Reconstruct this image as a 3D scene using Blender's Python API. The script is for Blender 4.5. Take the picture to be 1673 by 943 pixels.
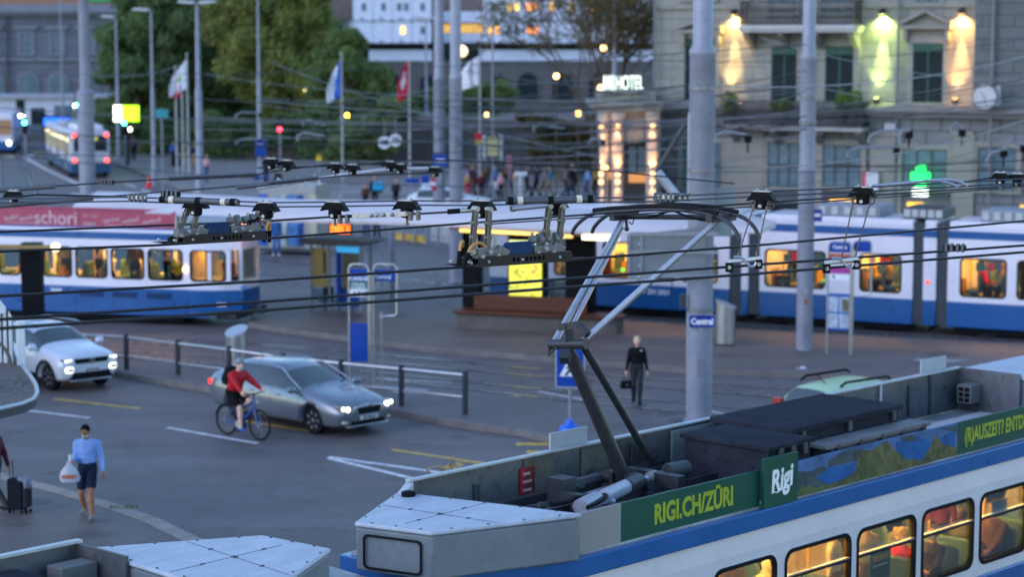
import bpy, bmesh, math, random
import numpy as np
from mathutils import Vector, Matrix
R_ = math.radians
S = bpy.context.scene
COL = S.collection
for _o in list(bpy.data.objects):
    bpy.data.objects.remove(_o)
# ------------------------------------------------------------------ camera, sky, sun, exposure
FPX, CAMZ = 3500.0, 9.0                     # focal length in photo pixels (1673 wide), eye height
PITCH = math.atan((471.5 - 62) / FPX)
cam_d = bpy.data.cameras.new("camera")
cam = bpy.data.objects.new("camera", cam_d)
COL.objects.link(cam)
cam.location = (0, 0, CAMZ)
cam.rotation_euler = (R_(90) - PITCH, 0, 0)
cam_d.sensor_width = 36
cam_d.lens = FPX / 1673 * 36
cam_d.clip_start, cam_d.clip_end = 0.5, 3000
cam_d.dof.use_dof = True
cam_d.dof.focus_distance = 23.0
cam_d.dof.aperture_fstop = 1.3
S.camera = cam
W = bpy.data.worlds.new("World")
S.world = W
W.use_nodes = True
_sky = W.node_tree.nodes.new("ShaderNodeTexSky")
_sky.sky_type = 'NISHITA'
_sky.sun_disc = False
SUN_EL, SUN_ROT = 30, 240
_sky.sun_elevation = R_(SUN_EL)
_sky.sun_rotation = R_(SUN_ROT)
_sky.ozone_density = 5; _sky.air_density = 1.35; _sky.dust_density = 0.0
W.node_tree.links.new(_sky.outputs[0], W.node_tree.nodes["Background"].inputs[0])
W.node_tree.nodes["Background"].inputs[1].default_value = 0.12
sun_d = bpy.data.lights.new("sun", 'SUN')
sun_d.energy, sun_d.angle, sun_d.color = 0.4, R_(40), (1, .74, .80)
sun = bpy.data.objects.new("sun", sun_d)
COL.objects.link(sun)
_v = Vector((math.sin(R_(SUN_ROT)) * math.cos(R_(SUN_EL)), math.cos(R_(SUN_ROT)) * math.cos(R_(SUN_EL)), math.sin(R_(SUN_EL))))
sun.rotation_euler = (-_v).to_track_quat('-Z', 'Y').to_euler()
S.view_settings.view_transform = 'Standard'
S.view_settings.look = 'None'
S.view_settings.gamma = 1
S.view_settings.exposure = 1.56
S.cycles.max_bounces = 6
S.cycles.transparent_max_bounces = 12
S.cycles.sample_clamp_indirect = 4
S.cycles.use_denoising = True
rnd = random.Random(7)

# ------------------------------------------------------------------ picture-to-place helpers
def ray(px, py):
    u, v = (px - 836.5) / FPX, (471.5 - py) / FPX
    return Vector((u, math.cos(PITCH) + v * math.sin(PITCH), -math.sin(PITCH) + v * math.cos(PITCH)))
def G(px, py, z=0.0):                        # where the sight line meets height z
    d = ray(px, py)
    t = (z - CAMZ) / d.z
    return Vector((d.x * t, d.y * t, z))
def AY(px, py, Y):                           # where it meets distance Y
    d = ray(px, py)
    t = Y / d.y
    return Vector((d.x * t, Y, CAMZ + d.z * t))
class Face:                                  # a vertical plane: origin, heading; (s, z) coordinates on it
    def __init__(s, x, y, ang):
        s.o = Vector((x, y, 0)); s.ang = ang
        s.e = Vector((math.cos(ang), math.sin(ang), 0)); s.n = Vector((-math.sin(ang), math.cos(ang), 0))
    def at(s, px, py, off=0.0):
        d = ray(px, py)
        t = (s.o.dot(s.n) + off) / d.dot(s.n)
        if abs(s.n.z) < 1:
            t = ((s.o - Vector((0, 0, CAMZ))).dot(s.n) + off) / d.dot(s.n)
        p = Vector((0, 0, CAMZ)) + d * t
        return (p - s.o).dot(s.e), p.z

# ------------------------------------------------------------------ materials
def lin(c):
    return tuple(((x / 255) / 12.92 if x <= 10 else ((x / 255 + .055) / 1.055) ** 2.4) for x in c) + (1,)
_M = {}
def pm(name, rgb, rough=.5, metal=0, var=.12, scale=3, bump=0, bscale=60, coat=0, stretch=None):
    if name in _M: return _M[name]
    m = bpy.data.materials.new(name); m.use_nodes = True
    t = m.node_tree; b = t.nodes["Principled BSDF"]; L = t.links.new
    base = rgb if len(rgb) == 4 else tuple(rgb) + (1,)
    b.inputs["Roughness"].default_value = rough; b.inputs["Metallic"].default_value = metal
    if not metal and rough > .38: b.inputs["Specular IOR Level"].default_value = .02 if max(rgb[:3]) < .05 else .25
    if coat: b.inputs["Coat Weight"].default_value = coat
    tc = t.nodes.new("ShaderNodeTexCoord"); src = tc.outputs["Object"]
    if stretch:
        mp = t.nodes.new("ShaderNodeMapping"); mp.inputs["Scale"].default_value = stretch; L(src, mp.inputs[0]); src = mp.outputs[0]
    n = t.nodes.new("ShaderNodeTexNoise"); n.inputs["Scale"].default_value = scale; n.inputs["Detail"].default_value = 6
    n.inputs["Roughness"].default_value = .65
    L(src, n.inputs["Vector"])
    r = t.nodes.new("ShaderNodeMapRange"); r.inputs["From Min"].default_value = .3; r.inputs["From Max"].default_value = .7
    r.inputs["To Min"].default_value = 1 - var; r.inputs["To Max"].default_value = 1 + var
    L(n.outputs["Fac"], r.inputs["Value"])
    mx = t.nodes.new("ShaderNodeMix"); mx.data_type = 'RGBA'; mx.blend_type = 'MULTIPLY'; mx.inputs[0].default_value = 1
    mx.inputs[6].default_value = base; L(r.outputs[0], mx.inputs[7]); L(mx.outputs[2], b.inputs["Base Color"])
    ng = t.nodes.new("ShaderNodeTexNoise"); ng.inputs["Scale"].default_value = scale * 7.3; ng.inputs["Detail"].default_value = 4; L(src, ng.inputs["Vector"])
    rg = t.nodes.new("ShaderNodeMapRange"); rg.inputs["From Min"].default_value = .55; rg.inputs["From Max"].default_value = .75; rg.inputs["To Min"].default_value = 1; rg.inputs["To Max"].default_value = 1 - min(.5, var * 1.3); L(ng.outputs["Fac"], rg.inputs[0])
    mg = t.nodes.new("ShaderNodeMix"); mg.data_type = 'RGBA'; mg.blend_type = 'MULTIPLY'; mg.inputs[0].default_value = 1; L(mx.outputs[2], mg.inputs[6]); L(rg.outputs[0], mg.inputs[7]); L(mg.outputs[2], b.inputs["Base Color"])   # flecks and wear
    r2 = t.nodes.new("ShaderNodeMapRange"); r2.inputs["To Min"].default_value = max(.03, rough - .12); r2.inputs["To Max"].default_value = min(1, rough + .12)
    L(n.outputs["Fac"], r2.inputs["Value"]); L(r2.outputs[0], b.inputs["Roughness"])
    if bump:
        n2 = t.nodes.new("ShaderNodeTexNoise"); n2.inputs["Scale"].default_value = bscale; n2.inputs["Detail"].default_value = 3; L(src, n2.inputs["Vector"])
        bp = t.nodes.new("ShaderNodeBump"); bp.inputs["Strength"].default_value = bump; bp.inputs["Distance"].default_value = .02
        L(n2.outputs["Fac"], bp.inputs["Height"]); L(bp.outputs[0], b.inputs["Normal"])
    _M[name] = m
    return m
def seams(m, xs, w=.006):                    # dark panel gaps across the length of a body
    t = m.node_tree; L = t.links.new; b = t.nodes["Principled BSDF"]; src = b.inputs["Base Color"].links[0].from_socket
    tc = t.nodes.new("ShaderNodeTexCoord"); sx = t.nodes.new("ShaderNodeSeparateXYZ"); L(tc.outputs["Object"], sx.inputs[0])
    for x in xs:
        c = t.nodes.new("ShaderNodeMath"); c.operation = 'COMPARE'; c.inputs[1].default_value = x; c.inputs[2].default_value = w; L(sx.outputs[0], c.inputs[0])
        mx = t.nodes.new("ShaderNodeMix"); mx.data_type = 'RGBA'; L(c.outputs[0], mx.inputs[0]); L(src, mx.inputs[6]); mx.inputs[7].default_value = (.01, .01, .011, 1); src = mx.outputs[2]
    L(src, b.inputs["Base Color"])
def em(name, rgb, strength, base=None):
    if name in _M: return _M[name]
    m = bpy.data.materials.new(name); m.use_nodes = True
    b = m.node_tree.nodes["Principled BSDF"]
    b.inputs["Base Color"].default_value = (base or rgb)[:3] + (1,); b.inputs["Roughness"].default_value = .4
    b.inputs["Emission Color"].default_value = tuple(rgb)[:3] + (1,); b.inputs["Emission Strength"].default_value = strength
    _M[name] = m
    return m
def glass(name, tint=(1, 1, 1), refl=1.0):                   # thin pane: reflects by angle, otherwise lets light through
    if name in _M: return _M[name]
    m = bpy.data.materials.new(name); m.use_nodes = True
    t = m.node_tree; L = t.links.new; out = t.nodes["Material Output"]
    t.nodes.remove(t.nodes["Principled BSDF"])
    tr = t.nodes.new("ShaderNodeBsdfTransparent"); tr.inputs[0].default_value = tuple(tint) + (1,)
    gl = t.nodes.new("ShaderNodeBsdfGlossy"); gl.inputs["Roughness"].default_value = .03
    fr = t.nodes.new("ShaderNodeFresnel"); fr.inputs[0].default_value = 1.5
    mu = t.nodes.new("ShaderNodeMath"); mu.operation = 'MULTIPLY'; mu.inputs[1].default_value = refl; L(fr.outputs[0], mu.inputs[0])
    mx = t.nodes.new("ShaderNodeMixShader"); L(mu.outputs[0], mx.inputs[0]); L(tr.outputs[0], mx.inputs[1]); L(gl.outputs[0], mx.inputs[2])
    L(mx.outputs[0], out.inputs[0])
    _M[name] = m
    return m

# ------------------------------------------------------------------ mesh building
class MB:
    def __init__(s): s.v, s.f, s.m = [], [], []
    def add(s, vs, fs, m=0):
        k = len(s.v); s.v += [tuple(p) for p in vs]
        for f in fs: s.f.append(tuple(i + k for i in f)); s.m.append(m)
        return s
    def box(s, x0, x1, y0, y1, z0, z1, m=0):
        return s.add([(x, y, z) for x in (x0, x1) for y in (y0, y1) for z in (z0, z1)],
                     [(0, 1, 3, 2), (4, 6, 7, 5), (0, 4, 5, 1), (2, 3, 7, 6), (0, 2, 6, 4), (1, 5, 7, 3)], m)
    def bar(s, p0, p1, w, h, m=0, up=(0, 0, 1)):             # rectangular bar between two points
        p0, p1 = Vector(p0), Vector(p1); d = (p1 - p0).normalized(); u = Vector(up)
        if abs(d.dot(u)) > .99: u = Vector((1, 0, 0))
        a = d.cross(u).normalized(); b = a.cross(d).normalized()
        vs = [p + a * (w / 2) * i + b * (h / 2) * j for p in (p0, p1) for i, j in ((-1, -1), (1, -1), (1, 1), (-1, 1))]
        return s.add(vs, [(0, 1, 2, 3), (7, 6, 5, 4), (0, 4, 5, 1), (1, 5, 6, 2), (2, 6, 7, 3), (3, 7, 4, 0)], m)
    def tube(s, pts, r, n=8, m=0, cap=True):
        pts = [Vector(p) for p in pts]; rs = r if isinstance(r, (list, tuple)) else [r] * len(pts)
        d0 = (pts[1] - pts[0]).normalized(); a = d0.orthogonal().normalized(); vs = []
        for i, p in enumerate(pts):
            q = pts[min(i + 1, len(pts) - 1)] - pts[max(i - 1, 0)]
            d = q.normalized() if q.length > 1e-9 else d0
            a = (a - d * a.dot(d)).normalized(); b = d.cross(a)
            for k in range(n):
                t = 2 * math.pi * k / n
                vs.append(p + (a * math.cos(t) + b * math.sin(t)) * rs[i])
        fs = [(i * n + k, i * n + (k + 1) % n, (i + 1) * n + (k + 1) % n, (i + 1) * n + k) for i in range(len(pts) - 1) for k in range(n)]
        if cap: fs += [tuple(range(n))[::-1], tuple((len(pts) - 1) * n + k for k in range(n))]
        return s.add(vs, fs, m)
    def prism(s, poly, ax, a, b, m=0):                       # 2-D outline pulled along an axis
        f = {'x': lambda p, q: (q, p[0], p[1]), 'y': lambda p, q: (p[0], q, p[1]), 'z': lambda p, q: (p[0], p[1], q)}[ax]
        n = len(poly); vs = [f(p, a) for p in poly] + [f(p, b) for p in poly]
        return s.add(vs, [tuple(range(n))[::-1], tuple(range(n, 2 * n))] + [(i, (i + 1) % n, n + (i + 1) % n, n + i) for i in range(n)], m)
    def lathe(s, prof, c=(0, 0, 0), n=16, m=0):
        vs, k = [], len(prof)
        for r, z in prof:
            for i in range(n):
                t = 2 * math.pi * i / n; vs.append((c[0] + r * math.cos(t), c[1] + r * math.sin(t), c[2] + z))
        fs = [(j * n + i, j * n + (i + 1) % n, (j + 1) * n + (i + 1) % n, (j + 1) * n + i) for j in range(k - 1) for i in range(n)]
        fs += [tuple(range(n))[::-1], tuple((k - 1) * n + i for i in range(n))]
        return s.add(vs, fs, m)
    def ball(s, c, r, n=10, m=0):
        r = r if isinstance(r, (list, tuple)) else (r, r, r); k = n // 2; vs = []
        for j in range(k + 1):
            a = math.pi * j / k - math.pi / 2
            for i in range(n):
                t = 2 * math.pi * i / n
                q = max(math.cos(a), 1e-3)
                vs.append((c[0] + r[0] * q * math.cos(t), c[1] + r[1] * q * math.sin(t), c[2] + r[2] * math.sin(a)))
        return s.add(vs, [(j * n + i, j * n + (i + 1) % n, (j + 1) * n + (i + 1) % n, (j + 1) * n + i) for j in range(k) for i in range(n)], m)
    def sheet(s, pts, m=0):
        return s.add(pts, [tuple(range(len(pts)))], m)
    def frame(s, x0, x1, z0, z1, y, dep, t, rad=.08, m=0, n=5, oz=0):   # rounded window surround in the x-z plane: ring of width t at y, depth dep
        inn = rrect(x0 + t, x1 - t, z0 + t, z1 - t, rad, n); out = rrect(x0, x1, z0, z1, rad + t * .6 if oz else .001, n)
        k = len(inn)
        vs = [(p[0], y, p[1]) for p in out] + [(p[0], y, p[1]) for p in inn] + [(p[0], y + dep, p[1]) for p in inn] + [(p[0], y + dep, p[1]) for p in out]
        fs = []
        for i in range(k):
            j = (i + 1) % k
            fs += [(i, j, k + j, k + i), (k + i, k + j, 2 * k + j, 2 * k + i), (2 * k + i, 2 * k + j, 3 * k + j, 3 * k + i), (3 * k + i, 3 * k + j, j, i)]
        return s.add(vs, fs, m)
    def build(s, name, mats, parent=None, bevel=0, smooth=35, norm=True):
        me = bpy.data.meshes.new(name); me.from_pydata(s.v, [], s.f)
        mats = mats if isinstance(mats, (list, tuple)) else [mats]
        for m in mats: me.materials.append(m)
        if len(mats) > 1: me.polygons.foreach_set("material_index", s.m)
        if norm:
            bm = bmesh.new(); bm.from_mesh(me); bmesh.ops.recalc_face_normals(bm, faces=bm.faces); bm.to_mesh(me); bm.free()
        if smooth:
            me.polygons.foreach_set("use_smooth", [True] * len(me.polygons)); me.set_sharp_from_angle(angle=R_(smooth))
        me.update()
        o = bpy.data.objects.new(name, me); COL.objects.link(o)
        if parent: o.parent = parent
        if bevel:
            b = o.modifiers.new("bevel", 'BEVEL'); b.width = bevel; b.segments = 2; b.limit_method = 'ANGLE'; b.angle_limit = R_(40)
        return o
def rrect(x0, x1, z0, z1, r, n=5):
    r = max(1e-3, min(r, (x1 - x0) / 2 - 1e-3, (z1 - z0) / 2 - 1e-3)); p = []
    for cx, cz, a in ((x1 - r, z1 - r, 0), (x0 + r, z1 - r, 90), (x0 + r, z0 + r, 180), (x1 - r, z0 + r, 270)):
        for i in range(n): t = R_(a + 90 * i / (n - 1)); p.append((cx + r * math.cos(t), cz + r * math.sin(t)))
    return p
def tag(o, label, cat, group=None):
    o["label"] = label; o["category"] = cat
    if group: o["group"] = group
    return o
def thing(name, label, cat, loc=(0, 0, 0), rz=0, group=None):
    o = bpy.data.objects.new(name, None); COL.objects.link(o)
    o.empty_display_size = .2; o.location = loc; o.rotation_euler = (0, 0, rz)
    return tag(o, label, cat, group)
def struct(o): o["kind"] = "structure"; return o
def dup(root, loc, rz, label=None, group=None):              # copy a thing, its parts and their sub-parts
    def rec(o, par):
        c = o.copy(); COL.objects.link(c); c.parent = par
        for ch in [q for q in KIDS.get(o.name, [])]: rec(ch, c)
        return c
    KIDS = {}
    for q in bpy.data.objects:
        if q.parent: KIDS.setdefault(q.parent.name, []).append(q)
    r = rec(root, None); r.location = loc; r.rotation_euler = (0, 0, rz)
    if label: r["label"] = label
    if group: r["group"] = group
    return r
def lettering(body, size, mat, parent, loc, rot, name="lettering", ext=.003, off=0.0, shear=0.0, align='CENTER', sx=1.0):
    cu = bpy.data.curves.new("t", 'FONT'); cu.body = body; cu.size = size; cu.extrude = ext; cu.offset = off; cu.shear = shear
    cu.align_x = align; cu.align_y = 'CENTER'; cu.resolution_u = 3
    o = bpy.data.objects.new("t", cu); COL.objects.link(o)
    bpy.context.view_layer.update()
    me = bpy.data.meshes.new_from_object(o.evaluated_get(bpy.context.evaluated_depsgraph_get()))
    bpy.data.objects.remove(o); bpy.data.curves.remove(cu)
    me.materials.clear(); me.materials.append(mat)
    q = bpy.data.objects.new(name, me); COL.objects.link(q); q.parent = parent; q.location = loc; q.rotation_euler = rot; q.scale = (sx, 1, 1)
    return q
# ------------------------------------------------------------------ bodies: blended tapered limbs turned into one surface
def surfnet(f, org, vox):
    ins = f < 0; nx, ny, nz = f.shape; C = [(a, b, c) for a in (0, 1) for b in (0, 1) for c in (0, 1)]
    cnt = sum(ins[a:nx - 1 + a, b:ny - 1 + b, c:nz - 1 + c].astype(np.int8) for a, b, c in C)
    I, J, K = np.nonzero((cnt > 0) & (cnt < 8)); idx = -np.ones(cnt.shape, int); idx[I, J, K] = np.arange(len(I))
    vals = [f[I + a, J + b, K + c] for a, b, c in C]; acc = np.zeros((len(I), 3)); n = np.zeros(len(I))
    for p in range(8):
        for ax in range(3):
            if C[p][ax]: continue
            q = C.index(tuple(1 if i == ax else C[p][i] for i in range(3)))
            cr = (vals[p] < 0) != (vals[q] < 0); t = vals[p] / np.where(cr, vals[p] - vals[q], 1); pos = np.tile(np.array(C[p], float), (len(I), 1)); pos[:, ax] += t
            acc[cr] += pos[cr]; n[cr] += 1
    V = (np.stack([I, J, K], 1) + acc / n[:, None]) * vox + org; F = []
    for ax in range(3):
        o1, o2 = [(1, 2), (2, 0), (0, 1)][ax]; sl = [slice(None)] * 3; sh = [slice(None)] * 3; sl[ax] = slice(0, -1); sh[ax] = slice(1, None)
        a, b = ins[tuple(sl)], ins[tuple(sh)]; P = np.stack(np.nonzero(a != b), 1); ok = np.ones(len(P), bool)
        for o in (o1, o2): ok &= (P[:, o] > 0) & (P[:, o] < f.shape[o] - 1)
        P = P[ok]; fl = a[tuple(P.T)]; q = []
        for d1, d2 in ((-1, -1), (0, -1), (0, 0), (-1, 0)):
            R = P.copy(); R[:, o1] += d1; R[:, o2] += d2; q.append(idx[tuple(R.T)])
        q = np.stack(q, 1); q[~fl] = q[~fl][:, ::-1]; F.append(q)
    return V, np.concatenate(F)
def _dist(p, P):
    k = p[0]
    if k == 'c':
        _, a, b, ra, rb = p[:5]; a = np.array(a); ab = np.array(b) - a; t = np.clip(((P - a) @ ab) / max(ab @ ab, 1e-9), 0, 1)
        return np.linalg.norm(P - a - t[..., None] * ab, axis=-1) - (ra + (rb - ra) * t)
    _, c, r = p[:3]; q = P - np.array(c)
    if len(p) > 5 and p[5] is not None: q = q @ np.array(p[5])
    r = np.array(r); k0 = np.linalg.norm(q / r, axis=-1); k1 = np.linalg.norm(q / r ** 2, axis=-1)
    return k0 * (k0 - 1) / np.maximum(k1, 1e-6)
def sdf_obj(name, prims, mats, vox, parent=None):            # prims: ('c',a,b,ra,rb,mat,k) or ('e',c,r,mat,k,rot)
    lo = np.min([np.minimum(np.array(p[1]) - np.max(p[3]), np.array(p[2]) - np.max(p[4])) if p[0] == 'c' else np.array(p[1]) - np.max(p[2]) for p in prims], 0) - 3 * vox
    hi = np.max([np.maximum(np.array(p[1]) + np.max(p[3]), np.array(p[2]) + np.max(p[4])) if p[0] == 'c' else np.array(p[1]) + np.max(p[2]) for p in prims], 0) + 3 * vox
    n = np.ceil((hi - lo) / vox).astype(int) + 1; f = np.full(n, 1.0)
    for p in prims:
        k = p[6] if p[0] == 'c' else p[4]
        if p[0] == 'c': a = np.minimum(np.array(p[1]) - p[3], np.array(p[2]) - p[4]); b = np.maximum(np.array(p[1]) + p[3], np.array(p[2]) + p[4])
        else: a = np.array(p[1]) - np.max(p[2]); b = np.array(p[1]) + np.max(p[2])
        i0 = np.maximum(((a - lo) / vox - 6).astype(int), 0); i1 = np.minimum(((b - lo) / vox + 7).astype(int), n)
        g = np.stack(np.meshgrid(*[lo[i] + vox * np.arange(i0[i], i1[i]) for i in range(3)], indexing='ij'), -1)
        s = tuple(slice(i0[i], i1[i]) for i in range(3)); d = _dist(p, g); o = f[s]
        if k > 0:
            h = np.clip(.5 + .5 * (o - d) / k, 0, 1); f[s] = o + (d - o) * h - k * h * (1 - h)
        else: f[s] = np.minimum(o, d)
    V, F = surfnet(f, lo, vox)
    if len(mats) > 1:
        C = V[F].mean(1); D = np.stack([_dist(p, C) for p in prims], 1); mi = np.array([p[5] if p[0] == 'c' else p[3] for p in prims])[np.argmin(D, 1)]
    me = bpy.data.meshes.new(name); me.from_pydata(V.tolist(), [], F.tolist())
    for m in mats: me.materials.append(m)
    if len(mats) > 1: me.polygons.foreach_set("material_index", mi.astype(np.int32))
    me.polygons.foreach_set("use_smooth", [True] * len(me.polygons)); me.update()
    o = bpy.data.objects.new(name, me); COL.objects.link(o)
    if parent: o.parent = parent
    return o
def ik(a, b, l1, l2, pole):
    a, b = Vector(a), Vector(b); d = b - a; L = min(d.length, (l1 + l2) * .999); d = d.normalized(); x = (l1 * l1 - l2 * l2 + L * L) / (2 * L)
    h = math.sqrt(max(l1 * l1 - x * x, 0)); pl = Vector(pole); pl = (pl - d * pl.dot(d)).normalized()
    return a + d * x + pl * h, a + d * L
SKIN = lambda n, c=(200, 150, 122): pm("skin_" + n, lin(c), .55, 0, .06, 8)
def person(label, loc, rz, h=1.75, hip=None, lean=0.0, ank=None, wri=None, top=None, low=None, shoe=None, skin=None, hair=None, hairstyle='short', vox=.022,
           shorts=False, sleeves=True, headpitch=0.0, headturn=0.0, group=None, mask=False, fingers=False, female=False, kpole=(0, 1, 0), epole=(0, -1, -.2), jacket=0.0, footpitch=0.0, skirt=False, hat=None, beard=None, curl=.6):
    """one continuous figure facing local +Y; ank / wri give wrist and ankle targets (left x<0, right x>0) in metres for h = 1.75"""
    k = h / 1.75; skin = skin or SKIN("a"); mats = [skin, top, low, shoe or pm("shoe_dark", (.02, .02, .022), .5)]; Pm = []
    hp = Vector(hip or (0, 0, .93)); t = Vector((0, math.sin(lean), math.cos(lean))); fw = Vector((0, math.cos(lean), -math.sin(lean)))
    X = Vector((1, 0, 0)); sw = .165 if female else .19
    ank = ank or [(-.09, .22, .09), (.09, -.18, .12)]; wri = wri or [(-.26, -.1, .83), (.26, .14, .85)]
    c = lambda a, b, ra, rb, m, kk=.03: Pm.append(('c', tuple(a * k), tuple(b * k), ra * k, rb * k, m, kk * k))
    e = lambda p, r, m, kk=.03, rot=None: Pm.append(('e', tuple(p * k), tuple(x * k for x in r), m, kk * k, rot))
    rl = [[1, 0, 0], [0, math.cos(lean), math.sin(lean)], [0, -math.sin(lean), math.cos(lean)]]
    e(hp + t * .02, (.165 + jacket, .125 + jacket, .13), 2, .05, rl)
    e(hp + t * .17, (.15 + jacket, .115 + jacket, .17), 1, .06, rl)
    e(hp + t * .36, (.175 + jacket if not female else .155 + jacket, .122 + jacket, .18), 1, .06, rl)
    if female: e(hp + t * .37 + fw * .07, (.13, .07, .07), 1, .05, rl)
    nk = hp + t * .52
    c(hp + t * .445 - X * sw * .78, hp + t * .445 + X * sw * .78, .058 + jacket * .5, .058 + jacket * .5, 1, .05); c(nk - t * .05, hp + t * .43, .06, .085, 1, .06)
    hd = nk + t * .035 + Vector((0, math.sin(lean * .4 + headpitch) * .12, math.cos(lean * .4 + headpitch) * .12)) + Vector((0, .015, 0))
    c(nk - t * .03, hd - Vector((0, .01, .05)), .054, .05, 0, .03)
    hr = Matrix.Rotation(headturn, 3, 'Z') @ Matrix.Rotation(-headpitch, 3, 'X'); HR = [list(r) for r in hr]; H = lambda x, y, z: hd + hr @ Vector((x, y, z))
    e(H(0, 0, .02), (.074, .092, .098), 0, .02, HR); e(H(0, .028, -.045), (.056, .062, .062), 0, .03, HR)
    c(H(0, .088, .012), H(0, .108, -.018), .011, .016, 0, .012)
    for s in (-1, 1): e(H(s * .077, -.005, -.005), (.012, .022, .032), 0, .008, HR)
    c(H(-.018, .084, -.058), H(.018, .084, -.058), .009, .009, 0, .008)
    for i, s in ((0, -1), (1, 1)):
        hj = hp + X * s * .088 - t * .03; kn, an = ik(hj, ank[i], .43, .43, kpole)
        mt = (hj + kn) / 2
        if shorts:
            kk_ = hj.lerp(kn, .72); c(hj, kk_, .094, .092, 2, .012); c(kk_, kn, .066, .054, 0, .02); c(kn, kn.lerp(an, .35), .054, .058, 0, .02); c(kn.lerp(an, .35), an, .058, .038, 0, .02)
        else:
            c(hj, kn, .094, .067, 2, .02); c(kn, kn.lerp(an, .35), .067, .066, 2, .03); c(kn.lerp(an, .35), an, .066, .05, 2, .02)
        fp = footpitch[i] if isinstance(footpitch, (list, tuple)) else footpitch
        fd = Vector((s * .12, math.cos(fp), -math.sin(fp))).normalized(); hl = an + Vector((0, -.035, -.045)); 
        c(hl, hl + fd * .10, .042, .044, 3, .02); c(hl + fd * .10, hl + fd * .205, .044, .03, 3, .02)
        sj = hp + t * .435 + X * s * sw; el, wr = ik(sj, wri[i], .285, .255, (epole[0] * s, epole[1], epole[2]))
        c(sj, el, .058 + jacket * .6, .046 + jacket * .5, 1, .04); c(el, el.lerp(wr, .9), .046 + jacket * .5, .032 + jacket * .3, 1 if sleeves else 0, .02)
        d = (wr - el).normalized(); sv = d.cross(X * s).normalized() if abs(d.x) < .9 else Vector((0, 1, 0)); sv = sv if sv.y > 0 else -sv; pn = -X * s; pn = (pn - d * pn.dot(d)).normalized(); sv = (sv - d * sv.dot(d) - pn * sv.dot(pn)).normalized()
        if fingers:
            c(el.lerp(wr, .85), wr + d * .02, .029, .026, 0, .01)
            for q in (-1, 0, 1): c(wr + d * .02 + sv * .014 * q, wr + d * .085 + sv * .022 * q, .019, .017, 0, .012)
            for q, ln in zip((-1.5, -.5, .5, 1.5), (.034, .043, .047, .042)):
                b0 = wr + d * .088 + sv * .0185 * q; d1 = (d + pn * curl).normalized(); d2 = (d * .5 + pn * (curl + .6)).normalized()
                c(b0, b0 + d1 * ln, .0098, .009, 0, .002); c(b0 + d1 * ln, b0 + d1 * ln + d2 * ln * .85, .009, .0078, 0, .002)
            b0 = wr + d * .035 + sv * .03; b1 = b0 + (d * .6 + sv * .6 + pn * .5) * .045; c(b0, b1, .0125, .0105, 0, .006); c(b1, b1 + (d + pn * .6) * .032, .0105, .009, 0, .002)
        else:
            c(el.lerp(wr, .88), wr + d * .10, .028, .034, 0, .015); c(wr + d * .09, wr + d * .16 + pn * .03, .03, .018, 0, .01); c(wr + d * .04 + sv * .03, wr + d * .1 + sv * .05 + pn * .02, .013, .01, 0, .006)
    o = sdf_obj("person", Pm, mats, vox); o.location = loc; o.rotation_euler = (0, 0, rz); tag(o, label, "person", group)
    if hair:
        Q = []; q = lambda p, r: Q.append(('e', tuple(p * k), tuple(x * k for x in r), 0, .02 * k, HR))
        q(H(0, -.022, .045), (.083, .092, .092)); q(H(0, -.05, -.005), (.078, .062, .075))
        if hairstyle == 'long': q(H(0, -.07, -.1), (.08, .045, .13)); q(H(-.06, -.03, -.08), (.03, .04, .12)); q(H(.06, -.03, -.08), (.03, .04, .12))
        if hairstyle == 'bun': q(H(0, -.09, .1), (.045, .045, .045))
        if hairstyle == 'curly':
            for a in range(9): q(H(.07 * math.cos(a * .7), -.03 + .05 * math.sin(a * 1.3), .04 + .06 * math.sin(a * 2.1)), (.045, .045, .045))
        sdf_obj("hair", Q, [hair], max(vox * .7, .012), o)
    if hat:
        Q = [('e', tuple(H(0, -.012, .055) * k), (.098 * k, .118 * k, .085 * k), 0, .01, HR), ('e', tuple(H(0, -.02, .09) * k), (.05 * k, .1 * k, .066 * k), 0, .03, HR)]; sdf_obj("helmet", Q, [hat], .012, o)
    if beard: sdf_obj("beard", [('e', tuple(H(0, .055, -.085) * k), (.05 * k, .05 * k, .05 * k), 0, .01, HR)], [beard], .012, o)
    if mask: sdf_obj("face_mask", [('e', tuple(H(0, .05, -.04) * k), (.062 * k, .056 * k, .05 * k), 0, .01, HR)], [mask], .012, o)
    if fingers:
        for s in (-1, 1):
            b = MB(); b.ball(tuple(H(s * .03, .08, .022) * k), (.011, .007, .007), 8); b.build("eye", pm("eye_dark", (.03, .02, .015), .2), o)
    return o
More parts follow.
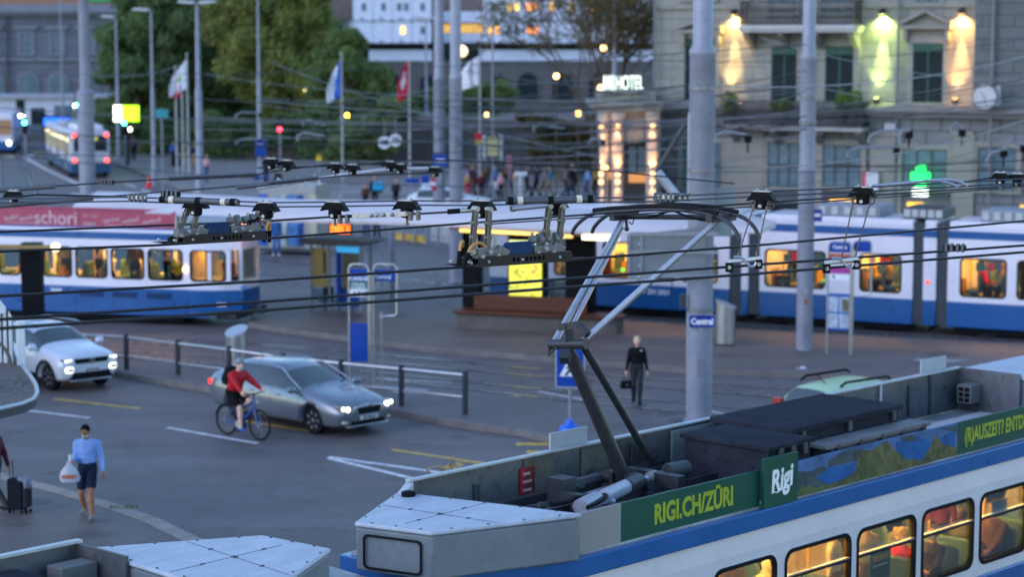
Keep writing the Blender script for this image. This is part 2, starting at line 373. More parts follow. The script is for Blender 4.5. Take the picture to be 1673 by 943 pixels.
# ================================================================== ground, pavements, markings
def asphalt(name, rgb, patch=.16):
    m = pm(name, rgb, .62, 0, .10, .35, .35, 45); m.node_tree.nodes["Principled BSDF"].inputs["Specular IOR Level"].default_value = .5
    t = m.node_tree; L = t.links.new; b = t.nodes["Principled BSDF"]
    src = b.inputs["Base Color"].links[0].from_socket
    tc = t.nodes.new("ShaderNodeTexCoord")
    def mul(prev, fac_socket, lo, hi, f0=.35, f1=.65):
        r = t.nodes.new("ShaderNodeMapRange"); r.inputs["From Min"].default_value = f0; r.inputs["From Max"].default_value = f1
        r.inputs["To Min"].default_value = lo; r.inputs["To Max"].default_value = hi; L(fac_socket, r.inputs[0])
        x = t.nodes.new("ShaderNodeMix"); x.data_type = 'RGBA'; x.blend_type = 'MULTIPLY'; x.inputs[0].default_value = 1
        L(prev, x.inputs[6]); L(r.outputs[0], x.inputs[7]); return x.outputs[2]
    g = t.nodes.new("ShaderNodeTexNoise"); g.inputs["Scale"].default_value = 28; g.inputs["Detail"].default_value = 4; L(tc.outputs["Object"], g.inputs[0])
    src = mul(src, g.outputs["Fac"], .8, 1.2)
    mp = t.nodes.new("ShaderNodeMapping"); mp.inputs["Rotation"].default_value = (0, 0, R_(28)); mp.inputs["Scale"].default_value = (.3, .9, 1); L(tc.outputs["Object"], mp.inputs[0])
    w = t.nodes.new("ShaderNodeTexNoise"); w.inputs["Scale"].default_value = .9; w.inputs["Detail"].default_value = 3; L(mp.outputs[0], w.inputs[0])
    src = mul(src, w.outputs["Fac"], 1 - patch, 1 + patch)                       # worn wheel tracks along the traffic
    vo = t.nodes.new("ShaderNodeTexVoronoi"); vo.inputs["Scale"].default_value = .22; L(tc.outputs["Object"], vo.inputs[0])
    sp = t.nodes.new("ShaderNodeSeparateColor"); L(vo.outputs["Color"], sp.inputs[0]); src = mul(src, sp.outputs[0], .93, 1.07, 0, 1)
    st = t.nodes.new("ShaderNodeTexNoise"); st.inputs["Scale"].default_value = 1.1; st.inputs["Detail"].default_value = 5; L(tc.outputs["Object"], st.inputs[0])
    src = mul(src, st.outputs["Fac"], 1.0, .62, .58, .72)                         # oil stains
    mq = t.nodes.new("ShaderNodeMapping"); mq.inputs["Rotation"].default_value = (0, 0, R_(-42)); mq.inputs["Scale"].default_value = (.16, .42, 1); L(tc.outputs["Object"], mq.inputs[0])
    bk = t.nodes.new("ShaderNodeTexBrick"); bk.inputs["Scale"].default_value = 1; bk.inputs["Mortar Size"].default_value = .006; bk.offset = .37; bk.inputs["Color1"].default_value = (1, 1, 1, 1); bk.inputs["Color2"].default_value = (.80, .80, .81, 1); bk.inputs["Mortar"].default_value = (.7, .7, .7, 1); L(mq.outputs[0], bk.inputs[0])
    bx = t.nodes.new("ShaderNodeMix"); bx.data_type = 'RGBA'; bx.blend_type = 'MULTIPLY'; bx.inputs[0].default_value = .8; L(src, bx.inputs[6]); L(bk.outputs[0], bx.inputs[7]); src = bx.outputs[2]   # laid lanes and repair joints
    cq = t.nodes.new("ShaderNodeMix"); cq.data_type = 'RGBA'; cq.inputs[0].default_value = .55; L(tc.outputs["Object"], cq.inputs[6]); L(st.outputs["Color"], cq.inputs[7])
    cv = t.nodes.new("ShaderNodeTexVoronoi"); cv.feature = 'DISTANCE_TO_EDGE'; cv.inputs["Scale"].default_value = .3; L(cq.outputs[2], cv.inputs[0]); src = mul(src, cv.outputs["Distance"], .84, 1.0, 0, .010)   # cracks
    L(src, b.inputs["Base Color"])
    return m
A_ROAD = asphalt("asphalt", (.116, .097, .095), .12); A_WALK = asphalt("pavement_asphalt", (.115, .096, .092), .1); A_PLAT = asphalt("platform_asphalt", (.130, .101, .092), .1)
KERB = pm("granite_kerb", (.165, .15, .142), .85, 0, .25, 2, .3, 40)
ST = lambda n, b, m, **k: struct(b.build(n, m, **k))
b = MB(); b.sheet([(-450, -40, 0), (450, -40, 0), (450, 900, 0), (-450, 900, 0)]); ST("road", b, A_ROAD, norm=False)
def gp(pts, z=0): return [tuple(G(x, y, z)) for x, y in pts]
def pave(name, pts, mat, h=.12):
    b = MB(); b.prism([(p[0], p[1]) for p in gp(pts, h)], 'z', -.05, h); return ST(name, b, mat, smooth=0)
def offset_line(P, w):
    out = []
    for i, p in enumerate(P):
        d = (Vector(P[min(i + 1, len(P) - 1)]) - Vector(P[max(i - 1, 0)])).normalized(); n = Vector((-d.y, d.x, 0)); out.append(Vector(p) + n * w)
    return out
def kerb(pts, w=.24, h=.135, side=1):
    P = [Vector(p) for p in gp(pts, h)]; Q = []
    for i in range(len(P) - 1):
        for k in range(6): Q.append(P[i].lerp(P[i + 1], k / 6))
    Q.append(P[-1]); O = offset_line(Q, w * side); b = MB()
    for i in range(len(Q) - 1):
        a0, a1, b0, b1 = Q[i], Q[i + 1], O[i], O[i + 1]
        g = .006 if i % 2 else 0
        vs = [(p.x, p.y, z - g) for p in (a0, a1, b1, b0) for z in (-.05, h)]
        b.add(vs, [(0, 1, 3, 2), (2, 3, 5, 4), (4, 5, 7, 6), (6, 7, 1, 0), (1, 7, 5, 3), (0, 2, 4, 6)])
    return ST("kerb", b, KERB, smooth=0)
WALK_K = [(-120, 742), (0, 772), (100, 797), (200, 826), (262, 848), (330, 881), (420, 935), (500, 1010)]
pave("sidewalk", WALK_K + [(400, 1500), (-600, 1500), (-600, 742)], A_WALK); _kd = KERB; KERB = pm("granite_kerb_pale", (.30, .265, .235), .85, 0, .2, 2, .3, 40); kerb(WALK_K, side=-1, w=.32, h=.14); KERB = _kd
ISL = [(-150, 566), (0, 583), (120, 598), (187, 607), (340, 633), (480, 650), (640, 669), (750, 690), (848, 703), (905, 716), (960, 733)]
ISL_FAR = [(1010, 722), (960, 700), (850, 676), (700, 650), (520, 622), (340, 603), (187, 583), (0, 563), (-150, 548)]
pave("refuge_island", ISL + ISL_FAR, A_WALK, .13); kerb(ISL, h=.145, side=1)
PLT = [(405, 527), (500, 541), (580, 551), (700, 566), (840, 578), (950, 588), (1125, 601), (1253, 606), (1440, 614), (1700, 624), (1900, 632)]
PLT_FAR = [(1900, 578), (1673, 562), (1253, 541), (990, 521), (760, 483), (600, 470), (430, 492)]
pave("tram_platform", PLT + PLT_FAR, A_PLAT, .16); kerb(PLT, h=.165, side=1, w=.15)
BRG = [(150, 246), (200, 271), (262, 293), (326, 315), (430, 338)]
pave("bridge_pavement", BRG + [(600, 340), (1000, 330), (1000, 285), (560, 262), (420, 250), (200, 240)], asphalt("bridge_asphalt", (.20, .175, .165), .1), .14); kerb(BRG, side=1, w=.3)
WHITE = pm("road_paint_white", (.60, .58, .60), .6, 0, .45, 5); YELL = pm("road_paint_yellow", (.56, .36, .06), .6, 0, .45, 5)
def stripes(segs, mat, w=.14, z=.005):
    b = MB()
    for s in segs:
        (x0, y0), (x1, y1) = s[:2]; ww = s[2] if len(s) > 2 else w
        p, q = G(x0, y0, z), G(x1, y1, z); d = (q - p).normalized(); n = Vector((-d.y, d.x, 0)) * ww / 2
        b.sheet([p + n, q + n, q - n, p - n])
    return ST("road_markings", b, mat, norm=False, smooth=0)
stripes([((20, 668), (146, 683)), ((274, 699), (421, 725)), ((537, 747), (730, 774), .16), ((537, 749), (690, 786), .16), ((40, 257), (60, 250), .3), ((41, 257), (76, 277), .3), ((76, 277), (135, 304), .3),
         ((118, 316), (170, 330), .3), ((205, 300), (222, 306), .2), ((232, 309), (250, 317), .2), ((0, 225), (60, 215), .25), ((583, 616), (738, 626), .1), ((603, 630), (700, 638), .1), ((700, 645), (752, 650), .12), ((640, 640), (690, 644), .1), ((880, 640), (1000, 662), .1), ((1140, 668), (1250, 690), .1)], WHITE)
stripes([((88, 652), (230, 668)), ((400, 688), (520, 707)), ((640, 735), (800, 759)), ((843, 726), (935, 726), .3), ((860, 739), (935, 739), .3), ((52, 247), (73, 249), .9)], YELL)
b = MB()
for cx, cy in ((720, 768), (757, 761)):
    c = G(cx, cy, .005)
    for k in range(20):
        a0, a1 = 2 * math.pi * k / 20, 2 * math.pi * (k + 1) / 20
        b.sheet([c + Vector((r * math.cos(a) * .3, r * math.sin(a) * .42, 0)) for r, a in ((1, a0), (1, a1), (.86, a1), (.86, a0))])
c = [G(720, 768, .005), G(742, 757, .005), G(757, 761, .005)]
for p, q in ((c[0], c[1]), (c[1], c[2]), (c[0], c[2])):
    d = (q - p).normalized(); n = Vector((-d.y, d.x, 0)) * .05; b.sheet([p + n, q + n, q - n, p - n])
ST("road_markings", b, YELL, norm=False, smooth=0)
RAIL = pm("rail_steel", (.55, .55, .57), .28, .8, .2, 3)
def rail(pts):
    P = [G(x, y, .004) for x, y in pts]; b = MB()
    for w, z, m in ((.26, .006, 1), (.085, .01, 0)):
        O = offset_line(P, w / 2); I = offset_line(P, -w / 2)
        for i in range(len(P) - 1): b.sheet([(q.x, q.y, z) for q in (O[i], O[i + 1], I[i + 1], I[i])], m)
    return ST("tram_rail", b, [RAIL, pm("rail_groove", (.04, .036, .036), .7)], norm=False, smooth=0)
for pts in ([(-60, 531), (200, 551), (420, 563), (640, 581), (840, 600), (1050, 618), (1260, 634), (1673, 664)], [(-60, 539), (200, 559), (420, 574), (640, 593), (840, 612), (1050, 631), (1260, 648), (1673, 680)],
            [(-60, 549), (200, 573), (420, 590), (640, 611), (840, 632), (1050, 652), (1260, 672)], [(-60, 556), (200, 581), (420, 600), (640, 622), (840, 645), (1050, 667), (1260, 688)],
            [(420, 462), (760, 477), (990, 515), (1253, 536), (1673, 558)], [(420, 447), (600, 455), (800, 470), (990, 500), (1253, 520)],
            [(420, 423), (560, 440), (745, 468), (860, 480)], [(420, 405), (600, 430), (745, 452), (900, 468)], [(0, 213), (0, 262), (0, 320)], [(18, 213), (33, 262), (60, 320)]):
    rail(pts)
b = MB()
for px, py, r in ((1115, 688, .33), (1130, 640, .3), (650, 524, .35), (1540, 588, .5), (60, 830, .3), (1090, 677, .25)):
    p = G(px, py, .0); h = .003 if py > 600 and px > 500 else .163 if py < 600 else .123
    b.lathe([(r, h), (r, h + .004)], (p.x, p.y, 0), 20)
ST("manhole_covers", b, pm("cast_iron", (.07, .065, .065), .6, .3, .3, 8))
b = MB()
for q in (((1500, 586), (1585, 588), (1560, 592), (1490, 590)), ((1600, 594), (1635, 592), (1640, 598), (1596, 599)), ((830, 640), (850, 646), (846, 650), (826, 645))):
    b.sheet(gp(q, .166 if q[0][1] < 600 else .006))
ST("worn_markings", b, pm("worn_paint", (.3, .29, .28), .7, 0, .4, 4), norm=False, smooth=0)
# grass tuft on the kerb
b = MB()
g0 = G(205, 829, .13)
for k in range(60):
    x, y = g0.x + rnd.uniform(-.3, .25), g0.y + rnd.uniform(-.12, .12) - .1; a = rnd.uniform(0, 6.28); h = rnd.uniform(.04, .1); dx, dy = .012 * math.cos(a), .012 * math.sin(a)
    b.add([(x - dx, y - dy, .12), (x + dx, y + dy, .12), (x + rnd.uniform(-.05, .05), y + rnd.uniform(-.05, .05), .12 + h)], [(0, 1, 2)])
o = b.build("grass", pm("grass_blade", (.09, .16, .03), .7), norm=False); o["kind"] = "stuff"

# ================================================================== buildings
def ashlar(name, rgb, bw, bh, mortar=.025, var=.12, dark=.55):
    if name in _M: return _M[name]
    m = pm(name, rgb, .85, 0, var, .8, .15, 20); t = m.node_tree; L = t.links.new; bs = t.nodes["Principled BSDF"]
    src = bs.inputs["Base Color"].links[0].from_socket
    tc = t.nodes.new("ShaderNodeTexCoord"); sx = t.nodes.new("ShaderNodeSeparateXYZ"); cx = t.nodes.new("ShaderNodeCombineXYZ")
    L(tc.outputs["Object"], sx.inputs[0]); L(sx.outputs[0], cx.inputs[0]); L(sx.outputs[2], cx.inputs[1])
    br = t.nodes.new("ShaderNodeTexBrick"); br.inputs["Scale"].default_value = 1; br.inputs["Brick Width"].default_value = bw; br.inputs["Row Height"].default_value = bh
    br.inputs["Mortar Size"].default_value = mortar; br.inputs["Mortar Smooth"].default_value = .3
    br.inputs["Color1"].default_value = (1, 1, 1, 1); br.inputs["Color2"].default_value = (.86, .86, .86, 1); br.inputs["Mortar"].default_value = (dark, dark, dark, 1)
    L(cx.outputs[0], br.inputs["Vector"])
    mx = t.nodes.new("ShaderNodeMix"); mx.data_type = 'RGBA'; mx.blend_type = 'MULTIPLY'; mx.inputs[0].default_value = 1
    L(src, mx.inputs[6]); L(br.outputs[0], mx.inputs[7]); L(mx.outputs[2], bs.inputs["Base Color"])
    return m
DARKGL = pm("window_dark", (.022, .03, .034), .4, 0, .3, 2); BLUEGL = pm("window_blue", (.10, .16, .19), .4, 0, .3, 1.5)
STONE = ashlar("hotel_ashlar", (.26, .26, .235), 1.6, .55, .03, .1, .62); STONE_LOW = ashlar("hotel_rustic", (.20, .197, .205), 1.3, .62, .05, .14, .5)
TRIM = pm("stone_trim", (.25, .24, .21), .8, 0, .12, 2); TRIMC = pm("stone_cornice", (.19, .187, .185), .85, 0, .15, 2); IRON = pm("black_iron", (.03, .03, .033), .5, .3)
GREENSH = pm("green_shutter", (.03, .085, .06), .6); ORL = em("warm_lit_window", (1, .50, .05), .6)
def arch_poly(cx, w, z0, z1, n=12):
    r = w / 2; return [(cx - r, z0), (cx + r, z0)] + [(cx + r * math.cos(math.pi * i / n), z1 - r + r * math.sin(math.pi * i / n)) for i in range(n + 1)]
class Facade(Face):
    """building front: local frame x along the front, y into the building, z up"""
    def root(s, name, label, cat="building", group=None):
        s.r = thing(name, label, cat, s.o, s.ang, group); return s.r
    def box(s, px0, px1, py0, py1, y0, y1):
        x0, z1 = s.at(px0, py0); x1, z0 = s.at(px1, py1); return (x0, x1, y0, y1, z0, z1)
    def window(s, px0, px1, py0, py1, glass_m, frame_m, fw=.16, bars=(1, 1), sur=None, barm=None, name="window", off=0.0):
        x0, x1, _, _, z0, z1 = s.box(px0, px1, py0, py1, 0, 0)
        f = MB()
        f.box(x0 - fw, x0, -.10, .1, z0 - .0, z1); f.box(x1, x1 + fw, -.10, .1, z0, z1); f.box(x0 - fw, x1 + fw, -.10, .1, z1, z1 + fw); f.box(x0 - fw - .05, x1 + fw + .05, -.16, .1, z0 - .14, z0)
        w = f.build(name, frame_m, s.r, .02)
        g = MB(); g.box(x0, x1, -.02, .05, z0, z1); g.build("pane", glass_m, w)
        if bars != (0, 0):
            m = MB(); t = .045
            for i in range(bars[0] + 2):
                x = x0 + (x1 - x0) * i / (bars[0] + 1); m.box(x - t, x + t, -.05, -.022, z0, z1)
            for i in range(bars[1] + 2):
                z = z0 + (z1 - z0) * i / (bars[1] + 1); m.box(x0, x1, -.055, -.024, z - t, z + t)
            m.build("sash", barm or frame_m, w)
        if off: w.location.y = off
        return w
    def part(s, name, m, boxes, bevel=0.0):
        b = MB()
        for q in boxes: b.box(*q)
        return b.build(name, m, s.r, bevel)
# ---- hotel
H = Facade(6.67, 100.0, math.atan2(-8, 15.3)); H.root("hotel_building", "pale stone hotel with balconies, pediments and coloured spotlights on its front")
xe = H.at(1760, 100)[0]; zc0, zc1 = H.at(1300, 188)[1], H.at(1300, 168)[1]
H.part("wall", STONE, [(0, xe, 0, 14, zc1, 19)]); H.part("ground_floor_wall", STONE_LOW, [(0, xe, -.12, 14, -1, zc0)])
H.part("cornice", TRIMC, [(-.2, xe, -.5, .4, zc0, zc0 + .22), (-.3, xe, -.75, .4, zc0 + .22, zc1 - .12), (-.1, xe, -.4, .4, zc1 - .12, zc1)], .03)
H.part("roof", pm("roof_slate", (.08, .08, .09), .8), [(-.4, xe, -.5, 14, 19, 19.6)])
x0 = H.at(1595, 100)[0]; H.part("side_wing_wall", ashlar("wing_ashlar", (.135, .145, .15), 1.4, .5, .03), [(x0, xe, -.35, 0, zc1, 18.9)])
sl = H.at(1200, 14)[1]; H.part("string_course", TRIM, [(0, xe, -.14, .1, sl, sl + .22)], .02)
for px in (1074, 1470, 1627):
    x = H.at(px, 100)[0]; bb = MB(); bb.tube([(x, -.3 if px < 1500 else -.55, .5), (x, -.3 if px < 1500 else -.55, 18)], .07, 8); bb.build("drainpipe", pm("pipe_grey", (.16, .17, .19), .5, .3), H.r)
for (a, c, t, d, gm) in ((1262, 1302, 75, 166, DARKGL), (1350, 1394, 75, 166, DARKGL), (1493, 1540, 70, 168, DARKGL), (1120, 1168, 62, 164, DARKGL), (1640, 1690, 70, 168, DARKGL)):
    w = H.window(a, c, t, d, gm, TRIM, .3, (1, 0), barm=GREENSH)
    x0, x1, _, _, z0, z1 = H.box(a, c, t, t + 14, 0, 0); bl = MB(); bl.box(x0, x1, -.09, -.06, z0, z1); bl.build("blind", GREENSH, w)
for (a, c, t, d) in ((1500, 1535, -60, 3), (1345, 1395, -60, 20), (1258, 1300, -60, 20), (1120, 1165, -60, -2)): H.window(a, c, t, d, BLUEGL, TRIM, .25, (1, 0), barm=GREENSH)
for a, c, top, bot in ((1475, 1558, 14, 47), (1113, 1183, 30, 54)):     # pediments over two windows
    x0, z0 = H.at(a, bot); x1, z1 = H.at(c, top); mid = (x0 + x1) / 2; bb = MB()
    bb.box(x0, x1, -.45, .05, z0, z0 + .16); bb.prism([(x0, z0 + .16), (mid, z1 - .16), (mid, z1), (x0 - .05, z0 + .32)], 'y', -.5, .05); bb.prism([(x1, z0 + .16), (x1 + .05, z0 + .32), (mid, z1), (mid, z1 - .16)], 'y', -.5, .05)
    bb.prism([(x0 + .1, z0 + .16), (x1 - .1, z0 + .16), (mid, z1 - .2)], 'y', -.12, .05)
    for q in (x0 + .2, x1 - .2): bb.box(q - .1, q + .1, -.35, .02, z0 - .5, z0)
    bb.build("pediment", TRIM, H.r, .02)
def balcony(a, c, slab_top, slab_bot, rail_top, nbar):
    x0, z1 = H.at(a, slab_top); x1, z0 = H.at(c, slab_bot); zr = H.at(a, rail_top)[1]; dp = -1.25
    s_ = MB(); s_.box(x0, x1, dp, .05, z0, z1); s_.box(x0 + .06, x1 - .06, dp + .06, .05, z0 - .12, z0)
    bl = s_.build("balcony", pm("balcony_slab", (.42, .42, .42), .7, 0, .15, 3), H.r, .03)
    g = MB()
    for z in (zr, z1 + .1): g.box(x0 + .05, x1 - .05, dp + .05, dp + .1, z - .03, z + .03); g.box(x0 + .05, x0 + .1, dp + .1, 0, z - .03, z + .03); g.box(x1 - .1, x1 - .05, dp + .1, 0, z - .03, z + .03)
    for i in range(nbar):
        x = x0 + .08 + (x1 - x0 - .16) * i / (nbar - 1); g.box(x - .016, x + .016, dp + .055, dp + .09, z1, zr - .03)
    for i in range(8): y = dp + .1 + i * .14; g.box(x0 + .06, x0 + .09, y, y + .03, z1, zr); g.box(x1 - .09, x1 - .06, y, y + .03, z1, zr)
    for i in range(5):
        x = x0 + .3 + (x1 - x0 - .6) * i / 4
        for z in np.linspace(z1 + .25, zr - .2, 3): g.tube([(x + .14 * math.cos(t), dp + .07, z + .14 * math.sin(t)) for t in np.linspace(0, 6.28, 13)], .015, 5)
    g.build("railing", IRON, bl)
    for i in range(4):
        x = x0 + .3 + (x1 - x0 - .6) * i / 3; k = MB(); k.prism([(.02, z0 - .1), (.02, z0 - .9), (-.15, z0 - .85), (dp + .2, z0 - .25), (dp + .2, z0 - .1)], 'x', x - .13, x + .13); k.build("bracket", TRIMC, bl)
balcony(1222, 1412, 41, 48, 2, 46); balcony(1198, 1424, 203, 209, 163, 54)
# lower floor openings
for a, c, t, d in ((1257, 1308, 232, 306), (1345, 1408, 236, 306), (1476, 1548, 243, 310), (1600, 1660, 240, 312), (1118, 1180, 232, 306)): H.window(a, c, t, d, BLUEGL, TRIM, .26, (2, 1), barm=pm("shop_frame", (.06, .065, .07), .4), off=-.14)
shop = pm("shop_panel", (.07, .075, .085), .5)
for a, c in ((1257, 1325), (1345, 1410), (1476, 1552)): H.part("shop_fascia", shop, [H.box(a, c, 307, 325, -.2, 0)])
for a, c, t, d, m in ((1358, 1372, 325, 341, ORL), (1374, 1408, 325, 341, ORL), (1484, 1510, 330, 350, ORL), (1511, 1548, 335, 350, em("white_lit_sign", (1, .95, .85), .7)), (1668, 1700, 335, 345, ORL), (1260, 1320, 330, 372, DARKGL), (1120, 1180, 325, 375, DARKGL)):
    H.part("shop_window", m, [H.box(a, c, t, d, -.17, -.1)])
H.part("shop_sign", pm("sign_white_panel", (.55, .56, .58), .5), [H.box(1420, 1440, 279, 312, -.5, -.35)]); H.part("shop_sign", pm("sign_red_panel", (.6, .04, .05), .5), [H.box(1416, 1420, 279, 312, -.5, -.35)])
for _a, _c in ((1325, 1345), (1425, 1474), (1560, 1592), (1185, 1250)): H.part("pilaster", TRIM, [H.box(_a, _c, 222, 372, -.28, -.1), H.box(_a - 2, _c + 2, 214, 222, -.36, -.1)], .02)
bb = MB(); x, z = H.at(1458, 212); bb.box(x - .3, x + .3, -.25, -.12, z - .3, z + .3); bb.build("wall_plate", pm("plate_grey", (.42, .45, .48), .6), H.r)
def spot(par, x, y, z, tx, tz, col, watt, size=55, dn=True, ty=-.12):
    f = MB(); f.lathe([(.10, 0), (.13, .03), (.13, .2), (.06, .26)], (x, y, z), 12); f.box(x - .05, x + .05, y, .05, z + .2, z + .27)
    o = f.build("spotlight", IRON, par)
    g = MB(); g.lathe([(.09, -.01), (.09, .004)], (x, y, z if dn else z + .25), 12); g.build("lens", em("lens_" + "%d%d%d" % tuple(int(c * 9) for c in col), col, 5), o)
    d = bpy.data.lights.new("spotlight_beam", 'SPOT'); d.energy = watt; d.color = col; d.spot_size = R_(size); d.spot_blend = .8; d.shadow_soft_size = .05
    l = bpy.data.objects.new("spotlight_beam", d); COL.objects.link(l); l.parent = o
    l.location = (x, y - .0, z - .03 if dn else z + .3); l.rotation_euler = Vector((tx - x, ty - y, tz - l.location.z)).to_track_quat('-Z', 'Y').to_euler()
zd = sl - .3
for px, col, wt in ((1201, (1, .62, .18), 420), (1443, (.75, 1, .25), 520), (1572, (1, .5, .14), 560)):
    x = H.at(px, 50)[0]; spot(H.r, x, -.30, zd, x, zc1 + .3, col, wt * 2.8, 24, True, -.02); spot(H.r, x + .02, -.2, zd + .02, x, zc1 + .3, col, wt * .55, 140, True, -.05)
    spot(H.r, x - .15, -.32, zc1 + .05, x - .15, zd, col, wt * .35, 70, False, -.05)
# plants on the lower balcony: each planter its own thing
def bushy(b, c, r, n, leaf):
    for _ in range(n):
        while True:
            p = Vector((rnd.uniform(-1, 1), rnd.uniform(-1, 1), rnd.uniform(-1, 1)))
            if .3 < p.length < 1: break
        q = Vector(c) + Vector((p.x * r[0], p.y * r[1], p.z * r[2])); d = Vector((rnd.gauss(0, 1), rnd.gauss(0, 1), rnd.gauss(0, 1))).normalized(); e1 = d.orthogonal().normalized() * leaf * rnd.uniform(.6, 1.2); e2 = d.cross(e1)
        b.add([q - e1, q - e2 * .5, q + e1, q + e2 * .5], [(0, 1, 2, 3)])
LEAF = pm("leaf_green", (.07, .13, .025), .6, 0, .3, 3)
for px, w, lb in ((1205, .9, "round green shrub in a dark planter at the left end of the lower hotel balcony"), (1290, 1.3, "wide low green plant box on the lower hotel balcony, left of the slim grey mast"), (1386, .55, "small green shrub on the lower hotel balcony, left of the bigger round one"), (1407, .9, "bigger round green shrub at the right end of the lower hotel balcony")):
    x, z = H.at(px, 165); P = H.o + H.e * x - H.n * 1.0
    r = thing("potted_shrub", lb, "plant", (P.x, P.y, H.at(px, 203)[1]), H.ang, "shrubs on the hotel balcony")
    p = MB(); p.lathe([(.25, .0), (.33, .5), (.35, .52), (.3, .55)], (0, 0, 0), 14); p.build("planter", IRON, r)
    p = MB(); bushy(p, (0, 0, 1.05 if w < 1 else .9), (w / 2, .35, .55 if w < 1.2 else .3), 500, .07); p.build("foliage", LEAF, r, norm=False)
# clock on a bracket
x, z = H.at(1623, 157); P = H.o + H.e * x - H.n * 1.2
r = thing("wall_clock", "round white double faced clock on a bracket on the hotel wing", "clock", (P.x, P.y, z), H.ang)
b = MB(); b.tube([(0, -.18, 0), (0, .18, 0)], .56, 24); b.build("case", pm("clock_case", (.12, .125, .135), .4, .4), r, .02)
b = MB(); b.tube([(0, -.19, 0), (0, -.185, 0)], .5, 24); b.build("dial", em("clock_dial", (.9, .95, 1), .01, (.42, .43, .46)), r)
b = MB()
for k in range(12): a = k * math.pi / 6; b.bar((.4 * math.sin(a), -.2, .4 * math.cos(a)), (.47 * math.sin(a), -.2, .47 * math.cos(a)), .05, .015)
b.bar((0, -.205, 0), (-.2, -.205, .22), .05, .015); b.bar((0, -.208, 0), (.1, -.208, -.38), .04, .015); b.build("clock_hands", IRON, r)
b = MB(); b.box(-.06, .06, .15, 1.0, -.06, .06); b.prism([(.3, -.5), (.62, -.3), (.62, .5), (.45, .5)], "y", -.05, .15); b.build("bracket", pm("clock_bracket", (.3, .31, .33), .5), r)
# pharmacy cross: lit
x, z = H.at(1514, 287); P = H.o + H.e * x - H.n * .9
r = thing("pharmacy_sign", "lit green pharmacy cross with a small white lit box below", "sign", (P.x, P.y, z), H.ang)
b = MB(); b.box(-.2, .2, -.1, .1, -.45, .55); b.box(-.42, .42, -.102, .102, -.2, .2); b.build("cross", em("pharmacy_green", (.01, 1, .10), .9), r, .05)
b = MB(); b.box(-.34, .34, -.1, .1, -.85, -.5); b.build("lit_box", em("pharmacy_white", (.85, 1, .85), .8), r, .03)
b = MB(); b.box(-.05, .05, .1, .92, -.05, .05); b.box(-.03, .03, -.03, .03, -.5, -.44); b.build("arm", IRON, r)
# ---- hotel entrance pavilion
V = Facade(0, 97.0, 0); V.root("entrance_pavilion", "low stone entrance pavilion with lit columns and HOTEL roof sign", "building")
x0, zt = V.at(975, 166); x1, zb = V.at(1080, 180)
V.part("wall", ashlar("pavilion_stone", (.25, .24, .22), 1.2, .5, .03), [(x0 + .25, x1, 0, 6, V.at(1000, 232)[1], zb), (V.at(1062, 0)[0], x1, .05, 6, -1, zb - .01)])
V.part("back_wall", pm("pavilion_inner", (.09, .085, .08), .6), [(x0 + .3, x1, .9, 5.8, -1, zb - .05)])
V.part("cornice", TRIM, [(x0 - .15, x1, -.5, 6, zb, zb + .18), (x0 - .3, x1 + .1, -.65, 6, zb + .18, zt)], .03)
V.part("attic", ashlar("pavilion_stone", (.3, .3, .3), 1.2, .5), [V.box(980, 1072, 150, 166, -.1, 5)], .03)
for i, px in enumerate((988, 1010, 1067)):
    x = V.at(px, 0)[0]; z1 = V.at(0, 182)[1]; b = MB(); w = .27 if i else .2
    b.lathe([(w * 1.25, 0), (w * 1.25, .3), (w, .36), (w, z1 - .45), (w * 1.2, z1 - .35), (w * 1.35, z1)], (x, -.1, 0), 16); c = b.build("column", pm("column_stone", (.36, .35, .33), .7, 0, .1, 3), V.r)
    xs = x + (.0 if i else -.15)
    for z, dn, wt in ((V.at(0, 205)[1], True, 120), (V.at(0, 283)[1], False, 120), (V.at(0, 296)[1], True, 70)):
        f = MB(); f.lathe([(.07, -.09), (.09, -.08), (.09, .08), (.07, .09)], (xs, -.52, z), 10); f.box(xs - .03, xs + .03, -.5, -.3, z - .03, z + .03); q = f.build("column_lamp", em("lamp_amber", (1, .5, .18), 1.6), c)
        d = bpy.data.lights.new("column_lamp_beam", 'SPOT'); d.energy = wt * .55; d.color = (1, .45, .16); d.spot_size = R_(75); d.spot_blend = .8; d.shadow_soft_size = .04
        l = bpy.data.objects.new("column_lamp_beam", d); COL.objects.link(l); l.parent = q; l.location = (xs, -.55, z - .12 if dn else z + .12)
        l.rotation_euler = Vector((0, .26, -1 if dn else 1)).to_track_quat('-Z', 'Y').to_euler()
for a, c, t, d, bars in ((1027, 1058, 238, 284, (1, 0)), (990, 1002, 236, 278, (0, 0))):
    x0, x1, _, _, z0, z1 = V.box(a, c, t, d, 0, 0); b = MB(); b.box(x0, x1, .82, .88, z0, z1); w = b.build("window", pm("pav_glass", (.22, .30, .33), .15), V.r)
    b = MB()
    for q in np.linspace(x0, x1, bars[0] + 2): b.box(q - .04, q + .04, .76, .815, z0, z1)
    b.box(x0, x1, .765, .818, z1 - .06, z1 + .06); b.build("sash", IRON, w)
for _q in (V.box(1029, 1058, 285, 300, .78, .86), V.box(994, 1002, 280, 294, .78, .86)): V.part("lit_panel", em("amber_panel", (.8, .33, .1), .3, (.3, .15, .06)), [_q])
V.part("poster", pm("poster_red", (.4, .12, .1), .5), [V.box(1003, 1016, 300, 345, .7, .8)])
xs, zs = V.at(1019, 136); r = thing("roof_sign", "white lit HOTEL letters standing on the entrance pavilion roof", "sign", (xs, 96.6, zs - .42), 0)
SG = em("sign_letters", (.85, 1, .82), .75)
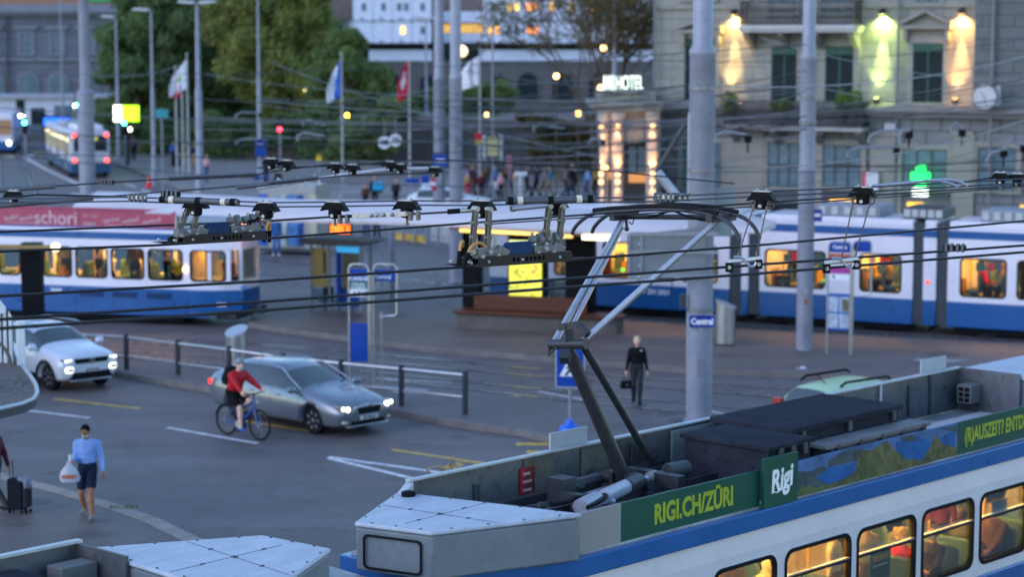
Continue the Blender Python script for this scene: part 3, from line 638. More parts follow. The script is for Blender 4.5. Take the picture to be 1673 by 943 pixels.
lettering("HOTEL", .92, SG, r, (.24, 0, .42), (R_(90), 0, R_(4)), ext=.03, off=-.002, sx=.44); lettering("N", .9, SG, r, (-.80, .1, .42), (R_(90), 0, R_(-25)), ext=.04, off=.012, sx=.36); lettering("K", .9, SG, r, (-.53, .1, .42), (R_(90), 0, R_(-25)), ext=.04, off=.012, sx=.34)
b = MB(); b.box(-.85, .85, -.03, .03, -.06, .0); b.box(-.7, -.64, -.02, .25, -.05, .3); b.box(.64, .7, -.02, .25, -.05, .3); b.build("sign_frame", IRON, r)
# ---- station building on the left
L_ = Facade(0, 205.0, 0); L_.root("station_building", "grey stone building with arched ground floor behind the left mast")
xa, xb = L_.at(-70, 0)[0], L_.at(200, 0)[0]; LS = ashlar("left_stone", (.15, .158, .19), 1.4, .6, .03); LT = pm("left_trim", (.20, .21, .25), .8, 0, .12, 1)
ze = L_.at(0, 20)[1]; zbelt = L_.at(0, 97)[1]
L_.part("wall", LS, [(xa, xb, 0, 12, -1, ze)]); L_.part("cornice", LT, [(xa - .4, xb + .4, -.9, .5, ze, ze + .45), (xa - .2, xb + .2, -.5, .5, ze - .3, ze), (xa - .2, xb + .2, -.6, .5, ze + .45, ze + .8)], .03); L_.part("belt_course", LT, [(xa, xb, -.25, .1, zbelt - .12, zbelt + .12)], .02)
b = MB(); b.prism([(xa - .4, ze + .8), (xb + .4, ze + .8), (xb - 2, ze + 4.5), (xa + 2, ze + 4.5)], 'y', -.4, 12); b.build("roof", pm("roof_tile_red", (.3, .16, .11), .8, 0, .25, 3), L_.r)
for px in (-14, 43, 93, 143):
    L_.window(px - 10, px + 10, 53, 88, BLUEGL, LT, .25, (1, 2))
    x = L_.at(px, 0)[0]; z1 = L_.at(0, 116)[1]; b = MB(); b.prism(arch_poly(x, 2.1, -.5, z1), 'y', -.12, .1); a = b.build("arch_surround", LT, L_.r, .02); b = MB(); b.prism(arch_poly(x, 1.7, -.5, z1 - .2), 'y', -.16, -.121); b.build("arch_window", BLUEGL, a)
    L_.part("lintel", LT, [L_.box(px - 19, px + 19, 42, 47, -.35, .05)], .02)
b = MB(); x = L_.at(10, 0)[0]; b.tube([(x, -.3, 0), (x, -.3, ze)], .12, 8); b.build("drainpipe", pm("pipe_dark", (.08, .08, .09), .5), L_.r)
b = MB(); x = xb - 3; b.box(x, x + 5.5, -.6, -.4, ze + 1.0, ze + 2.4); b.build("green_roof_sign", pm("green_sign", (.05, .35, .12), .5), L_.r)
K = Facade(0, 190.0, 0); K.root("kiosk_building", "long low white flat roofed kiosk in front of the grey station building")
WHP = pm("white_wall", (.6, .62, .68), .7, 0, .1, 1)
K.part("wall", WHP, [K.box(-60, 172, 160, 203, 0, 5)]); K.part("roof", pm("roof_grey", (.35, .36, .4), .7), [K.box(-64, 176, 155, 160, -.5, 5.5)])
K.part("door", DARKGL, [K.box(26, 41, 163, 203, -.06, 0), K.box(50, 74, 176, 203, -.06, 0)]); K.part("window", BLUEGL, [K.box(2, 20, 182, 200, -.05, 0)]); K.part("window", BLUEGL, [K.box(88, 118, 172, 190, -.05, 0)])
# lit blue shop awnings left
for a, c, t, d, lb in ((73, 122, 192, 204, "long bright blue lit shop fascia left of the tall grey mast"), (155, 185, 197, 208, "short dim blue lit fascia right of the tall grey mast")):
    p0, p1 = AY(a, t, 186), AY(c, d, 186); r = thing("lit_fascia", lb, "sign", (p0.x, 186, p1.z), 0); w, h = p1.x - p0.x, p0.z - p1.z; b = MB()
    b.prism([(0, 0), (0, h), (-.5, h * .85), (-.6, 0)], 'x', 0, w); b.build("light_box", em("fascia_blue", (.01, .13, 1), .7 if a < 100 else .6), r); b = MB()
    for x in np.linspace(.1, w - .1, 4): b.box(x - .06, x + .06, 0, .12, -p1.z, h + .3)
    b.box(0, w, 0.01, .2, h, h + .2); b.build("support", IRON, r)
# ---- station across the river with white site cabins
Q = Facade(0, 270.0, 0); Q.root("viaduct_building", "brown stone viaduct with arches and white parapet under the site cabins")
xa, xb = Q.at(540, 0)[0], Q.at(1120, 0)[0]
Q.part("wall", ashlar("viaduct_stone", (.13, .125, .125), 1.5, .6, .04), [(xa, xb, 0, 16, -1, Q.at(0, 99)[1])])
WHW = pm("cabin_white", (.62, .66, .78), .6, 0, .07, .6)
for a, c in ((603, 706), (786, 1100)): Q.part("parapet", WHW, [Q.box(a, c, 81, 99, -.3, .2)])
Q.part("shade_band", pm("deep_shade", (.03, .035, .04), .8), [Q.box(540, 1120, 69, 85, .5, 14)]); Q.part("upper_wall", pm("brown_render", (.16, .13, .12), .8, 0, .2, 1), [Q.box(500, 600, -90, 30, 6, 16), Q.box(700, 800, -90, 72, 2.5, 16), (xa + 5, xb, 9, 16, 8, 26)])  # first box: shade under the cabins, put into a dark colour
Q.part("inner_wall", pm("deep_shade", (.03, .035, .04)), [(xa, xb, .8, 15.8, Q.at(0, 99)[1], Q.at(0, 86)[1])]); Q.part("lit_gallery", em("gallery_gold", (1, .55, .08), .25, (.3, .2, .08)), [Q.box(724, 788, 39, 53, 1.5, 2.4)]); Q.part("gallery_parapet", WHW, [Q.box(722, 790, 18, 36, 1.2, 2.4), Q.box(722, 790, 54, 72, 1.2, 2.4)])  # inner_wall: dark filler added to shut out bright sky above the wall
for px, w, t, ring in ((815, 1.7, 121, 1), (862, 2.6, 119, 1), (920, 2.6, 119, 1), (700, 2.2, 122, 0), (640, 2.6, 120, 1), (980, 2.6, 119, 1)):
    x = Q.at(px, 0)[0]; z1 = Q.at(0, t)[1]; z0 = Q.at(0, 162)[1]; b = MB(); b.prism(arch_poly(x, w + .5, z0, z1 + .25), 'y', -.2, .1); a = b.build("arch_surround", ashlar("viaduct_stone", (.1, .1, .1), 1, 1), Q.r); b = MB(); b.prism(arch_poly(x, w, z0, z1), 'y', -.25, -.21); b.build("arch_window", DARKGL, a)
ORDW = ["first", "second", "third", "fourth", "fifth", "sixth", "seventh", "eighth", "ninth", "tenth", "eleventh", "twelfth", "thirteenth"]
cb = [577 + 32 * i for i in range(4)] + [790 + 31.5 * i for i in range(9)]
for row, (t, d) in enumerate(((-6, 33), (34, 70), (-46, -7))):
    if row == 2: continue
    for i, a in enumerate(cb):
        p0, p1 = AY(a, d, 268), AY(a + (31.5 if i != 4 else 31), t, 268); w, h = p1.x - p0.x - .05, p1.z - p0.z - .05
        r = thing("site_cabin", "white site cabin, %s from the left in the %s row over the viaduct" % (ORDW[i], "lower" if row else "upper"), "cabin", (p0.x, 268, p0.z), 0, "white site cabins stacked on the viaduct")
        b = MB(); b.box(0, w, 0, 5, 0, h); b.box(-.02, .1, -.05, .0, 0, h); b.box(w - .1, w + .02, -.05, 0, 0, h); b.box(0, w, -.05, 0, h - .15, h); b.box(0, w, -.05, 0, 0, .15); b.build("shell", WHW, r)
        lit = (row == 1 and i in (2, 4, 6)) or (row == 0 and i in (5, 6, 7, 8, 9, 10)); two = rnd.random() < .6
        for q in ((.25, .62) if two else (.45,)):
            if row == 1 and i in (0, 1, 7, 8, 9, 10, 11): continue
            b = MB(); b.box(w * q, w * q + .55, -.06, .01, h * .42, h * .42 + .95)
            b.build("window", em("cabin_lit_%d" % (i % 3), ((1, .30, .06), (1, .45, .08), (1, .6, .15))[i % 3], .75) if lit else BLUEGL, r)
        b = MB(); b.box(w * .4, w * .4 + .25, -.3, 0, .1, .4); b.build("vent_box", pm("vent_grey", (.2, .22, .28), .6), r)
# houses up the slope behind the trees, and the terrace of the far bank
def house(name, lb, px0, px1, py0, py1, Y, wm, rm, ry=-20):
    f = Facade(0, Y, 0); f.root(name, lb); f.part("wall", wm, [f.box(px0, px1, py0, 230, 0, 9)]); x0, z0 = f.at(px0, py0); x1 = f.at(px1, 0)[0]; b = MB()
    b.prism([(-.5, z0), (4.5, z0 + 3.5), (9.5, z0)], 'x', x0 - .5, x1 + .5); b.build("roof", rm, f.r)
    n = max(2, int((x1 - x0) / 3.2))
    for i in range(n):
        for z in np.arange(2, z0 - 2.2, 3.0):
            x = x0 + (i + .5) * (x1 - x0) / n; b = MB(); b.box(x - .5, x + .5, -.06, .02, z, z + 1.6); b.build("window", em("cabin_lit_1", (1, .45, .08), .6) if rnd.random() < .15 else DARKGL, f.r)
TILE = pm("roof_tile_red", (.3, .16, .11), .8)
house("terrace_house", "white town house with orange roof half hidden behind the tall trees", 500, 572, 30, 0, 300, WHP, TILE)
house("apartment_house", "brown rendered town house behind the big tree crowns", 130, 330, -10, 0, 260, pm("brown_render", (.16, .13, .12)), TILE)
house("apartment_house", "wide grey apartment house behind the yellow green tree crown", 330, 500, -12, 0, 290, pm("grey_render", (.2, .2, .22), .8), TILE)
house("apartment_house", "pale office block seen behind the bare tree beside the hotel", 1000, 1110, -30, 0, 290, WHP, TILE)
house("apartment_house", "dim distant block at the far left edge beyond the station", -260, -40, 20, 0, 240, pm("grey_render", (.2, .2, .22)), TILE)
# retaining wall of the river bank behind the crowd, with railing
for (a, c, t, d, Y, lb) in ((560, 990, 197, 292, 140, "grey retaining wall behind the crowd at the crossing"),):
    p0, p1 = AY(a, d, Y), AY(c, t, Y); r = thing("retaining_wall", lb, "wall", (p0.x, Y, 0), 0); w, h = p1.x - p0.x, p1.z
    b = MB(); b.box(0, w, 0, .6, -.5, h); b.build("wall_face", pm("old_concrete", (.06, .062, .064), .85, 0, .35, .5, .3, 6, stretch=(1, 1, .3)), r); b = MB(); b.box(-.1, w + .1, -.12, .7, h, h + .25); b.build("coping", pm("coping", (.19, .19, .2), .8), r)
    b = MB(); b.box(0, w, .1, .14, h + 1.15, h + 1.2); b.box(0, w, .1, .14, h + .7, h + .73)
    for x in np.arange(.2, w, 1.5): b.box(x - .03, x + .03, .09, .15, h + .25, h + 1.15)
    b.build("railing", IRON, r)
p0, p1 = AY(955, 302, 128), AY(1000, 302, 128)
r = thing("bus_shelter", "dark flat roofed waiting shelter beside the lit pavilion corner", "shelter", (AY(930, 300, 128).x, 128, 0), 0)
b = MB(); b.box(0, 2.8, -1.2, .2, 2.35, 2.55); b.build("roof", pm("shelter_roof", (.1, .1, .11), .6), r); b = MB(); b.box(.1, .22, -1, -.9, 0, 2.35); b.box(2.4, 2.5, -1, -.9, 0, 2.35); b.box(1.2, 1.28, .1, .16, 0, 2.35); b.build("post", pm("mast_grey", (.3, .32, .37), .5, .2), r)
b = MB(); b.box(.2, 2.5, .1, .14, .4, 2.3); b.build("glass_back", glass("shelter_glass", (.7, .8, .8)), r)

b = MB(); hv = []; hn = 60
for i in range(hn):
    for j in range(8): hv.append((-700 + 1400 * i / (hn - 1), 430 + j * 30, -2 + (34 + 9 * math.sin(i * .45) + 5 * math.sin(i * 1.3)) * math.sin(min(1, j / 6) * math.pi / 2) + 1.5 * math.sin(i * 3.1 + j)))
b.add(hv, [(i * 8 + j, (i + 1) * 8 + j, (i + 1) * 8 + j + 1, i * 8 + j + 1) for i in range(hn - 1) for j in range(7)]); ST("hills", b, pm("hill_green", (.05, .065, .05), .9, 0, .5, .05), norm=False)
# ================================================================== trees
BARK = pm("bark", (.105, .08, .06), .9, 0, .3, 4, .4, 25)
def leafmat(name, rgb):
    m = pm(name, rgb, .55, 0, .45, .45); t = m.node_tree; L = t.links.new; b = t.nodes["Principled BSDF"]; b.inputs["Specular IOR Level"].default_value = .1
    tl = t.nodes.new("ShaderNodeBsdfTranslucent"); L(b.inputs["Base Color"].links[0].from_socket, tl.inputs[0]); mx = t.nodes.new("ShaderNodeMixShader"); mx.inputs[0].default_value = .5; L(b.outputs[0], mx.inputs[1]); L(tl.outputs[0], mx.inputs[2]); L(mx.outputs[0], t.nodes["Material Output"].inputs[0])
    return m
def leaves(name, clumps, n, leaf, mat, parent, seed):
    r = np.random.default_rng(seed); cs = np.array([c[0] for c in clumps]); rs = np.array([c[1] for c in clumps]); wts = rs ** 2.2; k = r.choice(len(clumps), n, p=wts / wts.sum())
    d = r.normal(size=(n, 3)); d /= np.linalg.norm(d, axis=1)[:, None]; rad = r.uniform(.25, 1, n) ** .45 * r.uniform(.75, 1.4, n)
    P = cs[k] + d * (rs[k] * rad)[:, None] * np.array([1, 1, .8]); nrm = d * .6 + r.normal(size=(n, 3)) * .7; nrm /= np.linalg.norm(nrm, axis=1)[:, None]
    a = np.cross(nrm, r.normal(size=(n, 3))); a /= np.linalg.norm(a, axis=1)[:, None]; b = np.cross(nrm, a); s = (leaf * r.uniform(.6, 1.3, n))[:, None]
    V = np.stack([P - a * s, P - b * s * .55, P + a * s, P + b * s * .55], 1).reshape(-1, 3)
    me = bpy.data.meshes.new(name); me.vertices.add(n * 4); me.vertices.foreach_set("co", V.ravel()); me.loops.add(n * 4); me.loops.foreach_set("vertex_index", np.arange(n * 4))
    me.polygons.add(n); me.polygons.foreach_set("loop_start", np.arange(n) * 4); me.polygons.foreach_set("loop_total", np.full(n, 4)); me.update(calc_edges=True); me.materials.append(mat)
    o = bpy.data.objects.new(name, me); COL.objects.link(o); o.parent = parent
    return o
def tree(label, px, Y, crown, n, leaf, mat, seed, kind="broadleaf_tree", group="big leafy trees behind the junction"):
    """crown: list of (px, py, radius in px) lobes seen in the photo, turned into clumps at their own depth"""
    sc = FPX / Y; base = AY(px, 300, Y); r = thing(kind, label, "tree", (base.x, Y, 0), 0, group); q = random.Random(seed); cl = []
    for cx, cy, cr in crown:
        c = AY(cx, cy, Y) - Vector((base.x, Y, 0)); R = cr / sc
        for _ in range(16):
            d = Vector((q.gauss(0, 1), q.gauss(0, 1), q.gauss(0, 1))).normalized() * R * q.uniform(.35, .95); cl.append((tuple(c + d), R * q.uniform(.22, .42)))
    t = MB(); top = max(c[0][2] for c in cl); t.tube([(0, 0, -.3), (.05, 0, 1), (.1, .1, top * .35), (-.1, 0, top * .6), (0, 0, top * .8)], [.42, .34, .26, .16, .05], 10); t.build("trunk", BARK, r)
    for i in range(7):
        e = Vector(cl[(i * 13) % len(cl)][0]); s = Vector((0, 0, top * (.25 + .06 * i))); m = s.lerp(e, .5) + Vector((0, 0, .4)); l = MB(); l.tube([s, m, e], [.14, .09, .03], 7); l.build("limb", BARK, r)
    leaves("crown", cl, n, leaf, mat, r, seed)
    return r
G1, G2, G3, G4 = leafmat("leaves_dark", (.155, .22, .09)), leafmat("leaves_mid", (.19, .25, .09)), leafmat("leaves_yellow", (.27, .30, .09)), leafmat("leaves_brown", (.15, .12, .055))
tree("broad mid green tree standing behind and filling the middle of the group", 430, 195, [(270, 80, 55), (330, 70, 70), (400, 60, 75), (470, 60, 70), (540, 90, 60), (590, 130, 45), (300, 150, 60), (380, 170, 60), (460, 190, 60), (540, 190, 55), (625, 175, 40), (350, 0, 60), (250, 20, 50), (440, -10, 60)], 70000, .2, G2, 8)
tree("dark green tree left of the slim lamp posts, nearest to the station", 225, 172, [(215, 60, 62), (190, 110, 45), (245, 130, 60), (270, 50, 60), (200, 180, 45), (250, 200, 50), (290, 10, 60)], 60000, .19, G1, 1)
tree("big dark green tree behind the white flag cluster", 340, 178, [(330, 40, 70), (320, 120, 70), (380, 170, 70), (330, 215, 60), (400, 90, 60), (290, 200, 50)], 60000, .19, G1, 2)
tree("tall yellow green tree in the middle of the group", 455, 168, [(430, 40, 75), (480, 60, 65), (440, 120, 75), (500, 10, 50), (500, 130, 65), (470, 190, 60), (390, 20, 60)], 75000, .18, G3, 3)
tree("mid green tree sloping down behind the blue and white flag", 565, 162, [(545, 130, 55), (590, 150, 45), (560, 90, 45), (560, 200, 55), (620, 130, 28), (610, 200, 40), (520, 215, 45)], 60000, .17, G2, 4)
tree("low rounded green tree right of the red flag", 790, 175, [(770, 165, 36), (808, 160, 32), (790, 195, 32), (745, 185, 26)], 26000, .16, G2, 5)
tree("small round green tree left of the red flag behind the wall", 655, 172, [(640, 160, 30), (668, 180, 26), (690, 165, 22)], 16000, .16, G2, 6)
tree("leafy bush overhanging the left end of the grey wall behind the discs", 600, 137, [(590, 225, 38), (562, 245, 34), (625, 195, 30), (655, 180, 26), (600, 255, 30), (640, 235, 22)], 26000, .12, G2, 41, "bush", "bushes at the grey wall")
tree("brownish bush growing over the wall left of the lit pavilion", 920, 134, [(880, 240, 24), (915, 225, 34), (950, 215, 30), (940, 255, 26), (860, 200, 20)], 15000, .11, G4, 42, "bush", "bushes at the grey wall")
r = thing("bare_tree", "thin half bare brown tree between the white cabins and the hotel", "tree", (AY(985, 300, 118).x, 118, 0), 0)
q = random.Random(11); segs = []; tips = []
def grow(p, d, l, rad, lv):
    e = p + d * l; m = p.lerp(e, .5) + Vector((q.gauss(0, .06), q.gauss(0, .06), 0)) * l; segs.append(([p, m, e], [rad, rad * .85, rad * .68], lv))
    if lv >= 5 or rad < .012: tips.append(e); return
    if lv >= 3: tips.append(m)
    for k in range(q.choice((2, 3, 3)) if lv else 4):
        a = q.uniform(0, 6.28); s = q.uniform(.3, .62); o1 = d.orthogonal().normalized(); o2 = d.cross(o1); nd = (d * math.cos(s) + (o1 * math.cos(a) + o2 * math.sin(a)) * math.sin(s) + Vector((0, 0, .1))).normalized()
        grow(e, nd, l * q.uniform(.66, .88), rad * .64, lv + 1)
grow(Vector((0, 0, 0)), Vector((.03, 0, 1)), 3.6, .2, 0)
t, l = MB(), MB()
for P, rr, lv in segs: (t if lv == 0 else l).tube(P, rr, 8 if lv < 2 else 4, cap=False)
t.build("trunk", BARK, r); l.build("limbs", BARK, r)
leaves("crown", [(tuple(p), .55) for p in tips], 9000, .09, G4, r, 12)
leaves("low_foliage", [((x, .4, z), .7) for x, z in ((-2.5, 3.2), (-1.2, 2.6), (.3, 2.9), (1.3, 3.6), (-3.2, 4.2), (1.8, 2.4))], 5000, .1, leafmat("leaves_olive", (.07, .075, .03)), r, 13)
for x0, x1, Y, h, lb, sd in ((150, 330, 165, 3.0, "long dark hedge along the back of the left pavement", 21), (330, 570, 158, 3.6, "dark hedge under the middle trees left of the grey wall", 22)):
    p0, p1 = AY(x0, 250, Y), AY(x1, 250, Y); o = thing("hedge", lb, "hedge", (p0.x, Y, 0)); cl = [((x, q.uniform(-.6, .6), q.uniform(.4, h - .5)), q.uniform(.7, 1.1)) for x in np.arange(0, p1.x - p0.x, .55)]
    leaves("foliage", cl, 30000, .13, G1, o, sd); b = MB(); b.box(0, p1.x - p0.x, -.1, .1, 0, h * .5); b.build("stems", BARK, o)

# ================================================================== masts, lamp posts, flags
MAST = pm("mast_paint", (.245, .255, .315), .5, .15, .16, 1.6); LAMPH = pm("lamp_head", (.42, .44, .47), .4, .3)
def mast(label, px, Y, h, r0, steps, rtop=None, bands=(), extras=()):
    p = AY(px, 300, Y); r = thing("mast", label, "mast", (p.x, Y, 0), 0); prof = [(r0 * 1.25, 0), (r0 * 1.25, .05), (r0, .06)]; rad = r0
    for z, f in steps: prof += [(rad, z - .12), (rad * 1.04, z - .1), (rad * 1.04, z), (rad * f, z + .12)]; rad *= f
    prof += [(rtop or rad * .95, h)]; b = MB(); b.lathe(prof, n=24); b.build("shaft", MAST, r)
    for z in bands:
        b = MB(); b.lathe([(r0 * 1.0, z), (r0 * 1.06, z + .01), (r0 * 1.06, z + .09), (r0 * 1.0, z + .1)], n=20); b.box(-.05, .05, -r0 * 1.35, -r0, z, z + .1); b.build("clamp_band", pm("band_steel", (.2, .21, .23), .4, .6), r)
    for z, w_, h_, m_, nm in extras: b = MB(); b.box(-w_ / 2, w_ / 2, -r0 * 1.03 - .004, -r0 * .9, z, z + h_); b.build(nm, m_, r, .006)
    return r
M1 = mast("thickest grey steel mast, carrying the blue name sign and the back of a direction board", 1146, 49.8, 18, .30, [(8.72, .78)], None, (5.9, 7.8, 2.62), ((1.15, .16, .42, pm("hatch_grey", (.19, .2, .235), .5), "hatch"), (2.2, .09, .12, pm("sticker_pale", (.4, .38, .34), .6), "sticker")))
M2 = mast("tall grey steel mast on the platform right of the thickest one", 1318, 60.5, 18, .235, [(5.35, .94), (8.5, .82)], None, (6.6, 7.3), ((.5, .15, .4, pm("hatch_grey", (.19, .2, .235), .5), "hatch"), (1.5, .1, .14, pm("sticker_red", (.35, .08, .07), .6), "sticker"), (1.8, .08, .1, pm("sticker_pale", (.4, .38, .34), .6), "sticker")))
mast("tall grey mast beside the distant white and blue bus", 143, 96, 22, .36, [(6.6, .66), (11.7, .8)])
mast("slim pale grey mast, left one of the pair in the middle", 718, 104, 22, .27, [(7.1, .86)], None, (6.2,))
mast("slim grey mast, right one of the pair in the middle, standing behind the kiosk", 745, 79, 20, .235, [(7.6, .85)], None, (5, 7.0))
def lamp(label, px, py, Y, ztop, side, r0=.12, head=1):
    p = G(px, py) if Y is None else AY(px, 300, Y); Y = p.y; zt = AY(px, ztop, Y).z; r = thing("lamp_post", label, "lamp post", (p.x, Y, 0), 0, "slim lamp posts"); b = MB()
    b.lathe([(r0 * 1.3, 0), (r0 * 1.3, 1.2), (r0, 1.3), (r0 * .95, zt * .55), (r0 * .72, zt * .56), (r0 * .5, zt)], n=14); b.build("shaft", MAST, r)
    for s in ((side, -side) if head == 2 else (side,)):
        b = MB(); b.prism([(0, .02), (.25 * s, .16), (.95 * s, .18), (1.1 * s, .1), (1.1 * s, .02), (.3 * s, -.06)], 'y', -.2, .2); b.build("lamp_head", LAMPH, r, .04); b = MB()
    for c in r.children:
        if c.name.startswith("lamp_head"): c.location = (0, 0, zt)
lamp("slim lamp post left of the yellow lit board, lowest of the left three", 194, 262, None, 28, -1)
lamp("slim lamp post with its head turned left, between the lit board and the flags", 252, 306, None, 17, -1)
lamp("lamp post with a long flat double head beside the white flag", 327, 318, None, 5, -1, .2, 2)
lamp("lamp post with a blue box on it, rightmost of the four before the trees", 425, 300, None, -5, -1, .13)
lamp("thin distant lamp post just left of the middle pair of masts", 697, 255, 165, 30, -1, .12, 2)
lamp("thin post rising behind the HOTEL letters", 1003, 300, 115, -60, 1, .14)
for px, lb in ((103, "very thin post in front of the grey station building"),):
    p = AY(px, 200, 170); r = thing("post", lb, "post", (p.x, 170, 0)); b = MB(); b.tube([(0, 0, 0), (0, 0, 16)], [.09, .05], 8); b.build("shaft", MAST, r)
def flag(label, px, Y, top, drop_l, cols, pole_bot, seed, w=1.3, h=2.7, slim=1.0):
    p = AY(px, 200, Y); zt = AY(px, top, Y).z; r = thing("flagpole", "slim pole carrying the " + label, "flagpole", (p.x, Y, 0)); b = MB(); b.tube([(0, 0, 0), (0, 0, zt + .35)], [.07, .035], 8); b.ball((0, 0, zt + .38), .07); b.build("shaft", LAMPH, r)
    f = thing("flag", label, "flag", (p.x - .05, Y, zt)); q = random.Random(seed); nu, nv = 14, 16; vs = []
    for j in range(nv + 1):
        v = j / nv
        for i in range(nu + 1):
            u = i / nu; fold = .16 * math.sin(u * 7 + v * 2.2 + seed) * u + .05 * math.sin(u * 15 + v * 4)
            vs.append((-u * w * slim * (.55 + .45 * min(1, v * 2 + .1)), fold, -v * h + -u * drop_l * (1 - .3 * v) + .1 * math.sin(v * 6 + seed) * u))
    for mi, (m, keep) in enumerate(cols):
        b = MB(); b.v = vs
        for j in range(nv):
            for i in range(nu):
                if keep((i + .5) / nu, (j + .5) / nv): b.f.append((j * (nu + 1) + i, j * (nu + 1) + i + 1, (j + 1) * (nu + 1) + i + 1, (j + 1) * (nu + 1) + i)); b.m.append(0)
        o = b.build("cloth" if mi == 0 else "cloth_panel", m, f, norm=False); o.modifiers.new("thick", 'SOLIDIFY').thickness = .01
    return f
FW, FB, FR = pm("flag_white", (.74, .74, .80), .7, 0, .05), pm("flag_blue", (.02, .13, .5), .7), pm("flag_red", (.5, .01, .04), .7)
flag("white flag with a small green mark, hanging above a red one", 307, 140, 97, .9, [(FW, lambda u, v: not (.3 < u < .6 and .4 < v < .55)), (pm("flag_green", (.35, .5, .2), .7), lambda u, v: .3 < u < .6 and .4 < v < .55)], 0, 1, 1.1, 1.9)
flag("narrow red flag hanging below the white one", 298, 140, 136, .3, [(FR, lambda u, v: True)], 0, 2, .5, .9)
flag("narrow white flag left of the red one", 288, 140, 118, .5, [(FW, lambda u, v: True)], 0, 9, .35, 1.4)
flag("blue and white flag split lengthwise, hanging before the trees", 559, 130, 97, .8, [(FW, lambda u, v: u >= .42 + .2 * (v - .5)), (FB, lambda u, v: u < .42 + .2 * (v - .5))], 0, 3, .85, 2.2)
flag("red flag with a white cross hanging in folds", 669, 130, 98, .5, [(FR, lambda u, v: not ((.25 < u < .72 and .42 < v < .62) or (.38 < u < .62 and .2 < v < .75))), (FW, lambda u, v: (.25 < u < .72 and .42 < v < .62) or (.38 < u < .62 and .2 < v < .75))], 0, 4, .65, 2.2)
flag("white flag with faint print, right of the middle pair of masts", 784, 128, 91, .3, [(FW, lambda u, v: not (.2 < u < .6 and .35 < v < .7 and int(v * 16) % 2)), (pm("flag_grey", (.5, .54, .68), .7), lambda u, v: .2 < u < .6 and .35 < v < .7 and int(v * 16) % 2)], 0, 5, 1.05, 1.75)

# ================================================================== far street furniture, lights
STEEL = pm("brushed_steel", (.42, .42, .43), .32, .85, .1, 4); BLUE = pm("sign_blue", (.006, .05, .30), .4); BLACK = pm("black_paint", (.012, .012, .014), .45)
def post_sign(name, label, cat, px, py, Y, parts, hgt=None, base=True, group=None):
    p = AY(px, py, Y); r = thing(name, label, cat, (p.x, Y, 0), 0, group)
    if base: b = MB(); b.tube([(0, 0, 0), (0, 0, hgt or p.z)], .05, 8); b.build("post", MAST, r)
    for nm, m, bx in parts: b = MB(); b.box(bx[0], bx[1], bx[2], bx[3], p.z + bx[4], p.z + bx[5]); b.build(nm, m, r, .015)
    return r
# big lit board
p0, p1 = AY(186, 172, 150), AY(227, 198, 150); r = thing("lit_board", "bright yellow green lit advertising board with a white left end", "sign", (p0.x, 150, p1.z)); w, h = p1.x - p0.x, p0.z - p1.z
b = MB(); b.box(0, w * .3, -.1, .1, 0, h); b.build("lit_panel", em("board_white", (.9, 1, .9), 2), r); b = MB(); b.box(w * .3, w, -.1, .1, 0, h); b.build("lit_panel", em("board_lime", (.45, 1, .01), .9), r)
b = MB(); b.box(-.05, w + .05, .1, .3, -.1, h + .1); b.box(w * .5 - .08, w * .5 + .08, .1, .3, -p1.z, 0); b.build("housing", BLACK, r)
def signal(label, px, py, Y, col, cname, extra=None, base=True):
    p = AY(px, py, Y); r = thing("traffic_light", label, "traffic light", (p.x, Y, 0), 0, "traffic lights")
    b = MB(); b.box(-.16, .16, 0, .25, p.z - .8 if col[1] > .5 else p.z - .25, p.z + .25 if col[1] > .5 else p.z + .8); b.build("housing", BLACK, r, .03); b = MB(); b.tube([(0, .13, 0), (0, .13, p.z + .3)], .06, 8); b.build("post", MAST, r)
    b = MB(); b.tube([(0, -.03, p.z), (0, .01, p.z)], .13, 14); b.build("lamp", em("signal_" + cname, col, 9), r)
    if extra: q = AY(extra[0], extra[1], Y) - p; b = MB(); b.tube([(q.x, -.03, p.z + q.z), (q.x, .02, p.z + q.z)], .12, 12); b.box(q.x - .02, .0, .05, .1, p.z + q.z - .03, p.z + q.z + .03); b.build("white_lamp", em("signal_white", (1, .95, .85), 5), r)
signal("green traffic light at the far left with a white lamp beside it", 40, 200, 150, (.05, 1, .65), "green", (33, 189))
signal("green traffic light just left of the tall grey mast", 127, 171, 165, (.05, 1, .65), "green", (121, 172))
signal("green traffic light under the yellow lit board", 203, 201, 148, (.05, 1, .65), "green")
signal("red traffic light before the dark trees", 457, 211, 140, (1, .02, .04), "red")
signal("amber traffic light right of the blue and white flag", 567, 188, 140, (1, .6, .03), "amber")
b = None
for px, py, Y, col, lb in ((754, 83, 150, (1, .75, .4), "round glowing globe lamp behind the right mast of the pair"), (986, 78, 116, (1, .6, .2), "upper small amber lamp among the bare branches"), (909, 124, 116, (1, .6, .2), "small amber lamp at the left of the bare tree"), (981, 143, 113, (1, .6, .2), "lower amber lamp beside the HOTEL letters"),
                       (945, 185, 116, (1, .5, .1), "dim amber lamp low in the bare tree"), (795, 187, 160, (1, .6, .15), "amber lamp under the low rounded tree"), (212, 211, 155, (1, .95, .8), "white headlamp glow right below the lit board"), (500, 148, 165, (1, .8, .4), "small amber lamp shining in the middle tree"), (988, 274, 96, (1, .4, .1), "small orange lamp on the pavilion's left corner")):
    p = AY(px, py, Y); r = thing("street_lamp", lb, "lamp", (p.x, Y, 0), 0, "small glowing lamps in the distance"); rad = .42 if px == 754 else .15
    b = MB(); b.ball((0, 0, p.z), rad, 12); b.build("globe", em("globe_%d" % int(col[1] * 100), col, .8 if px == 754 else 2.8), r); b = MB(); b.tube([(0, .05, 0), (0, .05, p.z - rad)], .04, 6); b.build("post", BARK, r)
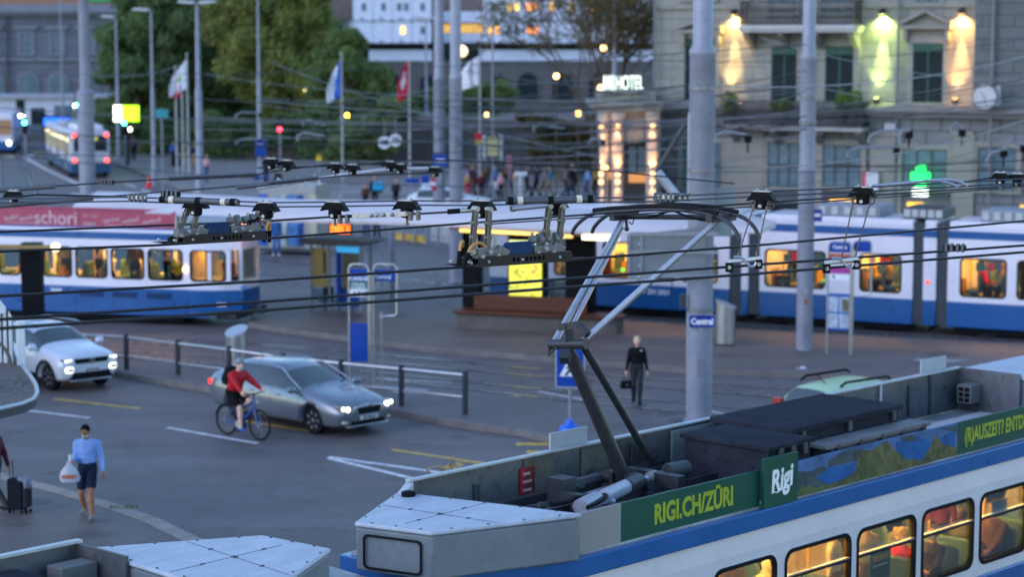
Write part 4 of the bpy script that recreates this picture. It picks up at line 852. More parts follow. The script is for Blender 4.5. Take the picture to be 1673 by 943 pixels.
# lit canopy sign over the far stop
p0, p1 = AY(614, 190, 150), AY(668, 196, 150); r = thing("lit_shop_sign", "long white lit strip sign above the grey wall", "sign", (p0.x, 150, p1.z)); w, h = p1.x - p0.x, p0.z - p1.z
for i in range(4): b = MB(); b.box(w * i / 4 + .03, w * (i + 1) / 4 - .03, -.1, .1, 0, h); b.build("lit_panel", em("strip_white", (1, .95, .8), 2.2 if i in (0, 2) else 1.2), r)
b = MB(); b.box(-.1, w + .1, .1, 2.5, h, h + .2); b.box(0, w, 2, 2.2, -p1.z, h); b.build("roof", pm("kiosk_grey", (.25, .26, .28), .6), r)
for px, py, n, lb in ((628, 233, "10", "round white tram stop disc, left of two on one arm"), (646, 229, "12", "round white tram stop disc, right of two on one arm")):
    p = AY(px, py, 118); r = thing("stop_disc", lb, "sign", (p.x, 118, p.z), 0, "round white stop discs"); b = MB(); b.tube([(0, -.03, 0), (0, .03, 0)], .33, 22); b.build("disc", FW, r); b = MB(); b.tube([(0, .03, 0), (0, .06, 0)], .36, 22); b.build("rim", MAST, r)
    lettering(n, .42, BLACK, r, (0, -.04, 0), (R_(90), 0, 0), ext=.004, off=.03); b = MB(); b.tube([(0, .1, .3), (0, .1, 1.2)], .025, 6); b.build("hanger", MAST, r)
post_sign("stop_board", "white framed pale yellow panel hanging from a thin post", "sign", 805, 240, 118, [("panel", pm("pale_yellow", (.42, .4, .2), .6), (-.3, .3, -.06, .02, -.5, .55)), ("frame", LAMPH, (-.55, -.38, -.05, .05, -.75, .65)), ("frame", LAMPH, (.38, .55, -.05, .05, -.75, .65))], 10)
post_sign("small_sign", "small red and yellow sign left of the pale yellow panel", "sign", 782, 226, 119, [("panel", FR, (-.22, .22, -.05, .02, -.3, .3)), ("stripe", YELL, (-.2, .2, -.06, -.05, -.3, -.05))])
post_sign("direction_sign", "round blue direction sign on the left mast of the pair", "sign", 721, 262, 103.3, [("panel", BLUE, (-.4, .3, -.05, .02, -.3, .3)), ("arrow", FW, (-.25, .15, -.06, -.05, -.08, .08))])
post_sign("blue_box", "blue metal box mounted low on the rightmost lamp post", "box", 427, 240, 117, [("box", BLUE, (-.3, .3, -.3, 0, -.55, .4)), ("label", FW, (-.2, .1, -.31, -.3, .1, .2))])
post_sign("yellow_box", "small yellow box on a thin post before the dark hedge", "box", 521, 257, 125, [("box", pm("box_yellow", (.7, .5, .02), .5), (-.15, .15, -.1, .1, -.2, .15))])
post_sign("blue_sign", "blue road sign in front of the low white kiosk", "sign", 173, 184, 175, [("panel", pm("sign_sky", (.02, .16, .5), .5), (-.5, .5, -.05, .02, -.6, .6))])
post_sign("teal_sign", "teal street sign hanging beside a lamp post", "sign", 264, 185, 128, [("panel", pm("sign_teal", (.04, .28, .32), .5), (-.35, .4, -.05, .02, -.3, .25))])
post_sign("parasol", "grey green road sign seen from behind, left of the tall mast", "sign", 124, 192, 150, [("panel", pm("sign_back", (.12, .14, .14), .6), (-.35, .35, -.05, .02, -.6, .5))])
post_sign("stop_sign", "blue and white stop sign before the metal barrier, right one", "sign", 695, 303, 108, [("panel", BLUE, (-.2, .2, -.05, .02, .1, .5)), ("panel", FW, (-.2, .2, -.05, .02, -.6, .1))])
post_sign("stop_sign", "wide blue stop sign before the metal barrier, left one", "sign", 675, 296, 108, [("panel", BLUE, (-.38, .3, -.05, .02, -.1, .15))])
post_sign("stop_sign", "blue sign standing on the bridge pavement behind the insulators", "sign", 428, 290, 118, [("panel", BLUE, (-.45, .1, -.05, .02, -.15, .12)), ("panel", BLUE, (.2, .4, -.05, .02, -.1, .3))])
post_sign("hydrant_sign", "small red and white board on the left mast of the pair", "sign", 709, 301, 103.2, [("panel", FR, (-.12, .12, -.05, .02, -.3, .3)), ("stripe", FW, (-.1, .1, -.06, -.05, -.05, .1))])
post_sign("warning_sign", "red edged triangular board hanging before the wall", "sign", 832, 262, 119, [("panel", pm("pink_board", (.45, .2, .25), .6), (-.16, .16, -.05, .02, -.45, .3))])
# traffic cones on the roof side road
for px, py, lb in ((244, 306, "red traffic cone on the road left of the bridge kerb"), (168, 334, "left red cone behind the white shelter roof"), (205, 336, "right red cone behind the white shelter roof")):
    p = G(px, py); r = thing("traffic_cone", lb, "cone", p, 0, "red traffic cones"); b = MB(); b.lathe([(.2, .04), (.05, .75), (.02, .76)], n=12); b.box(-.26, .26, -.26, .26, 0, .04); b.build("cone_body", pm("cone_red", (.7, .02, .03), .5), r)
    b = MB(); b.lathe([(.135, .38), (.1, .5)], n=12); b.build("stripe", FW, r)
# metal barrier in front of the wall
p0, p1 = AY(556, 315, 122), AY(765, 318, 120); r = thing("barrier", "grey metal bar barrier along the pavement before the retaining wall", "barrier", p0, math.atan2(p1.y - p0.y, p1.x - p0.x)); r.location.z = .14; w = (p1 - p0).length; b = MB(); b.box(0, w, -.03, .03, 1.55, 1.62); b.box(0, w, -.03, .03, .12, .18); b.build("rail", MAST, r)
for i in range(70): x = w * i / 69; b = MB(); b.box(x - .015, x + .015, -.015, .015, .18, 1.55); b.build("bar", MAST, r)
# ================================================================== background overhead wires, each its own wire
WIRE = pm("wire_dark", (.03, .032, .036), .5, .5); WIREL = pm("wire_grey", (.17, .18, .2), .4, .5)
def wire(label, a, c, r=.016, sag=.0, mat=None, cat="wire", group="overhead wires over the junction"):
    a, c = Vector(a), Vector(c); b = MB(); n = 14; b.tube([a.lerp(c, i / n) - Vector((0, 0, sag * 4 * (i / n) * (1 - i / n))) for i in range(n + 1)], r, 6, cap=False)
    return tag(b.build("overhead_wire", mat or WIRE), label, cat, group)
WB = [(-20, 205, 660, 232, 75, 90), (-20, 222, 700, 210, 95, 80), (0, 140, 620, 98, 110, 95), (150, 122, 300, 104, 120, 135), (150, 143, 290, 118, 118, 134), (160, 208, 900, 150, 90, 92), (300, 160, 1120, 140, 100, 60), (330, 120, 1150, 168, 110, 52),
      (420, 240, 1330, 150, 82, 66), (420, 262, 1345, 218, 78, 64), (560, 205, 1673, 175, 85, 70), (560, 262, 1673, 222, 74, 60), (700, 250, 1673, 262, 82, 58), (820, 222, 1673, 120, 80, 60), (860, 180, 1330, 120, 76, 62), (1140, 140, 1673, 92, 52, 70), (1150, 205, 1673, 150, 52, 64),
      (1320, 138, 1673, 165, 61, 75), (1325, 262, 1673, 245, 61, 70), (1100, 312, 1673, 226, 55, 60), (1150, 150, 1330, 140, 50, 60), (1180, 275, 1673, 196, 50, 62), (1070, 98, 1690, 60, 70, 75), (1240, 60, 1673, 130, 60, 80), (740, 230, 1150, 215, 79, 50),
      (420, 158, 745, 140, 118, 79), (-20, 262, 330, 208, 85, 118), (440, 100, 1000, 262, 118, 72)]
# more fine wires
_q = random.Random(5)
for _k in range(34):
    _x = _q.choice((0, 140, 327, 425, 718, 745, 860, 1130)) if _k % 2 else _q.choice((425, 718, 745, 1146, 1318)); _x2 = _q.choice((745, 1000, 1146, 1318, 1673, 1700)); _y = _q.uniform(110, 290)
    if _x2 - _x > 150: WB.append((_x, _y, _x2, _y + _q.uniform(-70, 60), _q.uniform(60, 100), _q.uniform(52, 90)))
WORDS = ["one", "two", "three", "four", "five", "six", "seven", "eight", "nine", "ten", "eleven", "twelve", "thirteen", "fourteen", "fifteen", "sixteen", "seventeen", "eighteen", "nineteen", "twenty"]
def zone(x): return "far left" if x < 250 else "left" if x < 560 else "middle" if x < 900 else "right" if x < 1250 else "far right"
for i, (x0, y0, x1, y1, Y0, Y1) in enumerate(WB):
    up = "high" if y0 + y1 < 270 else "mid height" if y0 + y1 < 400 else "low"
    wire("thin background wire hung %s from the %s to the %s" % (up, zone(x0), zone(x1)), AY(x0, y0, Y0), AY(x1, y1, Y1), .011 if i % 3 else .017, .35, WIREL if i % 2 else WIRE, group="thin background wires")
# curved bracket arms with clamps that carry the far trolley wires
BR = [(486, 222, 530, 222, 80), (495, 198, 530, 205, 95), (1385, 248, 1465, 240, 66), (1420, 224, 1486, 212, 64), (1555, 206, 1572, 210, 64), (1613, 260, 1640, 244, 62), (385, 188, 425, 184, 116), (386, 232, 425, 226, 116), (1170, 222, 1222, 220, 60), (872, 208, 922, 210, 85), (1643, 238, 1673, 236, 62), (962, 232, 985, 228, 85), (1470, 222, 1485, 214, 63)]
for i, (x0, y0, x1, y1, Y) in enumerate(BR):
    a, c = AY(x0, y0, Y), AY(x1, y1, Y); m = a.lerp(c, .25) + Vector((0, 0, .12)); b = MB(); b.tube([a - Vector((0, 0, .18)), a, m, c], .045, 8); r = thing("bracket_arm", "pale curved wire bracket at the %s, %s" % (zone(x0), ("upper", "lower", "front", "rear")[i % 4] + " one %d degrees out" % (i * 7 + 5)), "bracket", (0, 0, 0), 0, "curved brackets on the far wires")
    r["label"] = ["pale curved wire bracket before the dark hedge, lower one", "pale curved wire bracket before the dark hedge, upper one", "long curved wire bracket in front of the hotel shop windows", "forked wire bracket above the hotel shop windows", "short bracket beside the white panel on the hotel", "bent bracket right of the green cross", "upper lamp bracket reaching left from the rightmost lamp post", "lower bracket reaching left from the rightmost lamp post", "flat bracket right of the thickest mast", "low bracket in front of the bare tree", "bracket at the right edge of the picture", "bracket beside the pavilion's left corner", "small clamp bracket left of the white panel on the hotel"][i]
    b.build("arm", pm("arm_grey", (.22, .23, .26), .45, .3), r); b = MB(); b.box(c.x - .1, c.x + .1, Y - .06, Y + .06, c.z - .22, c.z - .03); b.box(c.x - .02, c.x + .02, Y - .02, Y + .02, c.z - .5, c.z - .2); b.build("clamp", BLACK, r)
r = thing("bare_tree", "second wider bare tree with drooping brown twigs, left of the other one", "tree", (AY(972, 300, 126).x, 126, 0), 0); segs.clear(); tips.clear(); q = random.Random(31)
grow(Vector((0, 0, 0)), Vector((-.05, 0, 1)), 3.9, .2, 0)
t, l = MB(), MB()
for P, rr, lv in segs: (t if lv == 0 else l).tube(P, rr, 8 if lv < 2 else 4, cap=False)
t.build("trunk", BARK, r); l.build("limbs", BARK, r); leaves("crown", [(tuple(p), .6) for p in tips], 9000, .09, G4, r, 33)
# ================================================================== trams
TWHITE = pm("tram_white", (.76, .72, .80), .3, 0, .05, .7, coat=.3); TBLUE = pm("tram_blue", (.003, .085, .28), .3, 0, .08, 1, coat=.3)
RUBBER = pm("rubber_black", (.014, .014, .016), .5); TGREY = pm("tram_roof_grey", (.30, .32, .35), .55, .1, .15, 1.5); DGREY = pm("tram_dark_grey", (.045, .048, .055), .5, .2, .2, 3)
BELL = pm("bellows_grey", (.08, .09, .105), .7, 0, .2, 4); TGLASS = glass("tram_glass", (.86, .93, .93), .8); INNER = pm("tram_interior", (.55, .46, .32), .6, 0, .15, 1.5)
TEAL = pm("seat_teal", (.06, .13, .16), .8, 0, .2, 8); YPOLE = pm("pole_yellow", (.75, .42, .02), .35); FLOOR = pm("tram_floor", (.08, .07, .065), .7)
CEIL = em("tram_ceiling_light", (1, .42, .055), 20.0)
def wall_run(b, y0, y1, x0, x1, z0, z1, wins):
    x = x0
    for a, c, wz0, wz1 in sorted(wins):
        if a > x: b.box(x, a, y0, y1, z0, z1)
        b.box(a, c, y0, y1, z0, wz0); b.box(a, c, y0, y1, wz1, z1); x = c
    if x < x1: b.box(x, x1, y0, y1, z0, z1)
def tram_window(par, x0, x1, z0, z1, y, sgn=-1, rad=.12, t=.05, divider=None, body=None, name="window"):
    f = MB(); f.frame(x0 + .0, x1 - .0, z0, z1, y + .012 * sgn, -.05 * sgn, t, rad, n=6, oz=1); w = f.build(name, [RUBBER], par)
    c = MB(); c.frame(x0 - .004, x1 + .004, z0 - .004, z1 + .004, y + .006 * sgn, -.03 * sgn, .010, rad + t * .5, n=6, oz=0); c.build("corner_trim", body or TWHITE, w)
    g = MB(); g.box(x0 + .02, x1 - .02, y - .03 * sgn, y - .036 * sgn, z0 + .02, z1 - .02); g.build("pane", TGLASS, w)
    if divider:
        d = MB(); z = z0 + (z1 - z0) * divider; d.box(x0 + t, x1 - t, y + .02 * sgn, y - .02 * sgn, z - .035, z); d.build("sash_bar", RUBBER, w, .008); d = MB(); d.box(x0 + t, x1 - t, y + .022 * sgn, y - .015 * sgn, z, z + .022); d.build("sash_rail", STEEL, w)
    return w
def seat_row(par, x, y0, y1, zf, back=1):
    b = MB(); b.box(x - .2, x + .2, y0, y1, zf + .36, zf + .46); b.box(x - .08, x + .08, (y0 + y1) / 2 - .15, (y0 + y1) / 2 + .15, zf, zf + .36)
    xb = x - .22 * back; b.prism([(y0, zf + .42), (y1, zf + .42), (y1, zf + .86), (y1 - .08, zf + .94), (y0 + .08, zf + .94), (y0, zf + .86)], 'x', xb - .04, xb + .04)
    return b.build("seat", TEAL, par, .03)
class Tram(Face):
    def __init__(s, x, y, ang, name, label, W=2.2, cat="tram"):
        super().__init__(x, y, ang); s.W = W; s.r = thing(name, label, cat, s.o, ang)          # local y=0 is the side that faces the camera, y=W the far side
    def part(s, name, m, boxes, bevel=0.0, par=None):
        b = MB()
        for q in boxes: b.box(*q)
        return b.build(name, m, par or s.r, bevel)
def far_tram(T, x0, x1, wins, zb=.28, zblue=1.06, zr=2.98, z3=3.5, wz=(1.22, 2.42), gaps=(), wy=1, doors=(), zt=3.0):
    W = T.W; segs = []; x = x0
    for a, c in list(gaps) + [(x1, x1)]: segs.append((x, a)); x = c
    for a, c in segs:
        ws = [(w[0], w[1], wz[0], wz[1]) for w in wins if a <= w[0] and w[1] <= c]; b = MB(); wall_run(b, 0, .07, a, c, zblue, zr, ws); wall_run(b, W - .07, W, a, c, zblue, zr, ws); b.box(a, a + .07, .07, W - .07, zblue, zr); b.box(c - .07, c, .07, W - .07, zblue, zr)
        body = b.build("body", TWHITE, T.r)
        T.part("skirt", TBLUE, [(a, c, -.012, W + .012, zb, zblue)], .03); T.part("roof", TWHITE, [(a, c, .0, W, zr + .22, zr + .3), (a + .02, c - .02, .05, W - .05, zr + .3, z3)], .08); T.part("stripe", TBLUE, [(a, c, -.008, W + .008, zr, zr + .22)])
        T.part("floor", FLOOR, [(a + .08, c - .08, .08, W - .08, .9, .95)]); T.part("ceiling", INNER, [(a + .08, c - .08, .08, W - .08, zr - .12, zr - .06)]); T.part("ceiling_light", CEIL, [(a + .3, c - .3, W * .5 - .14, W * .5 + .14, zr - .15, zr - .125)])
        T.part("underframe", BLACK, [(a + .2, c - .2, .12, W - .12, .1, zb + .1)])
        for q in np.arange(a + 1.2, c - .5, 1.9): T.part("wheel", DGREY, [(q - .3, q + .3, .2, .34, .0, .5)], .1)
        n = 0
        for q in np.arange(a + .7, c - .4, 1.15): seat_row(T.r, q, .2, .95, .95, 1 if n % 2 else -1); seat_row(T.r, q + .1, W - .95, W - .2, .95, 1 if n % 2 else -1); n += 1
        for q in np.arange(a + .5, c - .2, 1.7): b = MB(); b.tube([(q, .85, .95), (q, .85, zr - .1)], .024, 6); b.build("grab_pole", YPOLE, T.r)
        T.part("inner_lining", INNER, [(a + .08, c - .08, W - .10, W - .08, .95, 1.3), (a + .08, c - .08, W - .10, W - .08, 2.3, zr - .12)])
        for q in np.arange(a + .35, c - .3, 1.45): T.part("partition", pm("panel_orange", (.5, .24, .04), .5), [(q, q + .04, .1, .8, .95, 1.75)])
    for w in wins:
        tram_window(T.r, w[0], w[1], wz[0], wz[1], 0); b = MB(); b.box(w[0], w[1], W - .04, W - .03, wz[0], wz[1]); b.build("far_pane", TGLASS, T.r)
    for a, c in gaps:
        b = MB()
        for k in range(5): q = a + (c - a) * (k + .5) / 5; b.box(q - (c - a) * .07, q + (c - a) * .07, .06, W - .06, .35, z3 - .08)
        b.box(a - .01, c + .01, .1, W - .1, .3, z3 - .14); b.build("bellows", BELL, T.r)
# ---- right tram
TR = Tram(3.09, 69.5, R_(-26.3), "tram", "long white and blue articulated tram standing at the platform on the right")
X = lambda px, py=450: TR.at(px, py)[0]
ga = ((X(1191), X(1211)), (X(1222), X(1241)), (X(1491), X(1508)), (X(1529), X(1548)))
rw = [(X(a), X(c)) for a, c in ((905, 940), (984, 1031), (1056, 1103), (1113, 1147), (1152, 1173), (1249, 1349), (1404, 1473), (1568, 1645), (1661, 1740), (1760, 1840), (868, 892))]
far_tram(TR, X(800), X(1900), rw, gaps=ga)
for a, c, m in ((1330, 1432, pm("equip_grey", (.25, .26, .29), .6, 0, .1, 1)), (1470, 1535, DGREY), (1598, 1690, pm("equip_grey", (.25, .26, .29)))):
    q = TR.part("roof_box", m, [(X(a, 355), X(c, 355), .3, 1.9, 3.5, 3.86)], .05); n_ = 5
    for k in range(n_): x_ = X(a, 355) + (X(c, 355) - X(a, 355)) * (k + .2) / n_; b = MB(); b.box(x_, x_ + .2, .27, .3, 3.56, 3.8); b.build("grille", LAMPH, q)
for px in (1044, 1098, 1145): b = MB(); x = X(px); b.box(x - .012, x + .012, -.015, -.002, .4, 2.9); b.build("door_seam", DGREY, TR.r)
lettering("V ZH 2031", .22, FW, TR.r, (X(1072, 485), -.016, .84), (R_(90), 0, 0), "fleet_number", off=.006); lettering("3062", .12, FW, TR.r, (X(900, 505), -.016, .5), (R_(90), 0, 0), "fleet_number", off=.004)
for px, py in ((1163, 403 + 45), (1516, 461)): b = MB(); x, z = TR.at(px, py); b.tube([(x, -.05, z), (x, 0, z)], .06, 10); b.build("door_button", em("button_red", (1, .1, .05), .4), TR.r)
for px, py in ((1017, 441), (1347, 458)): b = MB(); x, z = TR.at(px, py); b.tube([(x, .02, z), (x, .06, z)], .05, 10); b.build("door_button", em("button_green", (.05, 1, .1), 1), TR.r)
x = X(1000); TR.part("door_leaf", pm("door_orange", (.55, .10, .03), .5), [(X(984), X(996), .12, .16, 1.2, 2.4), (X(868), X(905), .12, .16, 1.1, 2.4)])
TR.part("window_poster", pm("poster_teal", (.05, .22, .24), .6), [(X(1275), X(1285), .3, .32, 2.0, 2.25), (X(1590), X(1605), .3, .32, 2.0, 2.25)]); TR.part("window_poster", pm("poster_pink", (.6, .08, .12), .6), [(X(1285), X(1296), .32, .34, 1.95, 2.3), (X(1611), X(1620), .3, .32, 2.0, 2.25), (X(1432), X(1446), .3, .32, 2.1, 2.35)])
# ---- left tram with red advertising band
TL = Tram(-9.55, 66.5, R_(-16.5), "tram", "white and blue tram on the left with a red advertising band along its roof")
X = lambda px, py=430: TL.at(px, py)[0]
lw = [(X(a), X(c)) for a, c in ((-60, -8), (-2, 34), (39, 66), (70, 118), (123, 176), (181, 236), (241, 299))]
far_tram(TL, X(-120), X(305), lw, zblue=1.16, wz=(1.42, 2.42), zr=2.68, z3=3.0)
xa, xb = X(305), X(413) - .55                                    # tapering front end
def plan(b, z0, z1, ins=0.0, lean=0.0): b.prism([(xa, ins), (xb - .9, ins), (xb - lean - ins, .42 + ins), (xb - lean - ins, 1.78 - ins), (xb - .9, 2.2 - ins), (xa, 2.2 - ins)], 'z', z0, z1)
b = MB(); plan(b, .45, 1.16, -.012); b.prism([(xa, -.012), (xa + .75, -.012), (xa + .45, .3), (xa, .3)], 'z', .28, .45); b.build("skirt", TBLUE, TL.r, .03)
b = MB(); plan(b, 1.16, 1.42); plan(b, 2.42, 2.7); b.box(xa, xa + .1, 0, .08, 1.42, 2.42); x9 = X(372); b.box(x9 - .05, x9 + .08, 0, .07, 1.42, 2.42); b.box(xb - .98, xb - .86, .0, .1, 1.42, 2.42); b.box(xb - .1, xb, .4, .52, 1.42, 2.42); b.box(xb - .1, xb, 1.7, 1.8, 1.42, 2.42); b.box(xa, xa + .1, 2.1, 2.2, 1.42, 2.42); b.box(xb - 1, xb - .9, 2.12, 2.2, 1.42, 2.42); b.build("body", TWHITE, TL.r)
tram_window(TL.r, xa + .1, x9 - .05, 1.42, 2.42, 0)
w = MB(); w.prism([(xb - .88, .02), (xb - .02, .42), (xb - .03, .45), (xb - .89, .05)], 'z', 1.44, 2.42); w.build("corner_window", TGLASS, TL.r); w = MB(); w.box(xb - .05, xb - .02, .5, 1.72, 1.44, 2.42); w.build("windscreen", TGLASS, TL.r)
b = MB(); plan(b, 2.7, 2.95); b.build("roof", TWHITE, TL.r, .1); TL.part("ceiling_light", CEIL, [(xa + .15, xb - .9, 1.02, 1.12, 2.385, 2.405)]); TL.part("partition", INNER, [(xa + .02, xa + .06, .3, 2.0, .95, 2.4)]); TL.part("end_lining", INNER, [(xa + .1, xb - 1.0, 2.0, 2.04, .95, 1.9)]); TL.part("floor", FLOOR, [(xa, xb - .4, .2, 2, .9, .95)])
for q in (xa + .45, xa + 1.0, xa + 1.25, xb - .5): b = MB(); b.tube([(q, .5, .95), (q, .5, 2.4)], .03, 6); b.build("grab_pole", YPOLE, TL.r)
TL.part("coupler", DGREY, [(xb - .6, xb + .35, .95, 1.25, .42, .6), (xb - .9, xb - .2, .4, 1.8, .2, .45), (xb + .2, xb + .45, .9, 1.3, .36, .66)], .03)
for px in (130, 185, 240): TL.part("side_grille", pm("grille_navy", (.006, .035, .11), .6), [(X(px, 485), X(px + 40, 485), -.03, -.01, .84, 1.02)])
for px, py in ((122, 494), (150, 500), (185, 495), (242, 500)): b = MB(); x = X(px); b.box(x - .01, x + .01, -.016, -.01, .3, 1.1); b.build("panel_seam", DGREY, TL.r)
lettering("2008", .2, FW, TL.r, (X(92, 473), -.02, .98), (R_(90), 0, 0), "fleet_number", off=.006); lettering("2008", .16, FW, TL.r, (X(362, 503), -.02, .72), (R_(90), 0, 0), "fleet_number", off=.006)
lettering("vbz", .16, pm("logo_blue", (.02, .2, .6), .5), TL.r, (X(396, 468), .12, 1.28), (R_(90), 0, R_(25)), "logo", off=.008)
b = MB(); x, z = TL.at(303, 440); b.ball((x, -.02, z), .07); b.build("indicator_lamp", em("amber_lamp", (1, .55, .15), 6), TL.r)
RED = pm("ad_red", (.40, .075, .115), .5)
x0, x1 = X(-60, 357), X(270, 357); bn = TL.part("roof_banner", RED, [(x0, x1, .25, .30, 3.02, 3.5), (X(-60, 357), x1, 1.9, 1.95, 3.0, 3.5), (X(74, 350), X(78, 350), .24, .28, 3.5, 3.62), (X(114, 350), X(119, 350), .24, .28, 3.5, 3.62)]); TL.part("roof_stripe", TBLUE, [(x0, X(330, 370), .12, 2.1, 2.96, 3.04)])
b = MB(); b.prism([(x1 - .05, 3.1), (x1 - .05, 3.45), (x1 + .22, 3.6), (x1 + .22, 2.95)], 'y', .26, .29); b.build("banner_end", RED, TL.r)
PINKT = pm("ad_white", (.58, .40, .45), .5); wx = X(85, 357)
lettering("schori", .62, PINKT, bn, (wx, .235, 3.28), (R_(90), 0, 0), off=.006, sx=1.0)
lettering(".com", .24, PINKT, bn, (X(139, 360), .235, 3.14), (R_(90), 0, 0), off=.004); lettering("365 TAGE", .12, PINKT, bn, (X(141, 351), .235, 3.38), (R_(90), 0, 0))
for px, t in ((12, "kaufen"), (37, "tausch"), (176, "service"), (207, "verkauf"), (242, "wertvoll")): lettering(t, .2, PINKT, bn, (X(px, 357), .235, 3.27), (R_(90), R_(-10), 0), off=.003)
for k in range(5): q = X((4, 30, 165, 200, 235)[k], 362); TL.part("banner_rule", PINKT, [(q, q + .6, .24, .248, 3.1, 3.12)], par=bn)
TL.part("roof_box", pm("equip_bluegrey", (.24, .28, .32), .5, 0, .06, 1), [(X(283, 362), X(378, 362), .3, 1.9, 3.0, 3.4)], .1); b = MB(); x = X(393, 364); b.box(x - .2, x + .2, .25, .4, 2.98, 3.26); b.build("destination_display", em("dest_red", (1, .16, .03), 2.5), TL.r)
TL.part("roof_rail", RED, [(X(240, 340), X(360, 340), 1.9, 1.96, 3.42, 3.5)])
# ---- seated and standing passengers of the two far trams
CLO = {n: pm("cloth_" + n, c, .85, 0, .22, 9, .6, 11) for n, c in dict(black=(.012, .012, .014), navy=(.015, .022, .05), grey=(.16, .16, .17), white=(.6, .58, .54), red=(.45, .015, .03), tan=(.38, .24, .10), olive=(.08, .085, .03), blue=(.05, .13, .35), skyblue=(.22, .38, .75), teal=(.02, .16, .22), brown=(.10, .055, .03), pink=(.5, .28, .3), purple=(.09, .03, .09), yellow=(.65, .4, .03), denim=(.045, .075, .16), khaki=(.25, .2, .13), maroon=(.10, .015, .03), charcoal=(.035, .035, .04), cream=(.5, .44, .33)).items()}
HAIR = {n: pm("hair_" + n, c, .6, 0, .2, 12) for n, c in dict(black=(.012, .01, .009), brown=(.05, .028, .015), blond=(.5, .36, .16), grey=(.35, .34, .33), red=(.16, .05, .02)).items()}
SK = [SKIN("a"), SKIN("b", (150, 105, 80)), SKIN("c", (222, 175, 150))]; MASKM = pm("mask_blue", (.42, .58, .62), .7)
SEAT = dict(hip=(0, 0, .55), ank=[(-.1, .42, .09), (.1, .4, .09)], wri=[(-.14, .33, .66), (.14, .3, .64)], lean=-.08)
STAND = dict(hip=(0, 0, .93), ank=[(-.1, .02, .09), (.1, -.02, .09)], wri=[(-.26, .05, .84), (.24, .2, 1.0)])
def rider(T, lx, ly, lz, rz, label, pose, **k):
    p = T.o + T.e * lx + T.n * ly; return person(label, (p.x, p.y, lz), T.ang + rz, **{**pose, **k})
def cl(t, l="charcoal"): return dict(top=CLO[t], low=CLO[l])
for px, t, hr, ps, rz, lb in ((95, "tan", "brown", STAND, 0, "standing passenger in a tan coat behind the fourth window of the left tram"), (150, "black", "black", SEAT, -90, "seated passenger in black behind the fifth window of the left tram"), (168, "white", "grey", SEAT, 90, "seated grey haired passenger behind the fifth window of the left tram"),
                              (208, "brown", "brown", STAND, 30, "standing passenger in brown behind the sixth window of the left tram"), (228, "olive", "black", SEAT, 90, "seated passenger in olive behind the sixth window of the left tram"), (262, "black", "brown", SEAT, -90, "seated passenger in black behind the seventh window of the left tram"), (285, "yellow", "blond", SEAT, 90, "seated passenger in yellow behind the seventh window of the left tram"), (362, "red", "black", SEAT, 0, "passenger in red sitting at the front end of the left tram")):
    x = TL.at(px, 440)[0]; rider(TL, x, .55, .95, R_(rz), lb, ps, vox=.035, hair=HAIR[hr], **cl(t))
for px, t, hr, ps, rz, lb in ((925, "navy", "black", STAND, 0, "standing passenger behind the lit poster case in the right tram"), (1075, "tan", "brown", SEAT, 90, "seated passenger in tan left of the thickest mast in the right tram"), (1284, "black", "black", SEAT, 90, "seated passenger in black with a blue mask in the right tram"), (1443, "tan", "red", SEAT, 90, "seated passenger in a tan coat with auburn hair in the right tram"), (1418, "yellow", "blond", SEAT, -90, "seated passenger in yellow at the left of the map window in the right tram"),
                              (1600, "red", "brown", SEAT, -90, "seated passenger in dark red behind the last full window of the right tram"), (1632, "tan", "blond", SEAT, 90, "seated fair haired passenger behind the last full window of the right tram"), (1668, "navy", "black", STAND, 0, "passenger at the picture's right edge in the right tram")):
    x = TR.at(px, 460)[0]; rider(TR, x, .55, .95, R_(rz), lb, ps, vox=.035, hair=HAIR[hr], mask=MASKM if px == 1284 else None, **cl(t))

# ================================================================== platform shelter with the long white roof
cv = [(1246, 384, 60.3), (1150, 384, 60.9), (1000, 385, 61.9), (860, 377, 63), (735, 371, 64.2), (600, 366, 65.4), (420, 362, 67), (250, 352, 69), (117, 345, 71)]
r = thing("platform_roof", "long white curved platform roof above the kiosk, stretching to the left behind the tram", "roof", (0, 0, 0)); b = MB(); ln = [AY(x, y, Y) for x, y, Y in cv]; vs = []; ns = 9
for i, p in enumerate(ln):
    wd = 3.6 * (1 if 0 < i < len(ln) - 1 else .45); pr = [(0, 0), (-.02, .1), (.12, .22), (.5, .38), (1.2, .55), (2.2, .62), (3.1, .5), (wd, .25), (wd, .1)]
    k = .9 if i else .35
    for q, (dy, dz) in enumerate(pr): f = min(dy, wd); vs.append((p.x + f * .38, p.y + f * .92 + (0 if i else .5), p.z + dz * k))
b.v = vs
for i in range(len(ln) - 1):
    for q in range(ns): j = (q + 1) % ns; b.f.append((i * ns + q, i * ns + j, (i + 1) * ns + j, (i + 1) * ns + q)); b.m.append(0)
for i in (0, len(ln) - 1): b.f.append(tuple(i * ns + q for q in range(ns))); b.m.append(0)
b.build("shell", pm("roof_membrane", (.56, .51, .52), .6, 0, .1, .5, stretch=(.6, 1.4, 1)), r, smooth=50)
b = MB()
for i in range(2, 5):
    a, c = ln[i], ln[i + 1] if i < 4 else ln[i]
    if i < 4: b.bar(a + Vector((.05, .2, -.045)), c + Vector((.05, .2, -.045)), .3, .07)
b.build("soffit_edge", pm("soffit_brown", (.12, .06, .03), .5), r)
